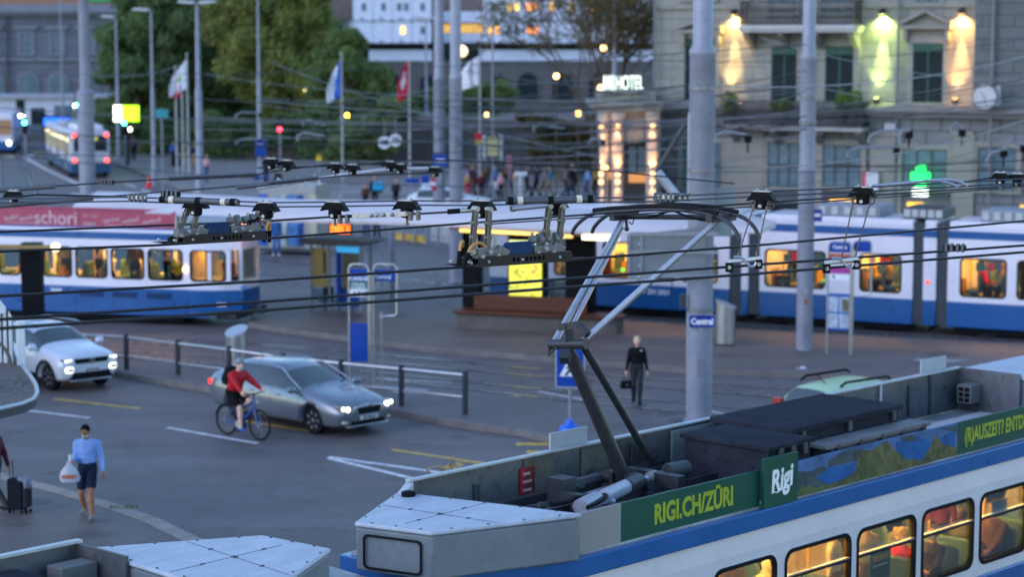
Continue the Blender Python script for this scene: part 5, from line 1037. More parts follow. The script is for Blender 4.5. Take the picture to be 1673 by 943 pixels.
for i, (x0, y0, x1, y1) in enumerate(((752, 375, 800, 378), (800, 377, 880, 381), (900, 383, 935, 385), (952, 386, 1010, 388))):
    a, c = AY(x0, y0, 64.2 - (x0 - 735) * .0085), AY(x1, y1, 64.2 - (x1 - 735) * .0085); q = MB(); q.bar(a - Vector((0, .05, .02)), c - Vector((0, .05, .02)), .1, .09 if i < 3 else .14); q.build("strip_lamp", em("strip_gold_%d" % i, (1, .56, .12) if i < 3 else (1, .8, .4), (.55, .7, .5, 1.6)[i]), r)
a = AY(87, 411, 62.5); q = MB(); q.bar(AY(-40, 402, 63), AY(86, 404, 62.5), .3, .1); q.build("soffit_edge", pm("soffit_lit", (.30, .19, .06), .5), r); q = MB(); q.ball(AY(91, 404, 62.4), .13); q.build("end_lamp", em("strip_gold_3", (1, .8, .4), 4), r)  # soffit_lit: lamp glow on the soffit put into its colour
# dark column in front of the left tram
p = AY(55, 520, 63); r = thing("roof_column", "black square roof column standing in front of the left tram", "column", (p.x, 63, 0)); b = MB(); b.box(-.29, .29, -.25, .25, 0, 3.0); b.build("shaft", BLACK, r, .02)
# kiosk under the roof: black columns, glass, lit poster, wooden bench
KO = G(740, 545); KF = Facade(KO.x, KO.y, math.atan2(63.4 - 65.06, 2.91 + 1.81)); rt = KF.root("platform_kiosk", "black framed glass kiosk under the white roof with a lit yellow poster", "kiosk")
xx = lambda px, py=450: KF.at(px, py, 1.1)[0]
for a, c in ((757, 785), (925, 971)): b = MB(); b.box(xx(a), xx(c), 1.0, 1.35, .16, 3.2); b.build("column", BLACK, rt, .02)
b = MB(); b.box(xx(830), xx(893), 1.05, 1.3, .9, 2.98); b.build("poster_case", BLACK, rt, .02); b = MB(); b.box(xx(757), xx(971), 1.0, 1.4, 2.98, 3.2); b.build("header", BLACK, rt)
zt, zb = KF.at(858, 393, 1.03)[1], KF.at(858, 494, 1.03)[1]
PO = bpy.data.materials.new("lit_poster"); PO.use_nodes = True; t = PO.node_tree; L = t.links.new; bs = t.nodes["Principled BSDF"]; tc = t.nodes.new("ShaderNodeTexCoord"); nn = t.nodes.new("ShaderNodeTexNoise"); nn.inputs["Scale"].default_value = 4.2; nn.inputs["Detail"].default_value = 3; L(tc.outputs["Object"], nn.inputs[0])
cr = t.nodes.new("ShaderNodeValToRGB"); cr.color_ramp.elements[0].position = .32; cr.color_ramp.elements[0].color = (.12, .2, .02, 1); cr.color_ramp.elements[1].position = .68; cr.color_ramp.elements[1].color = (1, .22, .04, 1)
e_ = cr.color_ramp.elements.new(.45); e_.color = (.75, .75, .04, 1); e_ = cr.color_ramp.elements.new(.58); e_.color = (1, .85, .12, 1); L(nn.outputs["Fac"], cr.inputs[0]); L(cr.outputs[0], bs.inputs["Emission Color"]); bs.inputs["Emission Strength"].default_value = .42; bs.inputs["Base Color"].default_value = (.2, .2, .05, 1)
b = MB(); b.box(xx(833), xx(886), 1.03, 1.06, zb, zt - .62); b.build("lit_poster", PO, rt); b = MB(); b.box(xx(833), xx(886), 1.03, 1.06, zt - .6, zt); b.build("lit_poster_top", em("poster_pale", (.85, .9, .35), .4), rt)
lettering("markt", .3, pm("poster_ink", (.2, .05, .12), .5), rt, (xx(858), 1.02, zt - .3), (R_(90), 0, 0), off=.01)
b = MB(); b.box(xx(785), xx(830), 1.15, 1.18, .3, 2.98); b.box(xx(893), xx(925), 1.15, 1.18, .3, 2.98); b.build("glass_panel", glass("kiosk_glass", (.8, .85, .86), 1), rt)
b = MB(); b.box(xx(893), xx(925), 1.4, 1.46, 1.0, 1.6); b.build("inner_sign", pm("panel_grey", (.3, .3, .32), .5), rt)
WOOD = pm("bench_wood", (.105, .034, .018), .5, 0, .3, 3, .2, 30, stretch=(.3, 6, 6))
L0 = KF.at(1000, 555)[0]; b = MB(); b.prism([(-.12, .55), (.1, .12), (L0 - .3, .12), (L0 + .05, .3), (L0 + .12, .8), (L0 - .15, 1.1), (.2, 1.1)], 'z', .1, .62); bench = thing("bench", "long curved wooden bench on a concrete base around the glass kiosk", "bench", KO, KF.ang); b.build("base", pm("bench_concrete", (.115, .10, .09), .85, 0, .2, 2), bench, .03)
b = MB(); b.prism([(-.25, .55), (.0, 0), (L0 - .2, 0), (L0 + .15, .2), (L0 + .25, .8), (L0 - .1, 1.25), (.15, 1.25)], 'z', .62, .70); b.build("seat", WOOD, bench, .03); b = MB(); b.prism([(.45, .62), (L0 - 1.0, .62), (L0 - 1.0, .72), (.45, .72)], 'z', .70, 1.16)
b.build("backrest", WOOD, bench, .02)
# small glass waiting shelter on the left of the platform
p = G(478 + 32, 515); sh = thing("waiting_shelter", "small glass and steel waiting shelter with a yellow poster, left of the kiosk", "shelter", p, R_(-24)); k = 54.0
b = MB(); b.prism([(-.15, 2.36), (1.9, 2.36), (2.35, 2.5), (1.9, 2.56), (-.15, 2.56)], 'y', -.5, 1.0); b.build("roof", pm("shelter_roof", (.1, .1, .11)), sh, .03)
for x, y in ((0, 0), (.68, -.05), (1.75, .1), (0, .8), (1.75, .8)): b = MB(); b.box(x - .03, x + .03, y - .03, y + .03, 0, 2.36); b.build("post", MAST, sh)
b = MB(); b.box(.05, .62, -.03, .03, .95, 2.2); b.build("yellow_poster", pm("poster_yellow", (.36, .29, .10), .6, 0, .2, 3), sh); b = MB(); b.box(.46, .55, -.05, -.035, 1.4, 2.1); b.build("dark_picture", DGREY, sh)
b = MB(); b.box(.8, .95, .2, .3, .5, 2.1); b.box(.75, 1.6, .3, .36, .3, .8); b.build("blue_panel", BLUE, sh); b = MB(); b.box(.98, 1.7, .3, .34, .9, 2.1); b.build("dark_panel", pm("panel_brown", (.14, .11, .07), .5, 0, .3, 2), sh); b = MB(); b.box(.9, 1.7, .05, .15, 2.1, 2.33); b.build("blue_sign", em("sky_blue_lit", (.03, .35, .7), .25), sh)
b = MB(); b.box(1.25, 1.6, .22, .26, 1.2, 1.6); b.build("notice", pm("notice_green", (.4, .55, .4), .6), sh)
for x in (.3, .8, 1.3): b = MB(); b.box(x - .2, x + .2, .2, .6, .42, .47); b.box(x - .2, x + .2, .55, .6, .47, .9); b.box(x - .02, x + .02, .36, .42, 0, .42); b.build("seat", TEAL, sh, .02)
b = MB(); b.box(.02, .66, -.01, .01, .5, .9); b.build("glass_panel", glass("shelter_glass"), sh)
# kiosk block and posters behind, under the left half of the roof
p = G(424, 414); r = thing("newsstand", "white newsstand block with blue and picture posters under the left half of the roof", "kiosk", p, R_(-14)); b = MB(); b.box(0, 2.5, 0, 2, .1, 2.9); b.build("block", pm("kiosk_cream", (.35, .34, .33), .6), r)
for a, c, m in ((.0, .35, pm("poster_blue", (.01, .10, .45), .5)), (.75, 1.25, pm("poster_picture", (.35, .42, .42), .5, 0, .8, 2)), (1.3, 1.75, pm("poster_sky", (.08, .2, .45), .5, 0, .6, 3)), (1.8, 1.95, BLUE), (2.3, 2.55, pm("poster_cream", (.5, .45, .3), .6))): b = MB(); b.box(a, c, -.06, -.01, .35, 2.5); b.build("poster", m, r)
b = MB(); b.box(-.1, 2.6, -.15, 0, .1, .25); b.build("plinth", DGREY, r)
# platform end rail under the roof with tinted boards
p0, p1 = G(640, 392), G(756, 408); r = thing("platform_rail", "low steel rail with pale boards at the far platform end left of the kiosk", "railing", p0, math.atan2(p1.y - p0.y, p1.x - p0.x)); w = (p1 - p0).length
b = MB(); b.box(0, w, -.02, .02, .95, 1.0); b.box(0, w, -.02, .02, .4, .44); b.build("rail", MAST, r)
for q in np.linspace(0, w, 7): b = MB(); b.box(q - .035, q + .035, -.035, .035, 0, 1.0); b.build("post", MAST, r)
b = MB(); b.box(w * .55, w * .98, .03, .05, .2, .9); b.build("board", pm("board_grey", (.35, .36, .37), .5), r); b = MB(); b.box(0, w * .5, .05, .08, .05, .35); b.build("board", YELL, r)
# orange departure displays
for px, py, Y, w, h, tx, lb in ((622, 337, 74, .72, .2, "10 5'  4 8'", "wide orange departure display above the platform roof"), (556, 374, 66.3, .62, .3, "6 2'\n15 7'", "orange departure display hanging below the platform roof")):
    p = AY(px, py, Y); r = thing("departure_display", lb, "display", (p.x, Y, p.z), R_(-8), "orange departure displays"); b = MB(); b.box(-w / 2 - .04, w / 2 + .04, 0, .18, -h / 2 - .04, h / 2 + .04); b.build("housing", BLACK, r, .02)
    b = MB()
    for i in range(26):
        for j in range(8):
            if rnd.random() < .72 and not (17 < i < 20): x = -w / 2 + w * (i + .5) / 26; z = -h / 2 + h * (j + .5) / 8; b.box(x - w / 66, x + w / 66, -.012, -.004, z - h / 20, z + h / 20)
    b.build("led_text", em("led_orange", (1, .13, .01), 2.2), r); b = MB(); b.tube([(0, .1, h / 2), (0, .1, h / 2 + .9)] if Y < 70 else [(0, .1, -h / 2), (0, .1, -p.z)], .035, 8); b.build("post", MAST, r)
p = AY(641, 440, 72); r = thing("post", "thin grey post standing on the track bed below the roof edge", "post", (p.x, 72, 0)); b = MB(); b.tube([(0, 0, 0), (0, 0, 3.3)], .1, 10); b.build("shaft", MAST, r)
# ---- tram stop signs on the platform edge and map stand
def stop_frame(label, px0, px1, pyt, pyb, panels, group=None, bend=None, name="stop_sign", ang=-12, extra=None):
    p = G((px0 + px1) / 2, pyb); sc = FPX / p.y; w = (px1 - px0) / sc; h = (pyb - pyt) / sc; r = thing(name, label, "sign", (p.x, p.y, 0), R_(ang)); a = w / 2; q = .12
    b = MB(); b.tube([(-a, 0, .1), (-a, 0, h - q), (-a + .04, 0, h - .03), (-a + q, 0, h), (a - q, 0, h), (a - .04, 0, h - .03), (a, 0, h - q), (a, 0, .1 if not bend else bend)] + ([(a - .06, 0, bend - .06), (-a + .15, 0, bend - .1)] if bend else []), .028, 8); b.build("frame", STEEL, r)
    for nm, m, t0, t1 in panels: b = MB(); z1, z0 = (pyb - t0) / sc, (pyb - t1) / sc; b.box(-a + .03, a - .03, -.02, .02, z0, z1); b.build(nm, m, r, .008)
    if extra: b = MB(); b.tube([(extra, .02, .1), (extra, .02, h - .2)], .03, 8); b.build("post", STEEL, r)
    return r, a, h, sc
r, a, h, sc = stop_frame("tall stop sign with blue, green and white panels and a blue board at its foot", 571, 604, 428, 640, [("name_panel", BLUE, 435, 456), ("line_panel", pm("panel_green", (.01, .15, .14), .5), 456, 469), ("number_panel", FW, 469, 482), ("foot_board", BLUE, 526, 590)], extra=.30)
lettering("Central", .16, FW, r, (0, -.025, (640 - 451) / sc), (R_(90), 0, 0), off=.004); lettering("6 7 15", .15, BLACK, r, (0.05, -.025, (640 - 477) / sc), (R_(90), 0, 0), off=.008); lettering("3 Klusplatz\n10 Flughafen", .08, FW, r, (0, -.025, (640 - 463) / sc), (R_(90), 0, 0), off=.002)
r, a, h, sc = stop_frame("slim stop sign with one blue Central panel on a bent steel frame", 611, 650, 428, 636, [("name_panel", BLUE, 437, 456)], bend=1.98); lettering("Central", .14, FW, r, (-.05, -.025, (636 - 449) / sc), (R_(90), 0, 0), off=.004)
b = MB(); b.tube([(-a + .2, 0, 0), (-a + .2, 0, 2.0)], .028, 8); b.build("leg", STEEL, r)
r, a, h, sc = stop_frame("map stand with blue, orange and magenta panels and a pale city map", 1350, 1388, 392, 588, [("name_panel", BLUE, 392, 410), ("orange_panel", pm("panel_orange2", (.45, .09, .05), .5), 412, 428), ("magenta_panel", pm("panel_magenta", (.4, .05, .28), .5), 434, 446), ("number_panel", FW, 444, 456), ("map_frame", pm("map_blue", (.01, .1, .35), .4), 478, 539)], name="map_stand", ang=-20, extra=.38)
m_ = pm("city_map", (.36, .42, .52), .5, 0, .5, 3.5)
for u0, u1, v0, v1 in ((-.9, -.05, 483, 508), (.05, .9, 483, 508), (-.9, -.05, 511, 535), (.05, .9, 511, 535)): b = MB(); b.box(a * u0, a * u1, -.032, -.022, (588 - v1) / sc, (588 - v0) / sc); b.build("map", m_, r)
b = MB(); b.box(a * .3, a * .85, -.04, -.033, (588 - 506) / sc, (588 - 487) / sc); b.build("map_photo", pm("map_olive", (.12, .13, .08), .5, 0, .6, 6), r); lettering("Central", .13, FW, r, (0, -.025, (588 - 401) / sc), (R_(90), 0, 0), off=.004); lettering("4", .13, pm("panel_green", (.01, .15, .14)), r, (-a * .5, -.025, (588 - 450) / sc), (R_(90), 0, 0), off=.01)
r, a, h, sc = stop_frame("blue stop sign behind the map stand on a bent steel frame", 1391, 1421, 390, 588, [("name_panel", BLUE, 391, 409)], bend=1.9, ang=-20)
# bins
def bin_(label, px0, px1, pyt, pyb, slope=.2):
    p = G((px0 + px1) / 2, pyb); sc = FPX / p.y; R = (px1 - px0) / 2 / sc; h = (pyb - pyt) / sc; r = thing("litter_bin", label, "bin", (p.x, p.y, .16 if p.y > 50 else .0), R_(20), "steel litter bins"); r.location.z = .14; h -= .16; b = MB(); n = 24; vs = []
    for z in (0, 1):
        for i in range(n): t = 2 * math.pi * i / n; x = R * math.cos(t); vs.append((x, R * math.sin(t), .06 if not z else h - .1 - (x / R) * slope + math.sin(t) * .07))
    b.add(vs, [(i, (i + 1) % n, n + (i + 1) % n, n + i) for i in range(n)] + [tuple(range(n))[::-1]]); b.build("drum", STEEL, r); b = MB(); top = [Vector(v) + Vector((0, 0, .004)) for v in vs[n:]]; c = sum(top, Vector()) / n
    b.add([c + (v - c) * 1.05 for v in top] + [c + (v - c) * 1.05 + Vector((0, 0, .03)) for v in top], [tuple(range(n))[::-1], tuple(range(n, 2 * n))] + [(i, (i + 1) % n, n + (i + 1) % n, n + i) for i in range(n)]); b.build("lid", pm("bin_lid", (.5, .51, .53), .3, .6), r); b = MB(); b.lathe([(R * .9, 0), (R * .9, .06)], n=20); b.build("foot", BLACK, r)
    return r
bin_("brushed steel litter bin with slanted top, right of the thickest mast", 1168, 1201, 490, 572, .09); bin_("steel litter bin with slanted top behind the railing and the cyclist", 369, 405, 533, 612, -.1)
# blue name plate on the thick mast, clamp box and the direction board seen from behind
def on_mast(name, label, cat, x, y, z, rz=0): return thing(name, label, cat, (x, y, z), rz)
mp = M1.location; z = AY(1147, 525, mp.y - .33).z; r = on_mast("street_sign", "small blue enamel Central name sign on the thickest mast", "sign", AY(1147, 525, mp.y - .36).x, mp.y - .36, z)
b = MB(); b.prism(rrect(-.30, .30, -.145, .145, .05), 'y', -.02, 0); b.build("plate", pm("enamel_blue", (.008, .025, .26), .2, coat=.5), r); b = MB(); b.prism(rrect(-.315, .315, -.16, .16, .06), 'y', -.01, .02); b.build("rim", LAMPH, r); lettering("Central", .2, pm("enamel_white", (.8, .8, .8), .3), r, (0, -.024, -.005), (R_(90), 0, 0), off=.009, sx=.84)
b = MB(); b.box(-.5, -.36, .2, .35, .28, .6); b.build("bracket", DGREY, r)
p = AY(1022, 372, mp.y + .35); q = AY(1148, 450, mp.y + .35); r = on_mast("direction_board", "grey back of a large direction board fixed to the thickest mast", "sign", p.x, mp.y - .42, q.z); w, h = q.x - p.x, p.z - q.z
BK = pm("board_back_grey", (.17, .185, .21), .5, .2, .1, 1.5); b = MB(); b.prism([(0, 0), (w, .06), (w, h + .08), (0, h - .1)], 'y', 0, .04); b.build("panel", BK, r); b = MB()
for z in (.03, h * .52, h * .9): b.box(.05, w + .28, -.05, .0, z, z + .08)
for x in (.02, .3): b.box(x, x + .05, -.045, 0, 0, h - .08)
for z in (.06, h - .1): b.box(.0, w, -.03, 0, z - .03, z + .03)
b.build("stiffener", pm("stiffener_grey", (.25, .27, .30), .45, .4), r)
for x, z in ((.27, h * .28), (.27, h * .72), (.27, .05)): b = MB(); b.ball((x, -.05, z), .03, 8); b.build("bolt", LAMPH, r)
p = AY(1131, 306, mp.y + .45); q = AY(1196, 386, mp.y + .45); r = on_mast("direction_board", "pale green grey board behind the thickest mast above the bigger grey one", "sign", p.x, mp.y + .42, q.z); b = MB(); b.box(0, q.x - p.x, 0, .04, 0, p.z - q.z); b.build("panel", pm("board_pale", (.25, .30, .31), .5, 0, .08, 2), r); b = MB(); b.box(.1, q.x - p.x - .1, -.05, 0, .4, .5); b.build("stiffener", MAST, r)
p = AY(1335, 352, M2.location.y - .1); r = on_mast("street_sign", "tiny blue plate on the right side of the second mast", "sign", p.x, p.y, p.z); b = MB(); b.box(-.13, .14, -.02, .02, -.17, .17); b.build("plate", pm("enamel_blue", (.008, .025, .26)), r); b = MB(); b.box(-.08, .09, -.028, -.021, -.03, .05); b.build("lettering", FW, r)
# pedestrian crossing sign on a post with a blue bell foot
p = G(931, 712); r = thing("crossing_sign", "blue pedestrian crossing sign on a slim post with a blue bell shaped foot", "sign", (p.x, p.y, 0), R_(-6)); sc = FPX / p.y; z1, z0 = (712 - 564) / sc, (712 - 632) / sc; W_ = 49 / sc / 2
b = MB(); b.tube([(0, .04, .2), (0, .04, z1)], .035, 10); b.build("post", MAST, r); b = MB(); b.prism(rrect(-W_, W_, z0, z1, .05), 'y', -.01, .02); b.build("rim", LAMPH, r); b = MB(); b.prism(rrect(-W_ + .03, W_ - .03, z0 + .03, z1 - .03, .04), 'y', -.016, 0); b.build("panel", BLUE, r)
zc = (z0 + z1) / 2 - .02; b = MB(); b.prism([(-.24, zc - .18), (.24, zc - .18), (0, zc + .28)], 'y', -.022, -.016); b.build("triangle", FW, r); b = MB(); b.bar((-.1, -.025, zc - .16), (0, -.025, zc - .02), .006, .05); b.bar((.09, -.025, zc - .16), (0, -.025, zc - .02), .006, .05); b.bar((0, -.025, zc - .04), (.01, -.025, zc + .12), .006, .07); b.ball((.012, -.025, zc + .16), (.035, .005, .035), 8); b.bar((.0, -.025, zc + .08), (-.09, -.025, zc + .0), .006, .03); b.build("walking_figure", BLACK, r)
b = MB(); b.lathe([(.27, 0), (.27, .12), (.24, .2), (.12, .27), (.1, .36), (.05, .38)], n=20); b.build("foot", pm("plastic_blue", (.01, .12, .55), .35), r)
# railing on the refuge island
rp = [(30, 575, 525), (120, 598, 541), (207, 607, 546), (291, 616, 556), (375, 636, 566), (463, 646, 578), (558, 656, 588), (656, 667, 597), (760, 681, 607)]
base = [G(x, y - 4, .13) for x, y, t in rp]; r = thing("railing", "dark post steel railing along the refuge island behind the silver car", "railing", base[4]); Z0 = base[4]
tops = []
for p, (x, y, t) in zip(base, rp): h = AY(x, t, p.y).z; tops.append(Vector((p.x, p.y, h)) - Z0); b = MB(); b.lathe([(.07, 0), (.07, h - p.z), (.05, h - p.z + .02)], tuple(p - Z0), 12); b.build("post", pm("post_dark", (.035, .04, .05), .45, .3), r)
for dz, nm in ((-.09, "top_rail"), (-.62, "lower_rail")):
    for i in range(len(tops) - 1): b = MB(); b.tube([tops[i] + Vector((0, 0, dz)), tops[i + 1] + Vector((0, 0, dz))], .035, 10); b.build(nm, STEEL, r)
# ================================================================== foreground tram seen from above
NT = Face(-1.26, 23.79, R_(46.5)); nt = thing("tram", "nearest white and blue tram, seen from above with green advertising boards and a raised pantograph", "tram", NT.o, NT.ang)
def nl(px, py, z): p = G(px, py, z) - NT.o; return Vector((p.dot(NT.e), p.dot(NT.n), z))
def nx(px, py, x):                            # sight line meets the plane across the tram at local x
    d = ray(px, py); t = (NT.o.dot(NT.e) + x) / d.dot(NT.e); p = Vector((0, 0, CAMZ)) + d * t; q = p - NT.o; return Vector((x, q.dot(NT.n), p.z))
def ny(px, py, y):
    s, z = NT.at(px, py, y); return Vector((s, y, z))
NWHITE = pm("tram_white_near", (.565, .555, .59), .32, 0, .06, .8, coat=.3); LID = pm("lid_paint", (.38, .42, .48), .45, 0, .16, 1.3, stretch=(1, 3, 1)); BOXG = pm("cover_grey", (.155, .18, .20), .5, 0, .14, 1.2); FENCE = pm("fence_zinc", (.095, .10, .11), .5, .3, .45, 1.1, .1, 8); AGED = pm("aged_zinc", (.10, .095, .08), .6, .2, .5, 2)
ADG = pm("ad_green", (.005, .066, .044), .4, 0, .08, 1); LIME = pm("ad_lime", (.29, .37, .03), .5); ACB = pm("ac_black", (.026, .029, .040), .75, 0, .3, 1.5); DECK = pm("roof_deck", (.27, .29, .31), .5, .1, .45, 1.2)
def tram_body(root, flip=False):
    f = (lambda p: (-p[0] - .42, p[1])) if flip else (lambda p: p); LEN = 21.0
    def pl(ins=0.0): return [f(p) for p in ((0 + ins, 1.05 - ins), (.1 + ins, -.62 + ins * .5), (1.88 + ins * .3, -1.14 + ins), (LEN, -1.10 + ins), (LEN, 1.10 - ins), (.6 + ins, 1.10 - ins))]
    def slab(nm, z0, z1, m, ins=0.0, bev=0.0): b = MB(); b.prism(pl(ins), 'z', z0, z1); return b.build(nm, m, root, bev)
    slab("stripe", 2.76, 3.0, TBLUE, 0, .015); slab("roof_deck", 3.0, 3.03, DECK, .1)
    return f, LEN
f_, LEN = tram_body(nt)
nw = [(a + .03, c - .03) for a, c in ((4.28, 5.68), (5.78, 7.36), (7.42, 8.95), (9.02, 10.48), (10.56, 12.0), (12.1, 13.55), (13.65, 15.1), (2.75, 4.18))][:7]
b = MB(); wz = [(a, c, 1.30, 2.38) for a, c in nw]; wall_run(b, -1.1, -1.04, 1.88, LEN, 1.15, 2.5, wz); wall_run(b, 1.04, 1.1, 1.0, LEN, 1.15, 2.5, wz); b.prism([(-1.1, 2.5), (-1.07, 2.76), (-1.0, 2.76), (-1.04, 2.5)], 'x', 1.88, LEN); b.prism([(1.1, 2.5), (1.07, 2.76), (1.0, 2.76), (1.04, 2.5)], 'x', 1.0, LEN)
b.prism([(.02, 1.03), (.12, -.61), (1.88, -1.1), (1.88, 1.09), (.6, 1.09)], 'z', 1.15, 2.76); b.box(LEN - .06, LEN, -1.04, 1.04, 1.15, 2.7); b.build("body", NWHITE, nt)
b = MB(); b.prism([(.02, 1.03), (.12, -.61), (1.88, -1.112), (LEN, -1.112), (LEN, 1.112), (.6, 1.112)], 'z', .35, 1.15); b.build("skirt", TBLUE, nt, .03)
b = MB(); b.prism([(.3, .8), (.4, -.4), (2, -.9), (LEN - .2, -.9), (LEN - .2, .9)], 'z', .12, .36); b.build("underframe", BLACK, nt)
for q in (1.6, 3.4, 9, 10.8, 16.5, 18.3):
    for s in (-.72, .6): b = MB(); b.tube([(q, s, .33), (q, s + .12, .33)], .33, 18); b.build("wheel", DGREY, nt)
for a, c in nw:
    tram_window(nt, a, c, 1.30, 2.38, -1.1, divider=.66, rad=.14, t=.055, body=NWHITE); tram_window(nt, a, c, 1.30, 2.38, 1.1, sgn=1, divider=.66, rad=.14, t=.055, body=NWHITE)
def nbox(nm, m, bx, par=None, bev=0.0):
    b = MB(); b.box(*bx); return b.build(nm, m, par or nt, bev)
nbox("floor", FLOOR, (1.95, LEN - .1, -1.03, 1.03, .68, .72)); nbox("ceiling", INNER, (1.95, LEN - .1, -1.02, 1.02, 2.68, 2.74))
for a in (4.3, 8.0, 11.7): nbox("ceiling_light", em("ceiling_light_near", (1, .45, .07), 85.0), (a, a + 3.2, -.12, .12, 2.64, 2.675))
nbox("inner_lining", INNER, (2, LEN - .1, 1.0, 1.035, .72, 1.3)); nbox("inner_lining", INNER, (2, LEN - .1, 1.0, 1.035, 2.38, 2.66)); nbox("bulkhead", INNER, (1.9, 1.95, -1.03, 1.03, .9, 2.7))
for q in (8.98,): nbox("partition", pm("partition_beige", (.38, .30, .2), .6), (q, q + .05, .35, 1.0, .9, 2.5))
for i, q in enumerate((5.0, 5.75, 6.5, 7.2, 9.27, 10.0, 10.85, 11.6, 12.5, 13.25)): seat_row(nt, q, -1.0, -.22, .72, -1 if i % 2 else 1); seat_row(nt, q, .5, 1.0, .72, -1 if i % 2 else 1)
for q in (5.3, 6.9, 8.5, 10.1, 11.7, 13.3):
    for y in (-.2, .45): b = MB(); b.tube([(q, y, .72), (q, y, 2.68)], .018, 8); b.build("grab_pole", YPOLE if y > 0 else pm("pole_bronze", (.25, .17, .08), .35, .5), nt)
o = nbox("window_notice", pm("notice_teal", (.01, .14, .12), .5), (7.9, 8.4, -1.035, -1.03, 1.5, 2.0)); nbox("notice_bar", YPOLE, (7.97, 8.33, -1.04, -1.036, 1.82, 1.9), o); nbox("notice_bar", FW, (7.97, 8.33, -1.04, -1.036, 1.74, 1.77), o)
nbox("window_poster", pm("poster_paleblue", (.16, .26, .36), .5), (11.05, 11.5, -1.03, -1.025, 1.92, 2.18))
# equipment cover at the tail
HX = [nl(*q, 3.55) for q in ((579, 855), (705, 871), (952, 841), (650, 805))]
def cover(root, HX, nm="equipment_cover"):
    P = [(p.x, p.y) for p in HX]; c = Vector((sum(p[0] for p in P) / 4, sum(p[1] for p in P) / 4)); sc_ = lambda k: [tuple(c + (Vector(p) - c) * k) for p in P]
    b = MB(); b.prism(sc_(.985), 'z', 3.0, 3.5); o = b.build(nm, BOXG, root, .025); b = MB(); b.prism(sc_(1.0), 'z', 3.505, 3.56); b.build("lid", LID, o, .02)
    S_ = sc_(.95)
    for i in range(4):
        p, q = Vector(S_[i]), Vector(S_[(i + 1) % 4]); n = max(3, int((q - p).length / .42))
        for k in range(n): r_ = p.lerp(q, (k + .5) / n); b = MB(); b.bar((r_.x, r_.y, 3.564), (*(r_ + (q - p).normalized() * .03), 3.564), .016, .010); b.build("bolt", DGREY, o)
    m1, m2 = Vector(S_[0]).lerp(Vector(S_[1]), .5), Vector(S_[2]).lerp(Vector(S_[3]), .5); m3, m4 = Vector(S_[1]).lerp(Vector(S_[2]), .45), Vector(S_[3]).lerp(Vector(S_[0]), .45); b = MB(); b.bar((*m1.lerp(m2, .1), 3.562), (*m2, 3.562), .004, .003); b.build("seam", DGREY, o); b = MB(); b.bar((*m3, 3.5625), (*m4, 3.5625), .004, .003); b.build("seam", DGREY, o)
    for a in (.25, .5, .75):
        for mm in (m1.lerp(m2, a), m3.lerp(m4, a)): b = MB(); b.box(mm.x - .026, mm.x + .026, mm.y - .008, mm.y + .008, 3.56, 3.57); b.build("bolt", DGREY, o)
    return o
cv_ = cover(nt, HX)
A_, B_ = HX[0], HX[1]; d = (B_ - A_).normalized(); nrm = Vector((d.y, -d.x, 0)); nrm = nrm if nrm.x < 0 else -nrm; ln_ = (B_ - A_).length
hb = MB(); rr = rrect(.12, ln_ - .12, 3.04, 3.44, .06); rr2 = rrect(.145, ln_ - .145, 3.065, 3.415, .05)
V = [A_ + d * p[0] + nrm * .0 + Vector((0, 0, p[1] - 3.55)) + nrm * o_ for o_, R2 in ((.004, rr), (.018, rr), (.018, rr2), (.004, rr2)) for p in R2]; k = len(rr)
hb.add(V, [(s * k + i, s * k + (i + 1) % k, ((s + 1) % 4) * k + (i + 1) % k, ((s + 1) % 4) * k + i) for s in range(4) for i in range(k)]); hb.build("hatch_seal", RUBBER, cv_)
c = nl(667, 811, 3.56); b = MB(); b.lathe([(.085, 0), (.085, .05), (.06, .06)], (c.x, c.y, 3.56), 16); b.build("cap", BLACK, cv_)
# advertising boards on the near roof edge
q = nbox("side_board", pm("board_taupe", (.25, .245, .24), .5, 0, .06, 1), (1.80, 2.63, -1.03, -.99, 3.02, 3.5), bev=.005)
g1 = nbox("ad_board", ADG, (2.632, 5.36, -1.03, -.99, 3.02, 3.5), bev=.004); lettering("RIGI.CH/ZÜRI", .335, LIME, g1, (4.02, -1.034, 3.25), (R_(90), 0, 0), off=.012, sx=.78)
b = MB(); b.prism([(5.33, 2.86), (6.06, 3.02), (6.06, 3.66), (5.33, 3.66)], 'y', -1.12, -1.07); g2 = b.build("ad_board", ADG, nt, .006); lettering("Rigi", .40, pm("ad_script_white", (.75, .78, .78), .5), g2, (5.69, -1.124, 3.34), (R_(90), R_(-7), 0), off=.012, shear=.25, sx=.8)
b = MB(); b.tube([(5.49, -1.126, 3.21), (5.6, -1.126, 3.185), (5.72, -1.126, 3.22)], .009, 6); b.build("flourish", pm("ad_script_white", (.75, .78, .78)), g2)
PH0 = pm("photo_haze", (.05, .12, .27), .4, 0, .5, 1.6, stretch=(1, 1, 2.2)); PH1 = pm("photo_lake", (.005, .085, .27), .4, 0, .35, 2.5); PH2 = pm("photo_peak", (.085, .085, .035), .5, 0, .75, 5); PH3 = pm("photo_ridge", (.035, .06, .07), .5, 0, .6, 4); PH4 = pm("photo_meadow", (.07, .095, .03), .5, 0, .6, 4)
g3 = nbox("ad_board", PH0, (6.062, 10.06, -1.03, -.99, 3.02, 3.5), bev=.004)
def pic(m, pts, dep): b = MB(); b.prism([(6.062 + 3.998 * u, 3.02 + .48 * v) for u, v in pts], 'y', -1.03 - dep, -1.029); b.build("picture_area", m, g3, smooth=0)
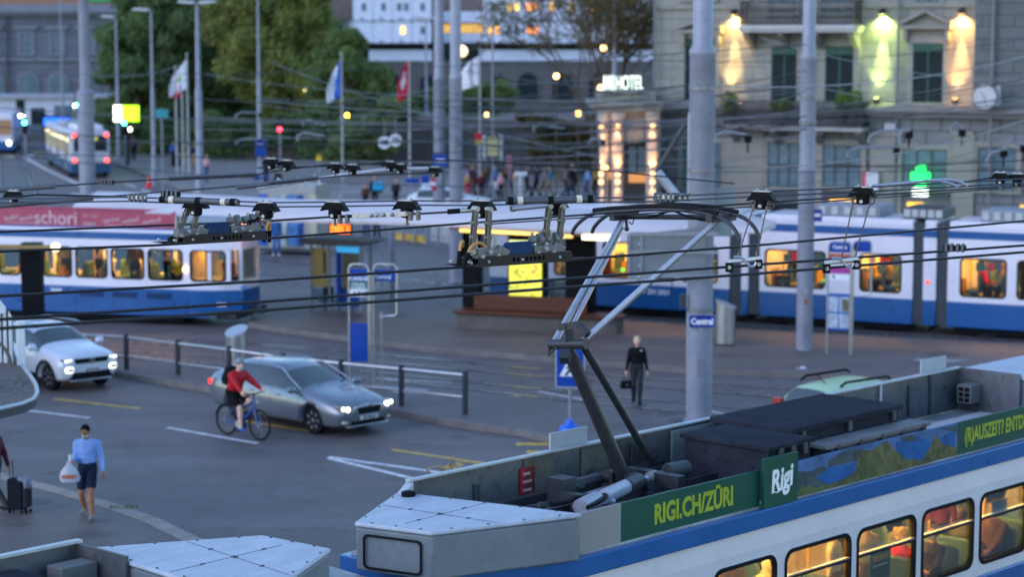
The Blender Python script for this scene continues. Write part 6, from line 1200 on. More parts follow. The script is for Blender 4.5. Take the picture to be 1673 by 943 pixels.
pic(PH3, [(0, .0), (0, .75), (.1, .62), (.16, .7), (.24, .45), (.3, .28), (.2, .0)], .002); pic(PH3, [(.2, .82), (.3, .98), (.42, .85), (.36, .6), (.2, .62)], .002); pic(PH1, [(.13, .42), (.2, .6), (.36, .55), (.34, .22), (.2, .12)], .003); pic(PH1, [(.6, .85), (.72, .95), (.82, .6), (.98, .8), (.98, .3), (.72, .1), (.62, .4)], .003)
pic(PH2, [(.2, .0), (.36, .3), (.38, .88), (.46, .8), (.54, .99), (.6, .62), (.66, .3), (.8, .1), (.85, .0)], .004); pic(PH2, [(.76, .05), (.86, .8), (.9, .45), (1, .25), (1, 0)], .005); pic(PH4, [(0, 0), (.06, .3), (.14, .12), (.3, .18), (.42, .0)], .006); pic(PH4, [(.38, .0), (.39, .7), (.45, .55), (.5, .2), (.56, .0)], .007); pic(PH3, [(.62, .99), (.7, .98), (.74, .75), (.66, .8)], .004); pic(PH3, [(.88, .98), (.99, .9), (.99, .7)], .005)
g4 = nbox("ad_board", ADG, (10.062, 15.5, -1.03, -.99, 3.02, 3.5), bev=.004); lettering("(R)AUSZEIT? ENTDECKE", .30, LIME, g4, (10.25, -1.034, 3.27), (R_(90), 0, 0), off=.008, sx=.66, align='LEFT')
for q in (2.3, 3.6, 4.9, 6.6, 7.9, 9.2, 10.6): nbox("board_bracket", DGREY, (q, q + .07, -1.02, -.85, 3.0, 3.06))
nbox("board_gap", BLACK, (1.9, 15, -1.0, -.98, 3.0, 3.03))
# far side fence of the roof
nbox("roof_fence", FENCE, (1.15, 13.4, 1.02, 1.05, 3.03, 3.70)); nbox("fence_rim", pm("rim_zinc", (.42, .45, .47), .45, .3), (1.1, 13.42, .99, 1.08, 3.70, 3.725)); nbox("fence_end", FENCE, (13.37, 13.4, -.1, 1.02, 3.03, 3.72))
b = MB(); b.prism([(.92, 3.52), (1.15, 3.70), (1.15, 3.3), (.92, 3.3)], 'y', .98, 1.1); b.build("fence_corner", LID, nt, .01)
for q, w, m, z0, z1 in ((2.2, .1, DGREY, 3.2, 3.5), (3.1, .55, AGED, 3.05, 3.68), (4.2, .7, AGED, 3.05, 3.66), (5.2, .08, DGREY, 3.1, 3.6), (6.05, 1.0, pm("door_pale", (.24, .26, .26), .5, .1, .25, 2), 3.08, 3.66), (7.1, .05, DGREY, 3.05, 3.69), (8.4, .05, DGREY, 3.05, 3.69), (9.6, .06, DGREY, 3.05, 3.69), (10.4, .12, DGREY, 3.2, 3.6), (11.1, .05, LAMPH, 3.05, 3.69), (11.9, .04, DGREY, 3.1, 3.6), (12.5, .05, DGREY, 3.05, 3.69)): nbox("fence_panel", m, (q, q + w, .985, 1.018, z0, z1), bev=.006)
x = ny(861, 775, 1.0).x; o = nbox("warning_plate", pm("plate_red", (.38, .015, .03), .45), (x - .13, x + .13, .985, 1.0, 3.24, 3.58)); 
for z in (3.5, 3.4, 3.29): nbox("plate_text", pm("plate_pink", (.45, .25, .26), .5), (x - .09, x + (.04 if z > 3.45 else .07), .98, .984, z - .018, z + .018), o)
for px in (929, 1525): x = ny(px, 720 if px < 1000 else 600, 1.1).x; nbox("outer_plate", pm("plate_white", (.33, .37, .42), .5), (x - .36, x + .36, 1.09, 1.12, 3.45, 3.93), bev=.004)
# air conditioning boxes
for nm, bx, t in (("ac_box", (5.62, 6.55, -.96, .42, 3.03, 3.70), 3.76), ("ac_box", (6.72, 9.3, -.52, .78, 3.03, 3.72), 3.80)):
    o = nbox(nm, ACB, bx, bev=.01); nbox("lid", ACB, (bx[0] - .05, bx[1] + .05, bx[2] - .05, bx[3] + .05, bx[5], t), o, .01)
    for q in np.linspace(bx[0] + .2, bx[1] - .2, 3): nbox("latch", DGREY, (q - .04, q + .04, bx[2] - .075, bx[2] - .04, bx[5] - .12, bx[5] + .02), o)
o = nbox("duct_rim", pm("duct_grey", (.12, .125, .14), .6, .0, .25, 2), (6.95, 9.5, -.94, -.58, 3.52, 3.58), bev=.01); nbox("duct_side", pm("duct_dark", (.09, .095, .105), .5), (7.1, 9.45, -.9, -.62, 3.1, 3.52), o)
for q in np.linspace(7.2, 9.3, 5): nbox("latch", DGREY, (q, q + .06, -.95, -.92, 3.44, 3.56), o)
c = nl(1580, 657, 3.1); b = MB(); b.lathe([(.2, 0), (.2, .1), (.14, .16), (.02, .18)], (c.x, c.y, 3.03), 20); b.build("aerial_dome", pm("dome_white", (.62, .62, .66), .4), nt); nbox("roof_plate", pm("plate_roof", (.46, .47, .52), .5, .1, .1, 1), (9.7, 13.3, -.9, .55, 3.03, 3.06))
q = nbox("junction_box", pm("junction", (.12, .13, .13), .6), (13.05, 13.35, .58, .84, 3.2, 3.5), bev=.01)
for i in range(3):
    for j in range(2): nbox("socket", BLACK, (13.035, 13.05, .61 + j * .11, .69 + j * .11, 3.23 + i * .085, 3.29 + i * .085), q)
nbox("front_cover", BOXG, (13.45, 16.5, -.95, 1.05, 3.03, 3.62), bev=.02); nbox("front_lid", LID, (13.42, 16.53, -.97, 1.08, 3.625, 3.68), bev=.01)
# ---- pantograph
DARKP = pm("pantograph_dark", (.030, .031, .037), .45, .15, .2, 5); LIGHTP = pm("pantograph_tube", (.36, .375, .43), .32, .55, .12, 6)
pb = MB(); zb = 3.22
for y in (.05, .75): pb.box(2.3, 6.3, y - .04, y + .04, zb - .05, zb + .07)
for x in (2.5, 3.6, 4.3, 5.2, 6.2): pb.box(x - .05, x + .05, -.1, .9, zb - .06, zb + .03)
for x, y in ((2.4, 0), (2.4, .8), (6.1, 0), (6.1, .8)): pb.lathe([(.06, 0), (.08, .05), (.06, .08), (.08, .12), (.06, .16)], (x, y, 3.03), 10)
pan = pb.build("pantograph", DARKP, nt, .006)
def pp(nm, m, fn): b = MB(); fn(b); return b.build(nm, m, pan)
bs0, kn0 = nx(1020, 782, 4.35), nx(926, 566, 3.2); pp("lower_arm", DARKP, lambda b: b.tube([bs0, bs0.lerp(kn0, .9), kn0], [.096, .084, .068], 16))
pp("pivot", DARKP, lambda b: b.tube([bs0 + Vector((0, -.45, -.02)), bs0 + Vector((0, .55, -.02))], .07, 12)); pp("pivot_bracket", DARKP, lambda b: (b.box(bs0.x - .12, bs0.x + .12, bs0.y - .16, bs0.y - .1, 3.2, bs0.z + .08), b.box(bs0.x - .12, bs0.x + .12, bs0.y + .1, bs0.y + .16, 3.2, bs0.z + .08)))
t0, t1 = nx(905, 562, 3.2), nx(947, 564, 3.2); h0, h1 = nx(1020, 354, 4.75), nx(1178, 355, 4.75)
for a, c in ((t0, h0), (t1, h1)): pp("upper_arm", LIGHTP, lambda b: b.tube([a, a.lerp(c, .5), c], [.047, .044, .035], 14))
pp("knee_tube", DARKP, lambda b: b.tube([nx(900, 563, 3.2), nx(958, 562, 3.2)], .068, 14)); pp("knee_link", DARKP, lambda b: (b.bar(nx(915, 535, 3.15), nx(948, 530, 3.15), .09, .09), b.bar(nx(944, 530, 3.15), nx(960, 548, 3.15), .08, .08), b.bar(nx(932, 560, 3.2), nx(930, 530, 3.15), .09, .1), b.bar(nx(926, 575, 3.1), nx(922, 590, 3.0), .12, .12)))
pp("knee_stop", DARKP, lambda b: (b.tube([nx(898, 570, 3.1), nx(896, 580, 3.1), nx(910, 568, 3.1)], .015, 6)))
pp("guide_rod", LIGHTP, lambda b: b.tube([nx(925, 552, 3.25), nx(1003, 400, 4.5), nx(1016, 372, 4.7)], .03, 10)); pp("coupling_rod", DARKP, lambda b: b.tube([nx(950, 560, 3.25), nx(1062, 752, 5.4)], [.05, .05], 12))
pp("rod_bearing", DARKP, lambda b: (b.box(5.25, 5.6, 1.0 - .25, .9, 3.1, 3.35), b.bar(nx(1040, 768, 5.2), nx(1072, 745, 5.5), .1, .07)))
hp_ = [(950, 382), (953, 372), (966, 358), (985, 347), (1020, 343.5), (1100, 340), (1150, 344), (1188, 352), (1206, 362), (1218, 376), (1224, 392)]
H0 = [nx(x, y, 4.75) for x, y in hp_]
def smooth_path(P, k=3):
    for _ in range(k - 1): P = [P[0]] + [v for i in range(len(P) - 1) for v in (P[i].lerp(P[i + 1], .25), P[i].lerp(P[i + 1], .75))] + [P[-1]]
    return P
for dx in (-.16, .18): pp("collector_bar", DARKP, lambda b: b.tube(smooth_path([p + Vector((dx, -dx * .15, 0)) for p in H0]), .026, 10)); pp("carbon_strip", pm("carbon", (.018, .018, .02), .5), lambda b: b.tube([p + Vector((dx, -dx * .15, .035)) for p in H0[3:8]], .03, 6))
pp("head_yoke", DARKP, lambda b: (b.box(4.5, 5.0, h0.y - .04, h0.y + .04, h0.z - .04, h0.z + .05), b.box(4.5, 5.0, h1.y - .05, h1.y + .05, h1.z - .05, h1.z + .04), b.tube([h0, h1], .035, 8)))
pp("head_hanger", DARKP, lambda b: (b.tube([nx(1023, 352, 4.75), nx(1024, 376, 4.75)], .02, 8), b.ball(nx(1024, 374, 4.75), .035, 8)))
pp("head_cable", BLACK, lambda b: b.tube(smooth_path([nx(x, y, 4.7) for x, y in ((1024, 355), (1045, 357), (1065, 354), (1098, 344))]), .012, 6)); pp("head_cable", BLACK, lambda b: b.tube(smooth_path([nx(x, y, 4.7) for x, y in ((1104, 346), (1130, 356), (1155, 362), (1166, 356))]), .014, 6)); pp("head_cable", BLACK, lambda b: b.tube(smooth_path([nx(x, y, 4.8) for x, y in ((1028, 362), (1033, 368), (1036, 358), (1034, 348))]), .008, 6))
cy = lambda x0, y0, x1, y1, r, z=3.36, n=14: (lambda b: b.tube([nl(x0, y0, z), nl(x1, y1, z)], r, n))
pp("spring_cylinder", pm("cylinder_white", (.40, .41, .47), .35, .1), cy(985, 813, 1028, 793, .095)); pp("cylinder_end", DARKP, cy(1024, 796, 1044, 787, .108)); pp("piston", LIGHTP, cy(1044, 788, 1064, 779, .04)); pp("piston_joint", pm("joint_grey", (.25, .25, .25), .5, .4), cy(1060, 781, 1070, 777, .07)); pp("piston_rod", DARKP, cy(1068, 778, 1090, 768, .03))
pp("motor", pm("motor_grey", (.07, .075, .085), .5, .3, .2, 4), lambda b: b.tube([nl(1090, 771, 3.4), nl(1122, 765, 3.4)], .105, 14)); pp("air_tank", pm("tank_grey", (.34, .34, .38), .4, .3), cy(948, 829, 975, 816, .10)); pp("valve_box", DARKP, lambda b: b.box(*(lambda p: (p.x - .13, p.x + .13, p.y - .13, p.y + .13, 3.25, 3.55))(nl(918, 812, 3.3))))
pp("side_beam", pm("beam_grey", (.14, .145, .16), .5, .3), lambda b: b.bar(nl(925, 795, 3.3), nl(1003, 775, 3.3), .1, .12)); pp("tie_bar", LIGHTP, cy(945, 813, 1000, 795, .03, 3.2)); pp("hose", pm("hose_green", (.05, .16, .14), .5), lambda b: b.tube(smooth_path([nl(x, y, z) for x, y, z in ((930, 796, 3.25), (930, 796, 3.42), (944, 792, 3.42), (945, 800, 3.2))]), .018, 6))
pp("hose", BLACK, lambda b: b.tube(smooth_path([nl(x, y, 3.4) for x, y in ((900, 826), (925, 822), (945, 812), (975, 813), (992, 808), (985, 818), (960, 830))]), .028, 6)); pp("bracket_plate", DARKP, lambda b: b.box(2.2, 2.34, -.2, .7, 3.1, 3.3))
for bx in ((2.9, 3.0, -.35, .2, 3.2, 3.42), (5.0, 5.9, -.15, -.05, 3.15, 3.3), (4.6, 4.75, -.3, .6, 3.25, 3.42)): pp("bracket_plate", DARKP, lambda b: b.box(*bx))
for x, y in ((2.55, .2), (2.8, -.15), (3.2, .5), (3.35, -.25), (5.4, .3)): pp("fitting", DARKP if x < 3.3 else LIGHTP, lambda b: (b.lathe([(.06, 0), (.06, .2), (.03, .24)], (x, y, 3.1), 10)))
for bx in ((2.5, 3.4, .82, .98, 3.04, 3.12), (3.6, 5.0, .84, .97, 3.04, 3.1)): nbox("cable_tray", DECK, bx)
# passengers of the nearest tram
def nrider(x, y, rz, label, pose=SEAT, **k): return rider(NT, x, y, .72, R_(rz), label, pose, **{**dict(vox=.019), **k})
nrider(5.4, -.55, 0, "standing passenger in a yellow jacket behind the first big window of the nearest tram", STAND, hair=HAIR['brown'], top=CLO['tan'], low=CLO['black'])
nrider(6.6, -.3, 60, "standing passenger in a white shirt behind the second window of the nearest tram", STAND, hair=HAIR['black'], top=CLO['white'], low=CLO['navy'], h=1.62)
nrider(7.8, -.5, 20, "standing passenger in white with a round straw hat in the nearest tram", STAND, h=1.6, hair=HAIR['black'], top=CLO['white'], low=CLO['tan'], hat=pm("straw_hat", (.55, .22, .05), .8))
nrider(8.5, -.55, 150, "standing passenger in a white coat and blue mask in the nearest tram", STAND, h=1.62, hair=HAIR['brown'], hairstyle='long', top=CLO['cream'], low=CLO['tan'], mask=MASKM, female=True)
nrider(9.27, -.68, -90, "seated fair curly haired passenger with a red scarf in the nearest tram", hair=HAIR['blond'], hairstyle='curly', top=CLO['red'], low=CLO['black'], h=1.72)
nrider(9.95, -.72, 90, "seated passenger with a hair bun and a mask in the nearest tram", hair=HAIR['brown'], hairstyle='bun', top=CLO['charcoal'], low=CLO['black'], mask=MASKM, h=1.6, female=True)
nrider(10.85, -.7, -90, "seated passenger in an olive coat with brown hair in the nearest tram", hair=HAIR['brown'], top=CLO['olive'], low=CLO['black'])
nrider(11.58, -.75, 90, "seated dark haired passenger with a mask by the last visible window of the nearest tram", hair=HAIR['black'], top=CLO['brown'], low=CLO['black'], mask=MASKM)
nrider(11.25, -.05, 100, "passenger in dark clothes with a red collar beyond the pale blue window poster", STAND, hair=HAIR['black'], top=CLO['maroon'], low=CLO['black'], h=1.66, mask=MASKM)
nrider(9.3, .3, -90, "standing passenger in black by the far windows of the nearest tram", STAND, hair=HAIR['black'], top=CLO['black'], low=CLO['black'])
nrider(10.0, .75, 90, "seated passenger in grey at the far side of the nearest tram", hair=HAIR['grey'], top=CLO['grey'], low=CLO['navy'])
# ---- second tram of the pair, bottom left
n2 = thing("tram", "second tram of the coupled pair, only its pale roof cover in the bottom left corner", "tram", NT.o, NT.ang)
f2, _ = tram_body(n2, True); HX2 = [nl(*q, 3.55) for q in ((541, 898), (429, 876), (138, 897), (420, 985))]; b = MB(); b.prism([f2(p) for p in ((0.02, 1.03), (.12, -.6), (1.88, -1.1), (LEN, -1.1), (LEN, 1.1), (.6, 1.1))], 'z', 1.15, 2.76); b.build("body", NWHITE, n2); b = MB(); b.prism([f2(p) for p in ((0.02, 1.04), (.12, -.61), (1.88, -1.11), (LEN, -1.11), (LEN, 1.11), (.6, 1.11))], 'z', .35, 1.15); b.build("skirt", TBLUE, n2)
c2 = cover(n2, HX2); b = MB(); b.box(-.5, .1, -.12, .12, .5, .7); b.build("coupler", DGREY, n2)
e0 = nl(135, 888, 3.6); b = MB(); b.box(-16, e0.x - .05, e0.y - .02, e0.y + .02, 3.03, 3.62); b.build("roof_fence", FENCE, n2); b = MB(); b.box(-16, e0.x - .03, e0.y - .05, e0.y + .05, 3.62, 3.65); b.build("fence_rim", pm("rim_zinc", (.42, .45, .47)), n2); b = MB(); b.box(e0.x - .1, e0.x - .06, e0.y - .9, e0.y, 3.03, 3.62); b.build("fence_end", FENCE, n2)
b = MB(); b.box(-9, e0.x - .9, -.6, e0.y - .1, 3.03, 3.5); b.build("ac_box", ACB, n2, .01); b = MB(); p = nl(120, 935, 3.4); b.box(p.x - .25, p.x + .2, p.y - .15, p.y + .12, 3.03, 3.5); b.build("junction_box", pm("junction", (.12, .13, .13)), n2, .01)

# ================================================================== nearby wires and their fittings
ZW = 6.8; CW = pm("contact_wire", (.028, .026, .026), .45, .5, .1, 20)
def cwire(label, pts, r=.0135, z=ZW): b = MB(); b.tube([G(x, y, z) for x, y in pts], r, 8, cap=False); return tag(b.build("contact_wire", CW), label, "wire", "contact wires close to the camera")
cwire("near contact wire touching the pantograph, passing under the left skid device", [(-60, 415), (0, 411), (250, 401), (420, 391), (840, 359), (1100, 341), (1260, 330), (1740, 298)])
cwire("near contact wire carrying the skid device with the orange cable loops", [(-60, 488), (0, 484), (420, 460), (735, 438), (942, 424), (1260, 399), (1673, 361), (1740, 355)])
cwire("upper wire of the close trolley wire pair, with the two silver spreader bars", [(-60, 526), (0, 522), (420, 494), (840, 462), (1260, 431), (1673, 401), (1740, 396)])
cwire("lowest wire of the close trolley wire pair", [(-60, 541), (0, 537), (420, 508), (840, 476), (1260, 445.5), (1673, 412), (1740, 407)])
cwire("near contact wire ending in a flat splice left of the picture centre", [(-60, 382), (0, 379), (420, 362), (548, 354), (690, 349), (740, 346), (800, 343)])
cwire("thin near wire rising to the right past the pantograph head", [(800, 366), (1110, 345), (1260, 336), (1740, 300)], .008, 6.9)
SPX = [(-60, 326, 24.2), (0, 325, 24), (210, 322, 23.2), (320, 326, 22.9), (435, 331, 22.4), (547, 330, 22), (665, 328, 21.5), (787, 328, 20.9), (905, 324, 21.3), (1070, 322, 21), (1245, 313, 20.75), (1410, 306, 21.4), (1673, 292, 22.2), (1740, 289, 22.4)]
SP = [AY(*q) for q in SPX]
for dz, lb in ((0, "upper of the two cross span wires that carry the black insulator caps"), (-.045, "lower of the two cross span wires that carry the black insulator caps")): b = MB(); b.tube([p + Vector((0, 0, dz)) for p in SP], .009, 6, cap=False); tag(b.build("span_wire", pm("span_steel", (.11, .115, .13), .4, .7)), lb, "wire", "cross span wires")
def span_at(px):
    for a, c in zip(SPX, SPX[1:]):
        if a[0] <= px <= c[0]: t = (px - a[0]) / (c[0] - a[0]); return AY(px, a[1] + (c[1] - a[1]) * t, a[2] + (c[2] - a[2]) * t)
SPANG = math.atan2(SP[8].y - SP[2].y, SP[8].x - SP[2].x)
POLY = pm("insulator_black", (.012, .012, .013), .4, 0, .1, 10); GALV = pm("galvanised", (.38, .38, .37), .42, .7, .25, 12); LINKM = pm("link_bronze", (.15, .135, .12), .45, .6, .25, 14)
def insulator(label, p, kind=0, s=1.0, group="black insulator caps on the span wire"):
    r = thing("insulator", label, "insulator", p, SPANG, group); b = MB()
    b.prism([(-.17 * s, -.11 * s), (-.10 * s, -.01 * s), (.10 * s, -.01 * s), (.17 * s, -.11 * s), (.1 * s, -.095 * s), (-.1 * s, -.095 * s)], 'y', -.075 * s, .075 * s); b.prism([(-.165 * s, -.112 * s), (-.125 * s, -.05 * s), (-.11 * s, -.09 * s)], 'y', -.09 * s, .09 * s); b.build("cap", POLY, r, .008)
    b = MB(); b.lathe([(.05 * s, -.2 * s), (.075 * s, -.19 * s), (.08 * s, -.13 * s), (.075 * s, -.09 * s)], n=14); b.build("bell", POLY, r); b = MB(); b.tube([(-.0, -.09 * s, -.16 * s), (0, .09 * s, -.16 * s)], .022 * s, 8); b.build("bolt", GALV, r)
    b = MB(); b.box(-.1 * s, .1 * s, -.03 * s, .03 * s, -.005, .012 * s); b.build("clip_plate", GALV, r, .004)
    for x in (-.05, .05): b = MB(); b.ball((x * s, 0, .02 * s), .017 * s, 8); b.build("nut", GALV, r)
    if kind == 1: b = MB(); b.tube([(0, 0, -.19 * s), (0, 0, -.27 * s)], .015 * s, 8); b.box(-.014 * s, .014 * s, -.02 * s, .02 * s, -.29 * s, -.26 * s); b.build("eye_bolt", LINKM, r)
    if kind == 2:
        for x in (-.09, .1): b = MB(); c = Vector((x * s, 0, -.155 * s)); b.tube([c + Vector((.04 * math.cos(t), 0, .04 * math.sin(t))) * s for t in np.linspace(0, 6.28, 15)], .009 * s, 6); b.build("ring", pm("rusty_ring", (.13, .09, .07), .6, .4), r)
    return r
IP = {320: "over the left gear of the left skid device", 435: "over the right gear of the left skid device", 547: "over the left end of the flat wire splice", 665: "over the right end of the flat wire splice", 787: "over the cable loops of the middle skid device", 905: "over the grooved gear of the middle skid device", 1245: "over the spreader bar beside the pantograph", 1410: "over the spreader bar in front of the map stand"}
for px, lb in IP.items(): insulator("black insulator cap " + lb, span_at(px), 1 if px in (547, 665) else 2 if px > 1000 else 0, .86)
for i, (px, py, Y, lb) in enumerate(((443, 259, 34, "first of six small black caps in the blurred row left of centre"), (468, 262, 34, "second of six small black caps in the blurred row left of centre"), (548, 267, 35, "third of six small black caps in the blurred row left of centre"), (576, 269, 35, "fourth of six small black caps in the blurred row left of centre"), (637, 264, 37, "fifth of six small black caps in the blurred row left of centre"), (653, 268, 37, "last of six small black caps in the blurred row left of centre"),
                                     (1635, 282, 30, "left of two black caps at the right edge of the picture"), (1662, 284, 30, "right of two black caps at the right edge of the picture"), (22, 312, 30, "black cap among grey tubes at the left edge"), (711, 273, 38, "small blurred cap right of the blurred row of six"))): insulator(lb, AY(px, py, Y), 1, .85, "blurred insulator caps farther out")
def tube_thing(name, label, cat, p, q, r, m, bands=(), group=None):
    c = (p + q) / 2; t = thing(name, label, cat, c, 0, group); b = MB(); b.tube([p - c, q - c], r, 12); b.build("rod", m, t); d = q - p
    for k, mm, f in bands: b = MB(); b.tube([p + d * (k - f) - c, p + d * (k + f) - c], r * 1.18, 12); b.build("band", mm, t)
    return t
SLEEVE = pm("sleeve_grey", (.075, .085, .10), .5, .2, .15, 8); BANDW = pm("band_cream", (.6, .56, .45), .5)
for a, c, lb in ((262, 390, "grey insulating rod with white bands above the left skid device"), (826, 972, "grey insulating rod with white bands above the middle skid device")):
    tube_thing("insulating_rod", lb, "rod", span_at(a) - Vector((0, .02, .01)), span_at(c) - Vector((0, .02, .01)), .036, SLEEVE, ((.16, BANDW, .03), (.82, BANDW, .03), (.05, POLY, .03), (.94, POLY, .03), (.5, POLY, .03)), "insulating rods")
p0, p1 = AY(835, 341, 20.9), AY(895, 335, 21.1); tube_thing("tension_rod", "silver tension rod between the two caps of the middle skid device", "rod", p0, p1, .028, LIGHTP, ((.05, GALV, .05),))
p0, p1 = AY(731, 346, 20.9), AY(783, 342, 20.9); tube_thing("tension_rod", "flat grey tension link left of the middle skid device", "rod", p0, p1, .022, GALV, ((.2, POLY, .2), (.7, GALV, .25)))
for a, c, Y, lb in (((0, 336), (152, 323), 30, "thick grey sleeve on the wire at the left edge, lower one"), ((-30, 313), (90, 304), 32, "thick grey sleeve on the wire at the left edge, upper one"), ((276, 292), (420, 285), 36, "long grey sleeve on the blurred wire under the lamp post with the double head"), ((387, 306), (440, 300), 34, "short grey sleeve on the blurred wire before the bridge pavement"), ((440, 300), (520, 290), 36, "dark sleeve leading to the blurred row of caps")):
    tube_thing("wire_sleeve", lb, "sleeve", AY(*a, Y), AY(*c, Y), .04, SLEEVE, (), "grey wire sleeves")
for pts, Y, lb in ((((90, 304), (180, 298), (276, 292), (420, 285), (470, 276), (548, 268)), 34, "wire running from the left edge through the grey sleeves to the blurred caps"), (((152, 323), (300, 311), (440, 300), (560, 287), (720, 282)), 34, "wire running from the lower sleeve to the bridge pavement"), (((420, 274), (560, 271), (660, 262), (740, 262), (900, 270), (1200, 300)), 37, "blurred span wire behind the row of six caps"), (((1560, 300), (1640, 287), (1720, 282)), 30, "short wire at the right edge under two caps"), (((0, 325), (60, 318), (210, 322)), 25, "slack wire at the left edge joining the span wire")):
    b = MB(); b.tube([AY(x, y, Y) for x, y in pts], .013, 6, cap=False); tag(b.build("overhead_wire", WIRE), lb, "wire", "middle distance wires")
for px, py, Y, lb in ((176, 297, 33, "black clamp on the upper left wire"), (279, 316, 23, "black clamp left on the insulating rod above the left skid device"), (1560, 404, 21.0, "black ribbed clamp on the contact wire before the right tram's bellows"), (225, 322, 23, "small bolted clamp row on the span wire at the left"), (1085, 321, 21, "bolted splice clamp on the span wire above the pantograph"), (1112, 321, 21, "smaller splice clamp on the span wire above the pantograph")):
    p = AY(px, py, Y); r = thing("wire_clamp", lb, "clamp", p, SPANG, "wire clamps"); b = MB(); b.box(-.11, .11, -.03, .03, -.03, .02); b.build("jaw", POLY if px in (176, 279, 1560) else GALV, r, .008)
    for x in (-.08, -.03, .03, .08): b = MB(); b.box(x - .014, x + .014, -.036, .036, -.045, .035); b.build("rib", SLEEVE, r)
# flat splice between two caps
p0, p1 = AY(556, 354, 21.8), AY(690, 348, 21.3); c = (p0 + p1) / 2; r = thing("wire_splice", "flat grey bolted splice hanging between two black caps left of centre", "splice", c, math.atan2(p1.y - p0.y, p1.x - p0.x)); w = (p1 - p0).length / 2; sl_ = (p1.z - p0.z) / (2 * w)
def sb(nm, m, x0, x1, h, y=.02): b = MB(); b.bar((x0, 0, x0 * sl_), (x1, 0, x1 * sl_), y * 2, h); return b.build(nm, m, r, .003)
sb("bar", GALV, -w * .68, -w * .1, .05); sb("bar", GALV, w * .12, w * .62, .05); sb("insulating_bar", pm("bar_yellowgrey", (.28, .28, .22), .5), -w * .1, w * .12, .045, .03); sb("ferrule", POLY, -w * .95, -w * .68, .03)
for x in (-.2, -.06, .09, .3): b = MB(); b.ball((x * w, -.03, x * w * sl_), .022, 8); b.build("bolt", LIGHTP, r)
for x in (-1.0, -.82, .72, .9): b = MB(); b.box(x * w - .016, x * w + .016, -.025, .025, x * w * sl_ - .07, x * w * sl_ + .02); b.build("clamp", LINKM, r, .004)
# skid devices: two perforated runners, gears, links, drum and cables
SKID = pm("skid_brown", (.022, .017, .016), .5, .3, .2, 12); GEAR = pm("gear_grey", (.17, .17, .17), .45, .5, .2, 14); DRUM = pm("drum_blue", (.004, .028, .085), .55, 0, .1, 8); CAB = pm("cable_orange", (.50, .26, .09), .55, 0, .08, 10)
def skid(label, wire_a, wire_c, px0, px1, gears, links, drum, cable, lift, mirror=False):
    a, c = G(*wire_a, ZW), G(*wire_c, ZW); F_ = Face(a.x, a.y, math.atan2(c.y - a.y, c.x - a.x)); P = lambda px, py: (lambda q: Vector((q[0], 0, q[1] - ZW)))(F_.at(px, py)); r = thing("skid_device", label, "wire fitting", (a.x, a.y, ZW), F_.ang)
    zl = lambda s: .02
    s0, s1 = P(px0, wire_a[1])[0], P(px1, wire_c[1])[0]; L = s1 - s0
    for y, o in ((-.09, .1), (.09, 0)):
        b = MB(); q0, q1 = s0 + o, s1 - (.1 - o)
        b.prism([(q0, .03), (q0 + .18, .0), (q1 - .1, .0), (q1, .03), (q1 - .13, .095), (q0 + .35, .09), (q0 + .2, .075)][:4] + [(q1 - .16, .03), (q0 + .22, .03)], 'y', y - .012, y + .012); b.prism([(q0 + .2, .072), (q1 - .14, .072), (q1 - .16, .1), (q0 + .3, .1)], 'y', y - .012, y + .012)
        b.box(q0 + .2, q0 + L * .38, y - .012, y + .012, .03, .072); b.box(q1 - L * .3, q1 - .14, y - .012, y + .012, .03, .072)
        for k in range(9): x = q0 + L * .4 + (L * .26) * k / 8; b.box(x, x + .018, y - .012, y + .012, .03, .072)
        b.build("runner", SKID, r)
        for x in (q0 + .1, q0 + .3, q0 + L * .45, q1 - .3): b = MB(); b.tube([(x, y - .03, .05), (x, y + .03, .05)], .014, 8); b.build("bolt", GALV, r)
    d0, d1 = P(drum[0], wire_a[1])[0], P(drum[1], wire_a[1])[0]; b = MB(); b.prism([(-.07, .03), (-.07, .17), (-.04, .215), (.04, .215), (.07, .17), (.07, .03)], 'x', d0, d1); b.build("drum", DRUM, r, .02)
    for g, grooved in gears:
        x = P(g, wire_a[1])[0]; b = MB(); b.box(x - .13, x + .12, -.06, .06, .07, .17); b.prism([(x + .08, .06), (x + .2, .06), (x + .24, .14), (x + .12, .2)], 'y', -.07, .07); b.build("gear_block", GEAR, r, .01)
        if grooved:
            for k in range(4): b = MB(); b.tube([(x - .14 + k * .09, 0, .22), (x - .10 + k * .09, 0, .225)], .065 if k % 2 else .045, 14); b.build("groove_ring", GEAR, r)
        for k in range(3): b = MB(); b.tube([(x - .1 + k * .09, -.1, .1 + .04 * (k % 2)), (x - .1 + k * .09, .1, .1 + .04 * (k % 2))], .02, 8); b.build("pin", LIGHTP if k == 1 else GALV, r)
        for k in (-.12, .1): b = MB(); b.box(x + k - .012, x + k + .012, -.012, .012, .17, .30); b.build("stud", GALV, r)
    for x0, y0, x1, y1 in links:
        p, q = P(x0, y0), P(x1, y1)
        for y in (-.022, .022): b = MB(); b.bar(p + Vector((0, y, 0)), q + Vector((0, y, 0)), .014, .042, up=(1, 0, 0)); b.build("link", LINKM, r)
        for t in (0, .33, .66, 1): c_ = p.lerp(q, t); b = MB(); b.tube([c_ - Vector((0, .042, 0)), c_ + Vector((0, .042, 0))], .026, 10); b.build("link_bolt", GALV if t in (0, 1) else LINKM, r)
    for pts in cable:
        Q = [P(x, y) + Vector((0, o, 0)) for x, y, o in pts]; b = MB(); b.tube(smooth_path(Q, 4), .017, 8); b.build("cable", CAB, r)
        for e, e2 in ((Q[0], Q[1]), (Q[-1], Q[-2])): b = MB(); dd = (e2 - e).normalized(); b.tube([e - dd * .09, e + dd * .04], .022, 8); b.build("cable_sleeve", POLY, r)
    return r
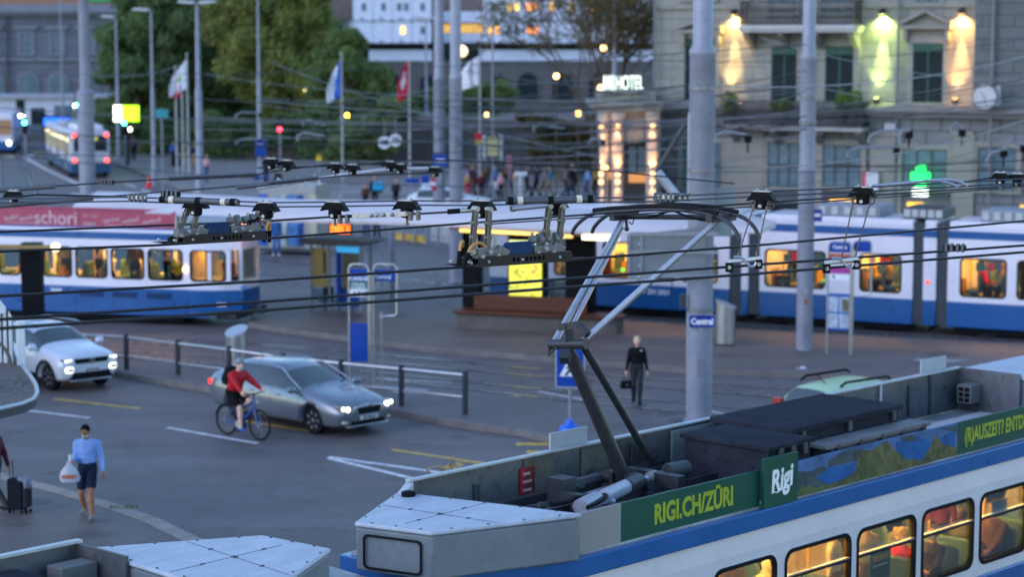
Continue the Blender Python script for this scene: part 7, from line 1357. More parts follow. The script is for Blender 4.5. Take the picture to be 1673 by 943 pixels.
skid("dark skid device with orange cable loops hanging on a contact wire in the middle", (735, 438), (942, 424), 731, 945, ((795, 0), (886, 1)), ((777, 341, 771, 411), (799, 342, 796, 412), (897, 337, 890, 399), (919, 337, 912, 408)), (826, 866), (((746, 416, -.05), (748, 396, -.05), (757, 393, .0), (762, 408, .08)), ((754, 418, -.1), (760, 402, -.1), (776, 394, -.06), (790, 402, -.04), (793, 416, -.02))), 0)
skid("dark skid device hanging on the far contact wire above the left tram", (255, 401), (440, 390), 252, 446, ((305, 0), (392, 1)), ((309, 335, 293, 378), (326, 336, 313, 378), (428, 338, 413, 366), (445, 344, 432, 370)), (336, 372), (((415, 358, -.05), (420, 356, -.05), (427, 362, 0), (426, 378, .05)), ((428, 382, -.08), (432, 362, -.08), (438, 364, -.04), (439, 382, -.02))), 0)
# spreader bars hung on wire ropes from two caps
for (bx0, by0, bx1, by1), ropes, lb in (((1188, 428, 1243, 422), ((1234, 329, 1205, 421), (1255, 329, 1235, 419)), "silver spreader bar hung on two wire ropes beside the pantograph"), ((1347, 430, 1402, 423), ((1395, 325, 1374, 425), (1423, 325, 1397, 420)), "silver spreader bar hung on two wire ropes in front of the map stand")):
    p = G(bx0, by0 + 8, ZW); q = G(bx1, by1 + 14, ZW); F_ = Face(p.x, p.y, math.atan2(q.y - p.y, q.x - p.x)); r = thing("spreader_bar", lb, "wire fitting", (p.x, p.y, ZW), F_.ang, "silver spreader bars"); P = lambda px, py: (lambda k: Vector((k[0], 0, k[1] - ZW)))(F_.at(px, py))
    a, c = P(bx0, by0), P(bx1, by1); b = MB(); b.tube([a, c], .022, 10); b.build("bar", pm("spreader_silver", (.55, .54, .53), .35, .5), r)
    for e in (a + (c - a) * .06, c - (c - a) * .06): b = MB(); b.box(e.x - .035, e.x + .035, -.022, .022, e.z - .1, e.z - .01); b.build("clamp", POLY, r, .006); b = MB(); b.tube([(e.x, -.026, e.z - .055), (e.x, .026, e.z - .055)], .02, 10); b.build("clamp_bolt", GALV, r)
    m = a.lerp(c, .55); b = MB(); b.tube(smooth_path([m + Vector((-.12, -.03, .03)), m + Vector((-.04, -.03, .035)), m + Vector((.03, -.03, -.06)), m + Vector((.08, -.03, -.065)), m + Vector((.1, -.03, -.02))], 3), .012, 8); b.build("hook", LIGHTP, r)
    for x0, y0, x1, y1 in ropes:
        s, e = P(x0, y0), P(x1, y1); b = MB(); b.tube([s, e], .0065, 6); b.build("wire_rope", pm("rope_rust", (.10, .075, .065), .6, .3), r)
        for t in (.1, .92): b = MB(); k = s.lerp(e, t); b.tube([k, s.lerp(e, t + .07)], .012, 6); b.build("rope_ferrule", LINKM, r)
# pale curved pull arm right of the second spreader cap
b = MB(); r = thing("pull_off_arm", "pale forked pull off arm curving right from the cap before the map stand", "wire fitting", span_at(1425), 0); o_ = span_at(1425)
for pts in (((1425, 304), (1490, 298), (1540, 293), (1565, 295), (1581, 304)), ((1500, 297), (1530, 294), (1550, 299), (1566, 305))): b = MB(); b.tube(smooth_path([AY(x, y, 21.5) - o_ for x, y in pts], 3), .017, 8); b.build("arm", LIGHTP, r)
# big raised pantograph arm of another tram behind (diagonal bar beside the thick mast) and a pipe on the mast
p, q = AY(1074, 282, 45), AY(1118, 336, 45); tube_thing("stay_bar", "diagonal grey stay bar in front of the hotel pavilion", "bar", p, q, .1, pm("stay_grey", (.36, .38, .43), .45, .3)); p, q = AY(1073, 280, 60), AY(1118, 205, 60); tube_thing("stay_bar", "thin dark diagonal strut rising towards the thickest mast", "bar", p, q, .07, DGREY)
r = thing("pipe_post", "thin pale pipe with a bent top just left of the thickest mast", "post", AY(1129, 300, 50.2), 0); o_ = Vector(r.location); b = MB(); b.tube(smooth_path([Vector((AY(1128, 300, 50.2).x, 50.2, 0)) - o_, AY(1127, 190, 50.2) - o_, AY(1129, 182, 50.2) - o_, AY(1137, 182, 50.2) - o_]), .05, 8); b.build("pipe", LAMPH, r)
r = thing("mast_bracket", "pale arm bracket with clamps reaching left from the cap row to the middle masts", "bracket", AY(500, 290, 37), 0); o_ = Vector(r.location)
for pts in (((420, 308), (520, 292), (560, 285)), ((452, 292), (462, 297), (466, 306)), ((486, 291), (498, 296), (504, 304)), ((512, 286), (519, 292), (522, 302)), ((560, 285), (640, 276), (700, 275))): b = MB(); b.tube([AY(x, y, 37) - o_ for x, y in pts], .03, 8); b.build("arm", LAMPH, r)

# ================================================================== roof corner and white louvre at the left edge
zr = 3.3; E = [(-120, 520), (20, 560), (36, 598), (50, 615), (59, 630), (61, 642), (55, 652), (35, 660), (0, 668), (-120, 690)]; pts = [G(x, y, zr) for x, y in E]; c0 = G(-60, 640, 0); r = thing("kiosk_canopy", "gravel covered flat roof corner with a metal edge at the left picture edge", "roof", c0, 0)
P2 = [(p.x - c0.x, p.y - c0.y) for p in pts]; b = MB(); b.prism(P2, 'z', zr - .16, zr - .03); b.build("slab", pm("slab_dark", (.07, .075, .085), .7), r)
GRV = pm("gravel", (.13, .115, .105), .95, 0, .6, 14, 1.0, 30); b = MB(); b.prism(P2, 'z', zr - .03, zr); b.build("gravel_bed", GRV, r); b = MB(); b.tube([(x, y, zr) for x, y in P2[1:]], .035, 8); b.build("edge_trim", pm("trim_zinc", (.40, .43, .47), .4, .4), r); b = MB()
for _ in range(900):
    u = [rnd.random() for _ in range(2)]; x = min(p[0] for p in P2) + u[0] * 3.2; y = -2 + u[1] * 4; b.ball((P2[4][0] - u[0] * 1.6 - .1, P2[4][1] - .9 + u[1] * 1.5, zr), (.02, .025, .014), 5)
o = b.build("gravel_stones", GRV, r); o["kind"] = "stuff"; b = MB(); b.box(-2.6, -.6, -.9, 1.2, 0, zr - .16); b.build("kiosk_wall", pm("kiosk_wall_grey", (.2, .2, .22), .7), r)
LV = pm("louvre_white", (.66, .68, .72), .45, 0, .05, 2); p = G(35, 597, zr); r = thing("roof_louvre", "white slatted louvre screen standing on the gravel roof corner", "louvre", p, R_(20)); b = MB(); b.box(-.07, .07, -.05, .05, 0, .78); b.build("end_post", LV, r, .01)
for i in range(6): b = MB(); x = -.16 - i * .085; b.prism([(x - .02, .02), (x + .03, .02), (x + .03, .85 + i * .045), (x - .02, .95 + i * .045)], 'y', .1 + i * .1, .2 + i * .1); b.build("slat", LV, r)
b = MB(); b.prism([(-.55, .9), (-.22, .9), (-.22, 1.02), (-.32, 1.15), (-.55, 1.18)], 'y', .15, .6); b.build("top_cap", LV, r, .01); b = MB(); b.box(-.9, -.05, .65, .7, .1, .8); b.build("back_frame", DGREY, r); b = MB(); b.tube(smooth_path([Vector((-.6, -.05, .5)), Vector((-.35, -.1, .42)), Vector((-.22, -.1, .2)), Vector((-.18, -.12, .0))]), .03, 8); b.build("cable_pipe", pm("pipe_brown", (.12, .105, .095), .6), r)
# ================================================================== cars, bus, bicycle
TYRE = pm("tyre", (.016, .016, .017), .85, 0, .15, 20); RIM = pm("alloy_rim", (.33, .33, .34), .35, .8, .1, 8); CGL = pm("car_glass", (.06, .075, .082), .05, 0, .1, 1); HL = em("headlight_lit", (1, .88, .6), 3.2); HLW = em("headlight_white", (.95, 1, .86), 1.3); TAIL = em("tail_light_lit", (1, .03, .02), .5); CHR = pm("chrome_trim", (.55, .56, .58), .2, .9); PLATE = pm("number_plate", (.6, .6, .6), .4)
def car(name, label, loc, rz, st, paint, axles, rw, track, glass_tops, side_rng, pillars, L, group="cars on the road"):
    """body lofted through cross sections: station = (x, zb, w_sill, w_mid, z_mid, w_sh, z_sh, w_top, z_top, z_c); front at +x"""
    r = thing(name, label, "car", loc, rz); bm = bmesh.new(); rings = []
    for x, zb, wsl, wm, zm, wsh, zsh, wt, zt, zc in st:
        half = [(0, zb), (wsl, zb), (wsl + .03, zb + .10), (wm, zm), (wsh, zsh), (wt, zt), (wt * .5, zt * .25 + zc * .75), (0, zc)]
        rings.append([bm.verts.new((x, y, z)) for y, z in half] + [bm.verts.new((x, -y, z)) for y, z in half[-2:0:-1]])
    n = len(rings[0]); tops = {5, 6, 7, 8}; sides = {4, 9}
    for i in range(len(rings) - 1):
        for k in range(n):
            f = bm.faces.new((rings[i][k], rings[i][(k + 1) % n], rings[i + 1][(k + 1) % n], rings[i + 1][k])); f.smooth = True
            if k in tops and i in glass_tops: f.material_index = 1
            elif k in sides and side_rng[0] <= i < side_rng[1] and i not in pillars: f.material_index = 1
            elif k in sides and i in pillars: f.material_index = 2
            elif k in (0, n - 1, 1, n - 2): f.material_index = 2
    bm.faces.new(rings[0][::-1]); bm.faces.new(rings[-1]); bmesh.ops.recalc_face_normals(bm, faces=bm.faces); me = bpy.data.meshes.new("body"); bm.to_mesh(me); bm.free()
    for m in (paint, CGL, BLACK): me.materials.append(m)
    o = bpy.data.objects.new("body", me); COL.objects.link(o); sd = o.modifiers.new("s", 'SUBSURF'); sd.levels = 2; cut = []
    c = MB()
    for ax in axles:
        for s in (-1, 1): c.tube([(ax, s * (track - .14), rw), (ax, s * (track + .5), rw)], rw * 1.17, 28)
    co = c.build("cut", BLACK); bo = o.modifiers.new("b", 'BOOLEAN'); bo.operation = 'DIFFERENCE'; bo.object = co; bo.solver = 'EXACT'; bpy.context.view_layer.update()
    me2 = bpy.data.meshes.new_from_object(o.evaluated_get(bpy.context.evaluated_depsgraph_get())); bpy.data.objects.remove(o); bpy.data.objects.remove(co)
    def sub(idx, nm, m):
        b = bmesh.new(); b.from_mesh(me2); bmesh.ops.delete(b, geom=[f for f in b.faces if f.material_index not in idx], context='FACES'); q = bpy.data.meshes.new(nm); b.to_mesh(q); b.free(); q.materials.clear(); [q.materials.append(x) for x in m]
        if len(m) == 1: q.polygons.foreach_set("material_index", [0] * len(q.polygons))
        ob = bpy.data.objects.new(nm, q); COL.objects.link(ob); ob.parent = r; return ob
    sub((0, 2), "body", [paint, CGL, BLACK]); sub((1,), "windows", [CGL])
    for ax in axles:
        for s in (-1, 1):
            b = MB(); b.lathe([(rw * .66, -.1), (rw * .94, -.1), (rw, -.05), (rw, .05), (rw * .94, .1), (rw * .66, .1)], n=28); w = b.build("wheel", TYRE, r); w.location = (ax, s * (track - .1), rw); w.rotation_euler = (R_(-90) * s, 0, 0)
            b = MB(); b.lathe([(rw * .66, .06), (rw * .62, .1), (rw * .58, .06), (.02, .05)], n=28); b.build("rim", pm("rim_dark", (.05, .05, .055), .5, .5), w)
            for k in range(7): b = MB(); a = k * 2 * math.pi / 7; b.bar((.04 * math.cos(a), .04 * math.sin(a), .085), (rw * .62 * math.cos(a), rw * .62 * math.sin(a), .09), .05, .025); b.build("spoke", RIM, w)
            b = MB(); b.lathe([(.06, .07), (.05, .1), (.01, .105)], n=12); b.build("hub", RIM, w)
    return r
def cbox(r, nm, m, bx, bev=.015, rot=None):
    b = MB(); b.box(*bx); return b.build(nm, m, r, bev)
def cpoly(r, nm, m, pts, t, bev=.01):                           # a shaped plate on the car's nose: (y, z) outline between two x
    b = MB(); b.prism(pts, 'x', t[0], t[1]); return b.build(nm, m, r, bev)
SILV = pm("silver_paint", (.175, .192, .225), .26, .5, .05, 1, coat=.6); SUVW = pm("suv_white", (.56, .58, .63), .3, .1, .05, 1, coat=.6); GRN = pm("car_green", (.36, .52, .30), .4, 0, .05, 1, coat=.4); WCAR = pm("car_white", (.55, .57, .6), .35, 0, .05, 1)
SED = [(2.40, .34, .50, .66, .50, .66, .60, .45, .66, .68), (2.30, .24, .70, .82, .50, .78, .66, .58, .74, .77), (2.0, .2, .80, .89, .54, .84, .76, .62, .86, .89), (1.4, .2, .84, .915, .56, .87, .87, .68, .95, .98), (1.02, .2, .85, .915, .57, .87, .91, .72, .98, 1.02), (.18, .2, .85, .915, .57, .87, .94, .58, 1.39, 1.43), (-.3, .2, .85, .915, .57, .87, .95, .59, 1.44, 1.48), (-.42, .2, .85, .915, .57, .87, .95, .59, 1.44, 1.48), (-1.3, .2, .85, .915, .57, .87, .97, .58, 1.42, 1.465), (-1.55, .2, .85, .91, .57, .87, .98, .57, 1.38, 1.42), (-2.2, .26, .82, .89, .58, .84, 1.0, .64, 1.10, 1.13), (-2.4, .3, .74, .82, .6, .78, .96, .6, 1.03, 1.05), (-2.47, .36, .6, .72, .62, .68, .88, .5, .93, .94)]
seams(SILV, (.98, -.02, -1.12))
sv = car("car", "silver grey saloon car with lit headlights beside the cyclist", (-4.98, 49.72, 0), R_(-44), SED, SILV, (1.38, -1.38), .335, .80, (4, 9), (4, 9), (), 4.84)
for s in (-1, 1):
    cpoly(sv, "headlight", pm("lamp_glass", (.30, .30, .30), .12, .3), [(s * .50, .60), (s * .78, .64), (s * .83, .75), (s * .58, .73)], (2.12, 2.35), .03); b = MB(); b.tube([(2.2, s * .60, .665), (2.365, s * .60, .665)], .055, 14); b.build("bulb", HL, sv); b = MB(); b.tube([(2.15, s * .73, .69), (2.355, s * .73, .69)], .045, 14); b.build("bulb", HL, sv); b = MB(); b.ball((.88, s * 1.0, 1.0), (.09, .13, .085), 12); b.tube([(.9, s * .86, .96), (.88, s * .95, .98)], .03, 6); b.build("mirror", SILV, sv); cbox(sv, "tail_light", TAIL, (-2.44, -2.25, s * .64 if s > 0 else -.82, s * .64 if s < 0 else .82, .74, .88), .03)
    cbox(sv, "fog_light", pm("fog_glass", (.5, .45, .3), .2), (2.27, 2.35, min(s * .55, s * .72), max(s * .55, s * .72), .33, .40), .02)
    for x in (.2, -.75): cbox(sv, "door_handle", CHR, (x - .1, x + .08, s * .90 if s > 0 else -.945, s * .90 if s < 0 else .945, .80, .83))
    b = MB(); b.tube([(1.0, s * .885, .94), (-.3, s * .886, .97), (-1.4, s * .88, .98)], .013, 6); b.build("window_trim", CHR, sv); b = MB(); b.tube([(x, s * y, z) for x, y, z in ((1.0, .80, .98), (.55, .74, 1.19), (.15, .645, 1.385), (-.4, .625, 1.44), (-1.25, .62, 1.385), (-1.7, .70, 1.15))], .014, 6); b.build("roof_trim", CHR, sv)
g = cpoly(sv, "grille", CHR, [(-.42, .70), (-.36, .50), (.36, .50), (.42, .70), (.12, .735), (-.12, .735)], (2.25, 2.415), .015); cpoly(sv, "grille_mesh", BLACK, [(-.36, .68), (-.31, .53), (.31, .53), (.36, .68)], (2.3, 2.425), .01); b = MB(); b.tube([(2.40, 0, .73), (2.43, 0, .725)], .045, 14); b.build("badge", CHR, sv)
cbox(sv, "bumper_intake", BLACK, (2.2, 2.385, -.5, .5, .29, .38)); cbox(sv, "lip", CHR, (2.2, 2.40, -.62, .62, .255, .28)); p = cbox(sv, "number_plate", PLATE, (2.3, 2.425, -.26, .26, .40, .49), .005); lettering("ZH 48 217", .085, BLACK, p, (2.428, 0, .445), (R_(90), 0, R_(90)), off=.003)
for y in (-.35, .3): b = MB(); b.tube([(1.04, y, 1.03), (.86, y + .4, 1.1)], .012, 6); b.build("wiper", BLACK, sv)
b = MB(); b.tube([(-1.3, 0, 1.42), (-1.5, 0, 1.6)], .008, 6); b.build("aerial", BLACK, sv)
SUV = [(2.08, .42, .55, .74, .62, .72, .80, .5, .88, .9), (1.98, .3, .74, .86, .62, .82, .86, .6, .95, .98), (1.7, .26, .82, .90, .64, .86, .92, .64, 1.02, 1.06), (1.2, .26, .84, .91, .66, .88, .98, .68, 1.07, 1.11), (.95, .26, .84, .91, .66, .88, 1.0, .72, 1.08, 1.13), (.2, .26, .84, .91, .66, .88, 1.03, .60, 1.49, 1.54), (-.3, .26, .84, .91, .66, .88, 1.04, .61, 1.54, 1.585), (-.4, .26, .84, .91, .66, .88, 1.04, .61, 1.54, 1.585), (-1.25, .26, .84, .91, .66, .87, 1.06, .59, 1.5, 1.55), (-1.45, .26, .84, .91, .66, .86, 1.07, .58, 1.47, 1.52), (-1.95, .34, .8, .88, .68, .83, 1.08, .64, 1.15, 1.2), (-2.1, .42, .68, .8, .7, .76, 1.0, .55, 1.05, 1.08)]
su = car("car", "white sport utility car with lit headlights at the left edge", (-12.15, 55.8, 0), R_(-48), SUV, SUVW, (1.27, -1.3), .35, .80, (4, 9), (4, 9), (), 4.2)
for s in (-1, 1):
    cpoly(su, "headlight", pm("lamp_glass", (.30, .30, .30), .12, .3), [(s * .48, .78), (s * .80, .80), (s * .82, .88), (s * .48, .88)], (1.86, 2.035), .02); b = MB(); [b.box(1.9, 2.045, min(s * u, s * v), max(s * u, s * v), .81, .86) for u, v in ((.52, .62), (.65, .75))]; b.build("bulb", HLW, su); b = MB(); b.prism(rrect(min(s * .52, s * .74), max(s * .52, s * .74), .53, .67, .06), 'x', 1.9, 2.07); b.build("running_light", HLW, su, .01); b = MB(); b.prism(rrect(min(s * .55, s * .71), max(s * .55, s * .71), .562, .638, .03), 'x', 2.0, 2.1); b.build("light_core", BLACK, su)
    b = MB(); b.ball((.82, s * 1.0, 1.1), (.1, .13, .1), 12); b.tube([(.85, s * .86, 1.04), (.82, s * .95, 1.07)], .035, 6); b.build("mirror", SUVW, su); b = MB(); b.tube([(.5, s * .63, 1.57), (.2, s * .645, 1.6), (-1.2, s * .63, 1.59), (-1.5, s * .62, 1.53)], .02, 6); b.build("roof_rail", CHR, su)
    for ax in (1.27, -1.3): b = MB(); b.tube([(ax + .43 * math.cos(t), s * .90, .35 + .43 * math.sin(t)) for t in np.linspace(.1, 3.04, 14)], .035, 6); b.build("arch_trim", BLACK, su)
    b = MB(); b.box(.85, -.85, s * .86 if s > 0 else -.92, s * .86 if s < 0 else .92, .3, .42); b.build("sill_trim", BLACK, su)
cpoly(su, "grille", BLACK, [(-.5, .87), (-.46, .74), (.46, .74), (.5, .87)], (1.9, 2.09), .015); b = MB(); b.tube([(2.08, 0, .80), (2.11, 0, .80)], .075, 18); b.build("badge", CHR, su); b = MB(); b.tube([(2.105, 0, .80), (2.115, 0, .80)], .055, 18); q = b.build("badge_core", BLACK, su); lettering("W", .085, CHR, su, (2.12, 0, .785), (R_(90), 0, R_(90)), "badge_letter", off=.002); lettering("V", .07, CHR, su, (2.12, 0, .83), (R_(90), 0, R_(90)), "badge_letter", off=.002)
cpoly(su, "bumper_intake", BLACK, [(-.62, .34), (.62, .34), (.52, .52), (-.52, .52)], (1.9, 2.07)); cbox(su, "skid_plate", CHR, (1.8, 2.08, -.6, .6, .29, .33)); p = cbox(su, "number_plate", PLATE, (2.0, 2.10, -.26, .26, .52, .62), .005); lettering("ZH 731 05", .085, BLACK, p, (2.103, 0, .57), (R_(90), 0, R_(90)), off=.003)
cbox(su, "wheel_arch_liner", BLACK, (1.0, 1.55, -.62, .62, .4, .7))
p = G(1312, 652, .95); f = Vector((math.cos(R_(38)), math.sin(R_(38)), 0)); c0 = p + f * 2.1
gc = car("car", "pale green estate car mostly hidden behind the nearest tram's roof", (c0.x - .35, c0.y - 1.95, 0), R_(38), [(x * .98, a, b_, c_, d, e, f_ + .02, g_, h_, i_) for x, a, b_, c_, d, e, f_, g_, h_, i_ in SUV[:9]] + [(-1.75, .3, .82, .89, .66, .86, 1.06, .62, 1.47, 1.5), (-1.98, .36, .8, .86, .68, .82, 1.0, .64, 1.1, 1.14), (-2.08, .42, .7, .8, .7, .78, .9, .6, 1.0, 1.0)], GRN, (1.25, -1.28), .32, .78, (4, 9), (4, 9), (), 4.1)
for s in (-1, 1):
    b = MB(); b.tube([(.1, s * .6, 1.58), (.0, s * .61, 1.64), (-1.3, s * .6, 1.63), (-1.45, s * .59, 1.55)], .03, 8); b.build("roof_rail", BLACK, gc); cbox(gc, "tail_light", pm("tail_red", (.35, .02, .02), .3), (-2.06, -1.9, min(s * .62, s * .86), max(s * .62, s * .86), .85, 1.2), .03); b = MB(); b.ball((.8, s * .98, 1.08), (.1, .12, .1), 10); b.build("mirror", GRN, gc)
b = MB(); b.tube([(-1.3, 0, 1.53), (-1.55, 0, 1.75)], .01, 6); b.build("aerial", BLACK, gc)
p = G(735, 356); wc = car("car", "white car parked behind the platform roof between the two middle masts", (p.x, p.y, 0), R_(-12), SUV, WCAR, (1.27, -1.3), .33, .8, (4, 9), (4, 9), (), 4.2)
def box_vehicle(name, label, cat, loc, rz, L, Wd, Hh, cols, group=None):
    r = thing(name, label, cat, loc, rz, group); body, low = cols; h = Wd / 2
    b = MB(); b.box(-L, 0, -h, h, .95, Hh); b.build("body", body, r, .12); b = MB(); b.box(-L, 0, -h - .01, h + .01, .32, .95); b.build("skirt", low, r, .05)
    for x in (-1.8, -L + 1.8): 
        for s in (-1, 1): b = MB(); b.tube([(x, s * (h - .28), .45), (x, s * (h + .0), .45)], .45, 18); b.build("wheel", TYRE, r)
    return r
# white and blue trolleybus seen from behind: local +x is its rear end here
p = G(149, 291); q = Vector((-5.6, 18, 0)).normalized(); bus = box_vehicle("trolleybus", "long white and blue trolleybus driving away beside the left mast", "bus", (p.x, p.y, 0), math.atan2(-q.y, -q.x), 17.5, 2.5, 3.05, (pm("bus_white", (.45, .46, .52), .4, 0, .06, 1), pm("bus_blue", (.02, .075, .15), .5)))
b = MB(); b.box(.0, .03, -1.05, 1.05, 1.75, 2.75); b.build("rear_window", DARKGL, bus, .02); b = MB(); b.box(.03, .05, -.3, .45, 2.45, 2.65); b.build("rear_display", em("rear_yellow", (.6, .55, .05), .25), bus)
b = MB(); b.box(-5, -.6, -.9, .9, 3.05, 3.4); b.build("roof_box", TWHITE, bus, .1); b = MB(); b.box(-12, -8, -.9, .9, 3.05, 3.4); b.build("roof_box", TGREY, bus, .1)
for y in (-1.05, 1.05):
    for z in (2.78, 1.15): b = MB(); b.tube([(.0, y * .98, z), (.06, y * .98, z)], .13, 12); b.build("tail_light", em("bus_tail", (1, .06, .05), 2.2), bus)
BW = em("bus_window_lit", (1, .8, .35), .07, (.1, .1, .08))
for i in range(10): x = -1.2 - i * 1.65; b = MB(); b.box(x - 1.45, x, 1.25, 1.27, 1.5, 2.65); b.build("side_window", BW, bus); b = MB(); b.box(x - 1.45, x, -1.27, -1.25, 1.5, 2.65); w = b.build("side_window", BW, bus); b = MB(); b.box(x - 1.2, x - .2, -1.275, -1.26, 2.3, 2.5); b.build("ceiling_lamp", em("bus_lamp", (1, .85, .45), .9), w)
for x in (-3.2, -9, -14.5): b = MB(); b.box(x - .65, x + .65, -1.275, -1.255, .4, 2.6); b.build("door", pm("door_grey", (.12, .13, .15), .3), bus)
for y in (-.4, .4): b = MB(); b.tube([(-9, y, 3.4), (-2, y * 1.2, 6.2)], .04, 6); b.build("trolley_pole", DGREY, bus)
p = G(-4, 252); bu2 = box_vehicle("trolleybus", "blue and white vehicle cut off by the left picture edge, facing the camera", "bus", (p.x, p.y, 0), R_(-80), 12, 2.5, 3.2, (TWHITE, TBLUE)); b = MB(); b.box(.0, .03, -1.1, 1.1, 1.5, 2.7); b.build("windscreen", em("bus_front_lit", (.8, .45, .2), .08, (.1, .08, .06)), bu2)
for y in (-.9, .9): b = MB(); b.tube([(0, y, .85), (.06, y, .85)], .14, 12); b.build("headlight", em("bus_head", (.9, 1, .5), 5), bu2)
for px, py, rz, lb, m, amber in ((239, 240, 100, "small white van with amber roof lights beyond the lamp post", WCAR, 1), (264, 238, 80, "orange and yellow works vehicle behind the second lamp post", pm("works_orange", (.4, .17, .03), .6, 0, .5, 1.2), 0), (110, 200, 95, "dark van in front of the low white kiosk", DGREY, 0)):
    p = G(px, py); v = box_vehicle("van", lb, "van", (p.x, p.y, 0), R_(-rz), 4.6, 1.9, 2.1, (m, m)); b = MB(); b.box(0, .03, -.8, .8, 1.25, 1.85); b.build("rear_window", DARKGL, v)
    for y in (-.8, .8): b = MB(); b.tube([(0, y, 1.0), (.05, y, 1.0)], .1, 10); b.build("tail_light", TAIL, v)
    if amber:
        for y in (-.6, .0, .6): b = MB(); b.box(-.5, -.3, y - .15, y + .15, 2.1, 2.3); b.build("roof_lamp", em("amber_beacon", (1, .6, .15), 2), v)
# bicycle and its rider
bk = R_(-40); pr, pf = G(368, 710), G(426, 719.5); bc = (pr + pf) / 2; BB = thing("bicycle", "blue electric bicycle ridden by the cyclist in red", "bicycle", bc, bk - R_(90)); BL = pm("bike_blue", (.003, .045, .20), .35, 0, .06, 6, coat=.4)
RA, FA = Vector((0, -.53, .345)), Vector((0, .56, .345)); bbk, ht, hb_, stp = Vector((0, -.09, .3)), Vector((0, .36, .93)), Vector((0, .41, .72)), Vector((0, -.24, .80))
for c in (RA, FA):
    b = MB(); b.tube([c + Vector((0, .33 * math.cos(t), .33 * math.sin(t))) for t in np.linspace(0, 2 * math.pi, 37)], .024, 8, cap=False); w = b.build("wheel", TYRE, BB); b = MB(); b.tube([c + Vector((0, .3 * math.cos(t), .3 * math.sin(t))) for t in np.linspace(0, 2 * math.pi, 37)], .012, 6, cap=False); b.build("rim", DGREY, w); b = MB(); b.tube([c - Vector((.06, 0, 0)), c + Vector((.06, 0, 0))], .035, 10); b.build("hub", GALV, w)
    for k in range(14): a = k * 2 * math.pi / 14; b = MB(); b.tube([c + Vector((.02 * (-1) ** k, 0, 0)), c + Vector((0, .3 * math.cos(a), .3 * math.sin(a)))], .0025, 4); b.build("spoke", GALV, w)
def bp(nm, m, *tubes): b = MB(); [b.tube(t, rr, 10) for t, rr in tubes]; return b.build(nm, m, BB)
bp("frame", BL, ([bbk, hb_], .045), ([bbk, stp], .03), ([stp - Vector((0, 0, .22)), ht - Vector((0, .02, .1))], .028), ([bbk + Vector((.04, 0, 0)), RA + Vector((.06, 0, 0))], .018), ([bbk - Vector((.04, 0, 0)), RA - Vector((.06, 0, 0))], .018), ([stp - Vector((0, 0, .1)), RA + Vector((.05, 0, 0))], .014), ([hb_, ht], .03)); b = MB(); b.prism([(-.17, .2), (.06, .2), (.1, .34), (-.0, .4), (-.16, .36)], 'x', -.06, .06); b.build("motor", BL, BB, .02)
bp("fork", BL, ([hb_, hb_ + Vector((.05, .03, -.06)), FA + Vector((.055, 0, 0))], .02), ([hb_, hb_ + Vector((-.05, .03, -.06)), FA - Vector((.055, 0, 0))], .02)); bp("handlebar", BLACK, ([ht, ht + Vector((0, .03, .10))], .018), ([Vector((-.33, .33, 1.06)), Vector((-.15, .38, 1.04)), Vector((.15, .38, 1.04)), Vector((.33, .33, 1.06))], .014)); bp("seat_post", BLACK, ([stp, stp + Vector((0, -.04, .12))], .016)); b = MB(); b.ball((0, -.31, .94), (.07, .14, .035), 12); b.build("saddle", BLACK, BB)
for s, a in ((-1, 2.2), (1, 5.34)): c = bbk + Vector((s * .09, .17 * math.cos(a), .17 * math.sin(a))); bp("crank", GALV, ([bbk + Vector((s * .07, 0, 0)), c], .014)); b = MB(); b.box(min(c.x, c.x + s * .1), max(c.x, c.x + s * .1), c.y - .04, c.y + .04, c.z - .012, c.z + .012); b.build("pedal", BLACK, BB)
b = MB(); b.ball((0, .5, .86), (.04, .05, .04), 10); b.build("front_lamp", GALV, BB); bp("chainring", GALV, ([bbk + Vector((.06, 0, 0)), bbk + Vector((.07, 0, 0))], .09)); b = MB(); b.tube([RA + Vector((0, .36 * math.cos(t), .36 * math.sin(t))) for t in np.linspace(.6, 2.9, 14)], .02, 6); b.build("mudguard", BLACK, BB)
# ================================================================== people
RJ = pm("jacket_red", (.42, .006, .014), .6, 0, .2, 7, .8, 10)
cy_ = person("person in a red hooded jacket, shorts and grey helmet riding the blue bicycle", bc, bk - R_(90), 1.78, hip=(0, -.28, .99), lean=.34, ank=[(-.11, -.17, .50), (.11, .06, .24)], wri=[(-.30, .30, 1.08), (.30, .30, 1.08)], top=RJ, low=CLO["black"], shoe=pm("shoe_blue", (.03, .08, .28), .6), skin=SKIN("c", (205, 158, 135)), hair=HAIR["grey"], hat=pm("helmet_grey", (.20, .22, .25), .4, 0, .3, 14), beard=HAIR["grey"], shorts=True, vox=.0125, fingers=True, kpole=(0, 1, .5), jacket=.045, headpitch=-.05, headturn=-.3, curl=.9)
b = MB(); b.ball((0, -.20, 1.40), (.11, .06, .1), 12); b.build("hood", RJ, cy_)
r = thing("backpack", "black backpack on the back of the cyclist in red", "bag", bc, bk - R_(90)); b = MB(); hp = Vector((0, -.28, .99)); t_ = Vector((0, math.sin(.34), math.cos(.34))); w_ = Vector((0, -math.cos(.34), math.sin(.34)))
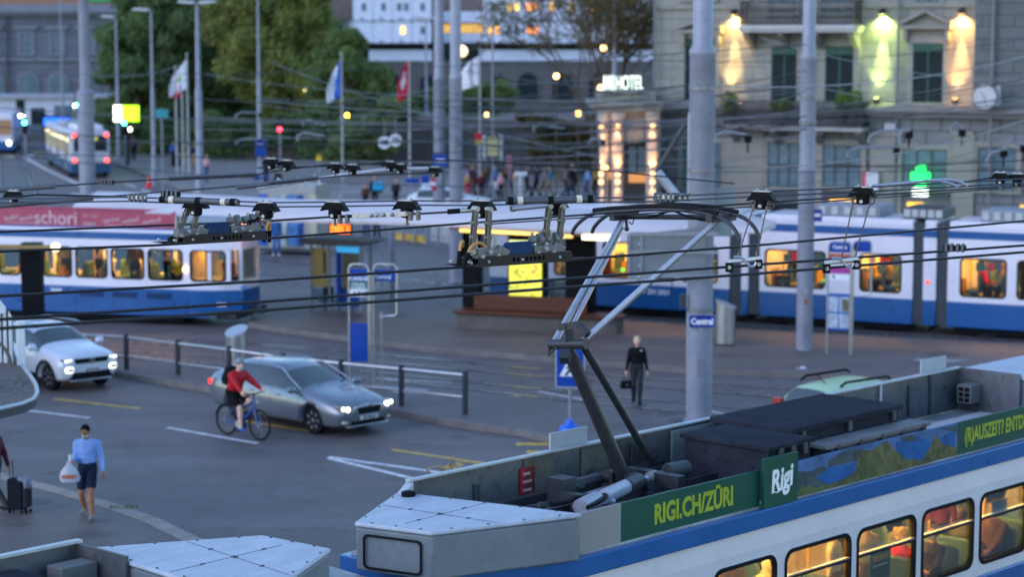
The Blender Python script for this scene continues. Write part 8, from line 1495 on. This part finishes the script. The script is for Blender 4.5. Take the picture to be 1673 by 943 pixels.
c = hp + t_ * .34 + w_ * .26; M_ = [c + Vector((x, 0, 0)) + t_ * z + w_ * y for x in (-.14, .14) for y in (-.09, .09) for z in (-.24, .2)]; b.add(M_, [(0, 1, 3, 2), (4, 6, 7, 5), (0, 4, 5, 1), (2, 3, 7, 6), (0, 2, 6, 4), (1, 5, 7, 3)]); b.build("sack", pm("bag_black", (.014, .015, .018), .7), r, .05); b = MB(); b.add([c + Vector((x, 0, 0)) + t_ * z + w_ * y for x in (-.1, .1) for y in (.09, .14) for z in (-.2, -.02)], [(0, 1, 3, 2), (4, 6, 7, 5), (0, 4, 5, 1), (2, 3, 7, 6), (0, 2, 6, 4), (1, 5, 7, 3)]); b.build("pocket", pm("bag_black", (.02, .02, .02)), r, .03)
# man with cup and carrier bag
mg = G(145, 846, .12); SH = pm("shirt_lightblue", (.26, .40, .78), .75, 0, .2, 6, .8, 9)
mn = person("person in a light blue shirt and dark shorts walking on the pavement with a cup", mg, R_(176), 1.80, hip=(0, 0, .93), lean=.03, ank=[(-.13, .26, .10), (.13, -.20, .13)], wri=[(-.30, .06, .86), (.20, .30, 1.10)], top=SH, low=CLO["navy"], shoe=pm("shoe_grey", (.24, .23, .20), .7, 0, .5, 14), skin=SKIN("d", (168, 112, 84)), hair=HAIR["black"], shorts=True, vox=.0125, fingers=True, headpitch=.5, mask=MASKM, jacket=.012, footpitch=[-.1, .1])
hand = Matrix.Rotation(R_(176), 3, 'Z') @ (Vector((.20, .38, 1.11)) * (1.8 / 1.75)) + mg
r = thing("paper_cup", "white paper cup with lid in the hand of the person in light blue", "cup", hand + Vector((0, 0, -.02))); b = MB(); b.lathe([(.03, 0), (.041, .11)], n=16); b.build("cup", FW, r); b = MB(); b.lathe([(.044, .11), (.043, .125), (.036, .135)], n=16); b.build("lid", pm("lid_white", (.65, .62, .6), .4), r)
r = thing("carrier_bag", "white plastic carrier bag with red and orange print hanging from one arm", "bag", hand + Vector((-.02, -.02, -.40)), R_(8)); PB = pm("bag_plastic", (.50, .52, .58), .4, 0, .12, 9, .5, 14); V = []; n = 20
prof = [(.10, .05, 0), (.17, .085, .02), (.185, .09, .10), (.165, .08, .19), (.12, .055, .26), (.06, .03, .33), (.03, .02, .38)]
for a, bb_, z in prof:
    for i in range(n): t = 2 * math.pi * i / n; k = 1 + .07 * math.sin(5 * t + z * 20); V.append((a * k * math.cos(t), bb_ * k * math.sin(t), z))
b = MB(); b.add(V, [(j * n + i, j * n + (i + 1) % n, (j + 1) * n + (i + 1) % n, (j + 1) * n + i) for j in range(len(prof) - 1) for i in range(n)] + [tuple(range(n))[::-1]]); o_ = b.build("sack", PB, r)
lettering("MARKT", .085, pm("print_orange", (.7, .15, .05), .5), r, (0, -.102, .13), (R_(84), 0, 0), "print", ext=.006, off=.004)
b = MB(); b.tube(smooth_path([Vector((-.05, 0, .33)), Vector((-.03, 0, .42)), Vector((.03, 0, .42)), Vector((.05, 0, .33))]), .012, 6); b.build("handle", PB, r)
# woman in black
wg = G(1040, 660); wb = person("person in a black zip top and dark grey trousers walking towards the camera", wg, R_(178), 1.70, ank=[(-.07, .20, .10), (.07, -.12, .12)], wri=[(-.27, .02, .84), (.27, .10, .84)], top=pm("top_black", (.012, .012, .014), .6), low=pm("trousers_grey", (.035, .036, .042), .85), shoe=CLO["black"], skin=SKIN("c", (222, 175, 150)), hair=HAIR["blond"], vox=.0125, fingers=True, female=True, hip=(0, 0, .94), jacket=.008)
b = MB(); b.box(-.13, -.07, .115, .135, 1.34, 1.36); b.build("chest_logo", FW, wb); sdf_obj("collar", [('c', (0, -.02, 1.43), (0, 0, 1.475), .068, .062, 0, .01)], [pm("top_black", (.01, .01, .01))], .012, wb)
hand = Matrix.Rotation(R_(178), 3, 'Z') @ (Vector((.275, .13, .76)) * (1.7 / 1.75)) + wg; r = thing("handbag", "small black handbag carried by the person in black", "bag", hand + Vector((0, 0, -.34)), R_(20)); b = MB(); b.prism([(-.15, 0), (.15, 0), (.13, .2), (-.13, .2)], 'y', -.06, .06); b.build("body", CLO["black"], r, .03); b = MB(); b.tube(smooth_path([Vector((-.09, 0, .19)), Vector((-.05, 0, .35)), Vector((.05, 0, .35)), Vector((.09, 0, .19))]), .009, 6); b.build("handle", CLO["charcoal"], r); b = MB(); b.box(-.03, .03, -.07, -.06, .09, .12); b.build("clasp", GALV, r)
# person with suitcase cut by the left edge
sg = G(-8, 838, .12); person("person in a maroon vest at the left picture edge pulling the suitcase", sg, R_(70), 1.74, ank=[(-.1, .15, .09), (.1, -.2, .12)], wri=[(-.25, .15, .9), (.30, -.12, .84)], top=CLO["maroon"], low=pm("trousers_olive", (.05, .055, .04), .8), skin=SKIN("c", (222, 175, 150)), hair=HAIR["brown"], vox=.014, fingers=True, jacket=.02, epole=(.2, -1, -.2))
kg = G(33, 838, .12); r = thing("suitcase", "black wheeled suitcase with a grey jacket on top at the left edge", "suitcase", kg, R_(-12)); SC = pm("suitcase_black", (.016, .018, .024), .55, 0, .15, 8); b = MB(); b.prism(rrect(-.21, .10, .06, .66, .04), 'y', -.12, .12); b.build("shell", SC, r, .03); b = MB(); b.prism(rrect(.10, .21, .1, .56, .04), 'y', -.11, .11); b.build("front_pocket", pm("suitcase_grey", (.03, .033, .04), .6), r, .03)
for x in (-.17, .07, .17):
    for y in (-.09, .09): b = MB(); b.tube([(x, y - .015, .03), (x, y + .015, .03)], .03, 10); b.build("wheel", BLACK, r)
b = MB(); b.tube([(-.16, -.07, .6), (-.16, -.07, .98), (-.16, .07, .98), (-.16, .07, .6)], .011, 6); b.build("pull_handle", DGREY, r); sdf_obj("jacket", [('e', (.08, 0, .64), (.13, .13, .05), 0, .03, None), ('e', (.17, -.02, .56), (.06, .12, .12), 0, .04, None)], [pm("jacket_grey", (.22, .24, .30), .85)], .014, r)
for ch in r.children:
    if ch.name.startswith("jacket"): ch.name = "draped_cloth"
# crowd and strollers: each one its own figure
WALK = dict(ank=[(-.09, .24, .09), (.09, -.22, .13)]); STILL = dict(ank=[(-.1, .03, .09), (.1, -.03, .09)])
CR = [(757, 318, 1.6, "blue", "denim", "black", 160, STILL, "person in a bright blue jacket at the left end of the crowd"), (771, 317, 1.68, "purple", "charcoal", "brown", 200, STILL, "person in a purple coat beside the bright blue jacket in the crowd"), (778, 322, 1.8, "charcoal", "maroon", "black", 90, STILL, "tall person in charcoal with dark hair in the left crowd group"), (764, 323, 1.45, "tan", "red", "brown", 180, STILL, "short person in tan and red at the front left of the crowd"), (786, 325, 1.5, "maroon", "black", "red", 180, STILL, "short person in maroon before the left crowd group"),
      (793, 319, 1.66, "brown", "denim", "brown", 190, STILL, "person in a brown jacket and jeans in the crowd"), (809, 322, 1.84, "blue", "navy", "brown", 100, WALK, "tall person in a blue suit jacket in the crowd"), (818, 326, 1.5, "pink", "black", "blond", 170, STILL, "person in pink before the blue suit jacket"), (826, 322, 1.62, "charcoal", "grey", "red", 200, STILL, "person in charcoal beside the red coat in the crowd"), (834, 320, 1.6, "red", "black", "black", 180, STILL, "person in a red coat in the middle of the crowd"), (844, 323, 1.64, "cream", "white", "grey", 200, STILL, "person in a cream coat right of the red coat"),
      (860, 322, 1.76, "navy", "charcoal", "red", -90, WALK, "auburn haired person in navy walking right of the cream coat"), (877, 322, 1.76, "navy", "black", "black", 90, WALK, "person in dark navy striding left in the right half of the crowd"), (889, 321, 1.62, "pink", "tan", "blond", 90, WALK, "fair person in pale pink walking behind the dark navy one"), (899, 322, 1.74, "teal", "khaki", "brown", 90, WALK, "person in teal and khaki walking in the right half of the crowd"), (924, 322, 1.68, "grey", "charcoal", "black", -90, WALK, "person in a light grey top walking before the shelter"), (934, 322, 1.8, "black", "denim", "grey", 80, WALK, "tall person in black with a pale cap by the shelter"), (941, 320, 1.72, "charcoal", "black", "black", 100, STILL, "person in charcoal under the dark shelter roof"), (960, 322, 1.7, "skyblue", "denim", "brown", 110, WALK, "person in pale blue and jeans by the shelter's right end"), (973, 321, 1.66, "yellow", "black", "black", 90, STILL, "person in a mustard yellow jacket next to the pavilion column"),
      (284, 270, 1.75, "blue", "navy", "black", 160, WALK, "person in blue with a dark trolley on the bridge pavement"), (302, 273, 1.7, "olive", "tan", "brown", 160, WALK, "person in dark green on the bridge pavement"), (318, 276, 1.76, "navy", "tan", "brown", 170, WALK, "person in navy left of the double headed lamp post"), (338, 297, 1.68, "pink", "denim", "blond", 160, WALK, "person in pale pink right of the double headed lamp post"), (219, 262, 1.7, "navy", "black", "black", 180, WALK, "person in dark clothes near the leftmost lamp posts"), (208, 252, 1.7, "charcoal", "black", "brown", 100, STILL, "person in charcoal by the distant crossing"), (247, 250, 1.7, "black", "denim", "black", 90, WALK, "person in black behind the second lamp post"),
      (599, 391, 1.78, "black", "denim", "brown", 170, STILL, "person in blue jeans and white shoes under the platform roof edge"), (616, 392, 1.74, "charcoal", "black", "black", 190, WALK, "person in black trousers and white shoes under the platform roof edge"), (612, 341, 1.8, "black", "charcoal", "brown", 190, STILL, "person with a turquoise delivery pack behind the platform roof"), (647, 338, 1.55, "charcoal", "black", "black", 170, STILL, "person in charcoal behind the roof near the flat insulator splice"), (597, 343, 1.4, "brown", "black", "brown", 180, STILL, "person in brown behind the platform roof beside the delivery pack"), (451, 418, 1.78, "blue", "blue", "black", 200, STILL, "person in a blue uniform by the newsstand"), (435, 300, 1.7, "charcoal", "black", "red", 150, WALK, "person in charcoal under the rightmost lamp post's blue box"), (455, 318, 1.5, "black", "black", "black", 170, STILL, "person in black on the bridge pavement before the barrier"), (708, 336, 1.6, "white", "red", "black", 170, STILL, "person in white and red by the left mast of the pair")]
for px, py, h, t, l, hr, rz, ps, lb in CR:
    P = G(px, py, .14 if py < 330 else 0); near = py > 350
    person(lb, P, R_(rz), h, top=CLO[t], low=CLO[l], shoe=pm("shoe_white", (.6, .6, .6), .6) if near else None, hair=HAIR[hr], vox=.03 if near else .036, jacket=.012, skin=SK[px % 3], group="people on the far pavements", **ps)
P = G(612, 341); r = thing("delivery_pack", "turquoise delivery backpack carried behind the platform roof", "bag", (P.x + .25, P.y - .38, .95)); b = MB(); b.box(-.3, .3, -.22, .2, 0, .52); b.build("pack", pm("pack_turquoise", (.02, .36, .60), .55), r, .1); b = MB(); b.box(-.24, .24, -.23, .2, -.05, .06); b.build("base", BLACK, r, .03)
P = G(288, 273, .14); r = thing("trolley_case", "dark trolley case beside the person in blue on the bridge pavement", "suitcase", P, 0); b = MB(); b.box(-.3, .3, -.2, .2, .06, .8); b.build("case", CLO["black"], r, .04); b = MB(); b.box(-.02, .02, -.02, .02, .8, 1.1); b.build("handle", DGREY, r)
P = G(812, 322, .14); r = thing("shopping_bag", "white shopping bag held beside the blue suit jacket", "bag", (P.x, P.y - .3, .62)); b = MB(); b.box(-.25, .25, -.1, .1, 0, .42); b.build("sack", FW, r, .03); b = MB(); b.tube([(-.1, 0, .42), (0, 0, .55), (.1, 0, .42)], .012, 6); b.build("handle", BLACK, r)
P = G(847, 323, .14); r = thing("ticket_machine", "pale rounded ticket post standing in front of the crowd", "post", (P.x + .15, P.y - 1.2, .14)); b = MB(); b.lathe([(.16, 0), (.16, 1.25), (.1, 1.3)], n=12); b.build("post", LAMPH, r); b = MB(); b.box(-.35, .35, -.15, .15, 1.3, 1.5); b.build("head", FW, r, .06)
# litter: a crumpled bag on the track bed
P = G(1305, 612, .0); r = sdf_obj("litter_bag", [('e', (0, 0, .08), (.2, .12, .09), 0, .03, None), ('e', (.12, .03, .12), (.1, .1, .1), 0, .04, None), ('e', (-.15, -.03, .05), (.09, .1, .06), 0, .03, None)], [PB], .02); r.location = P; tag(r, "crumpled white bag lying at the kerb before the pale green car", "litter")
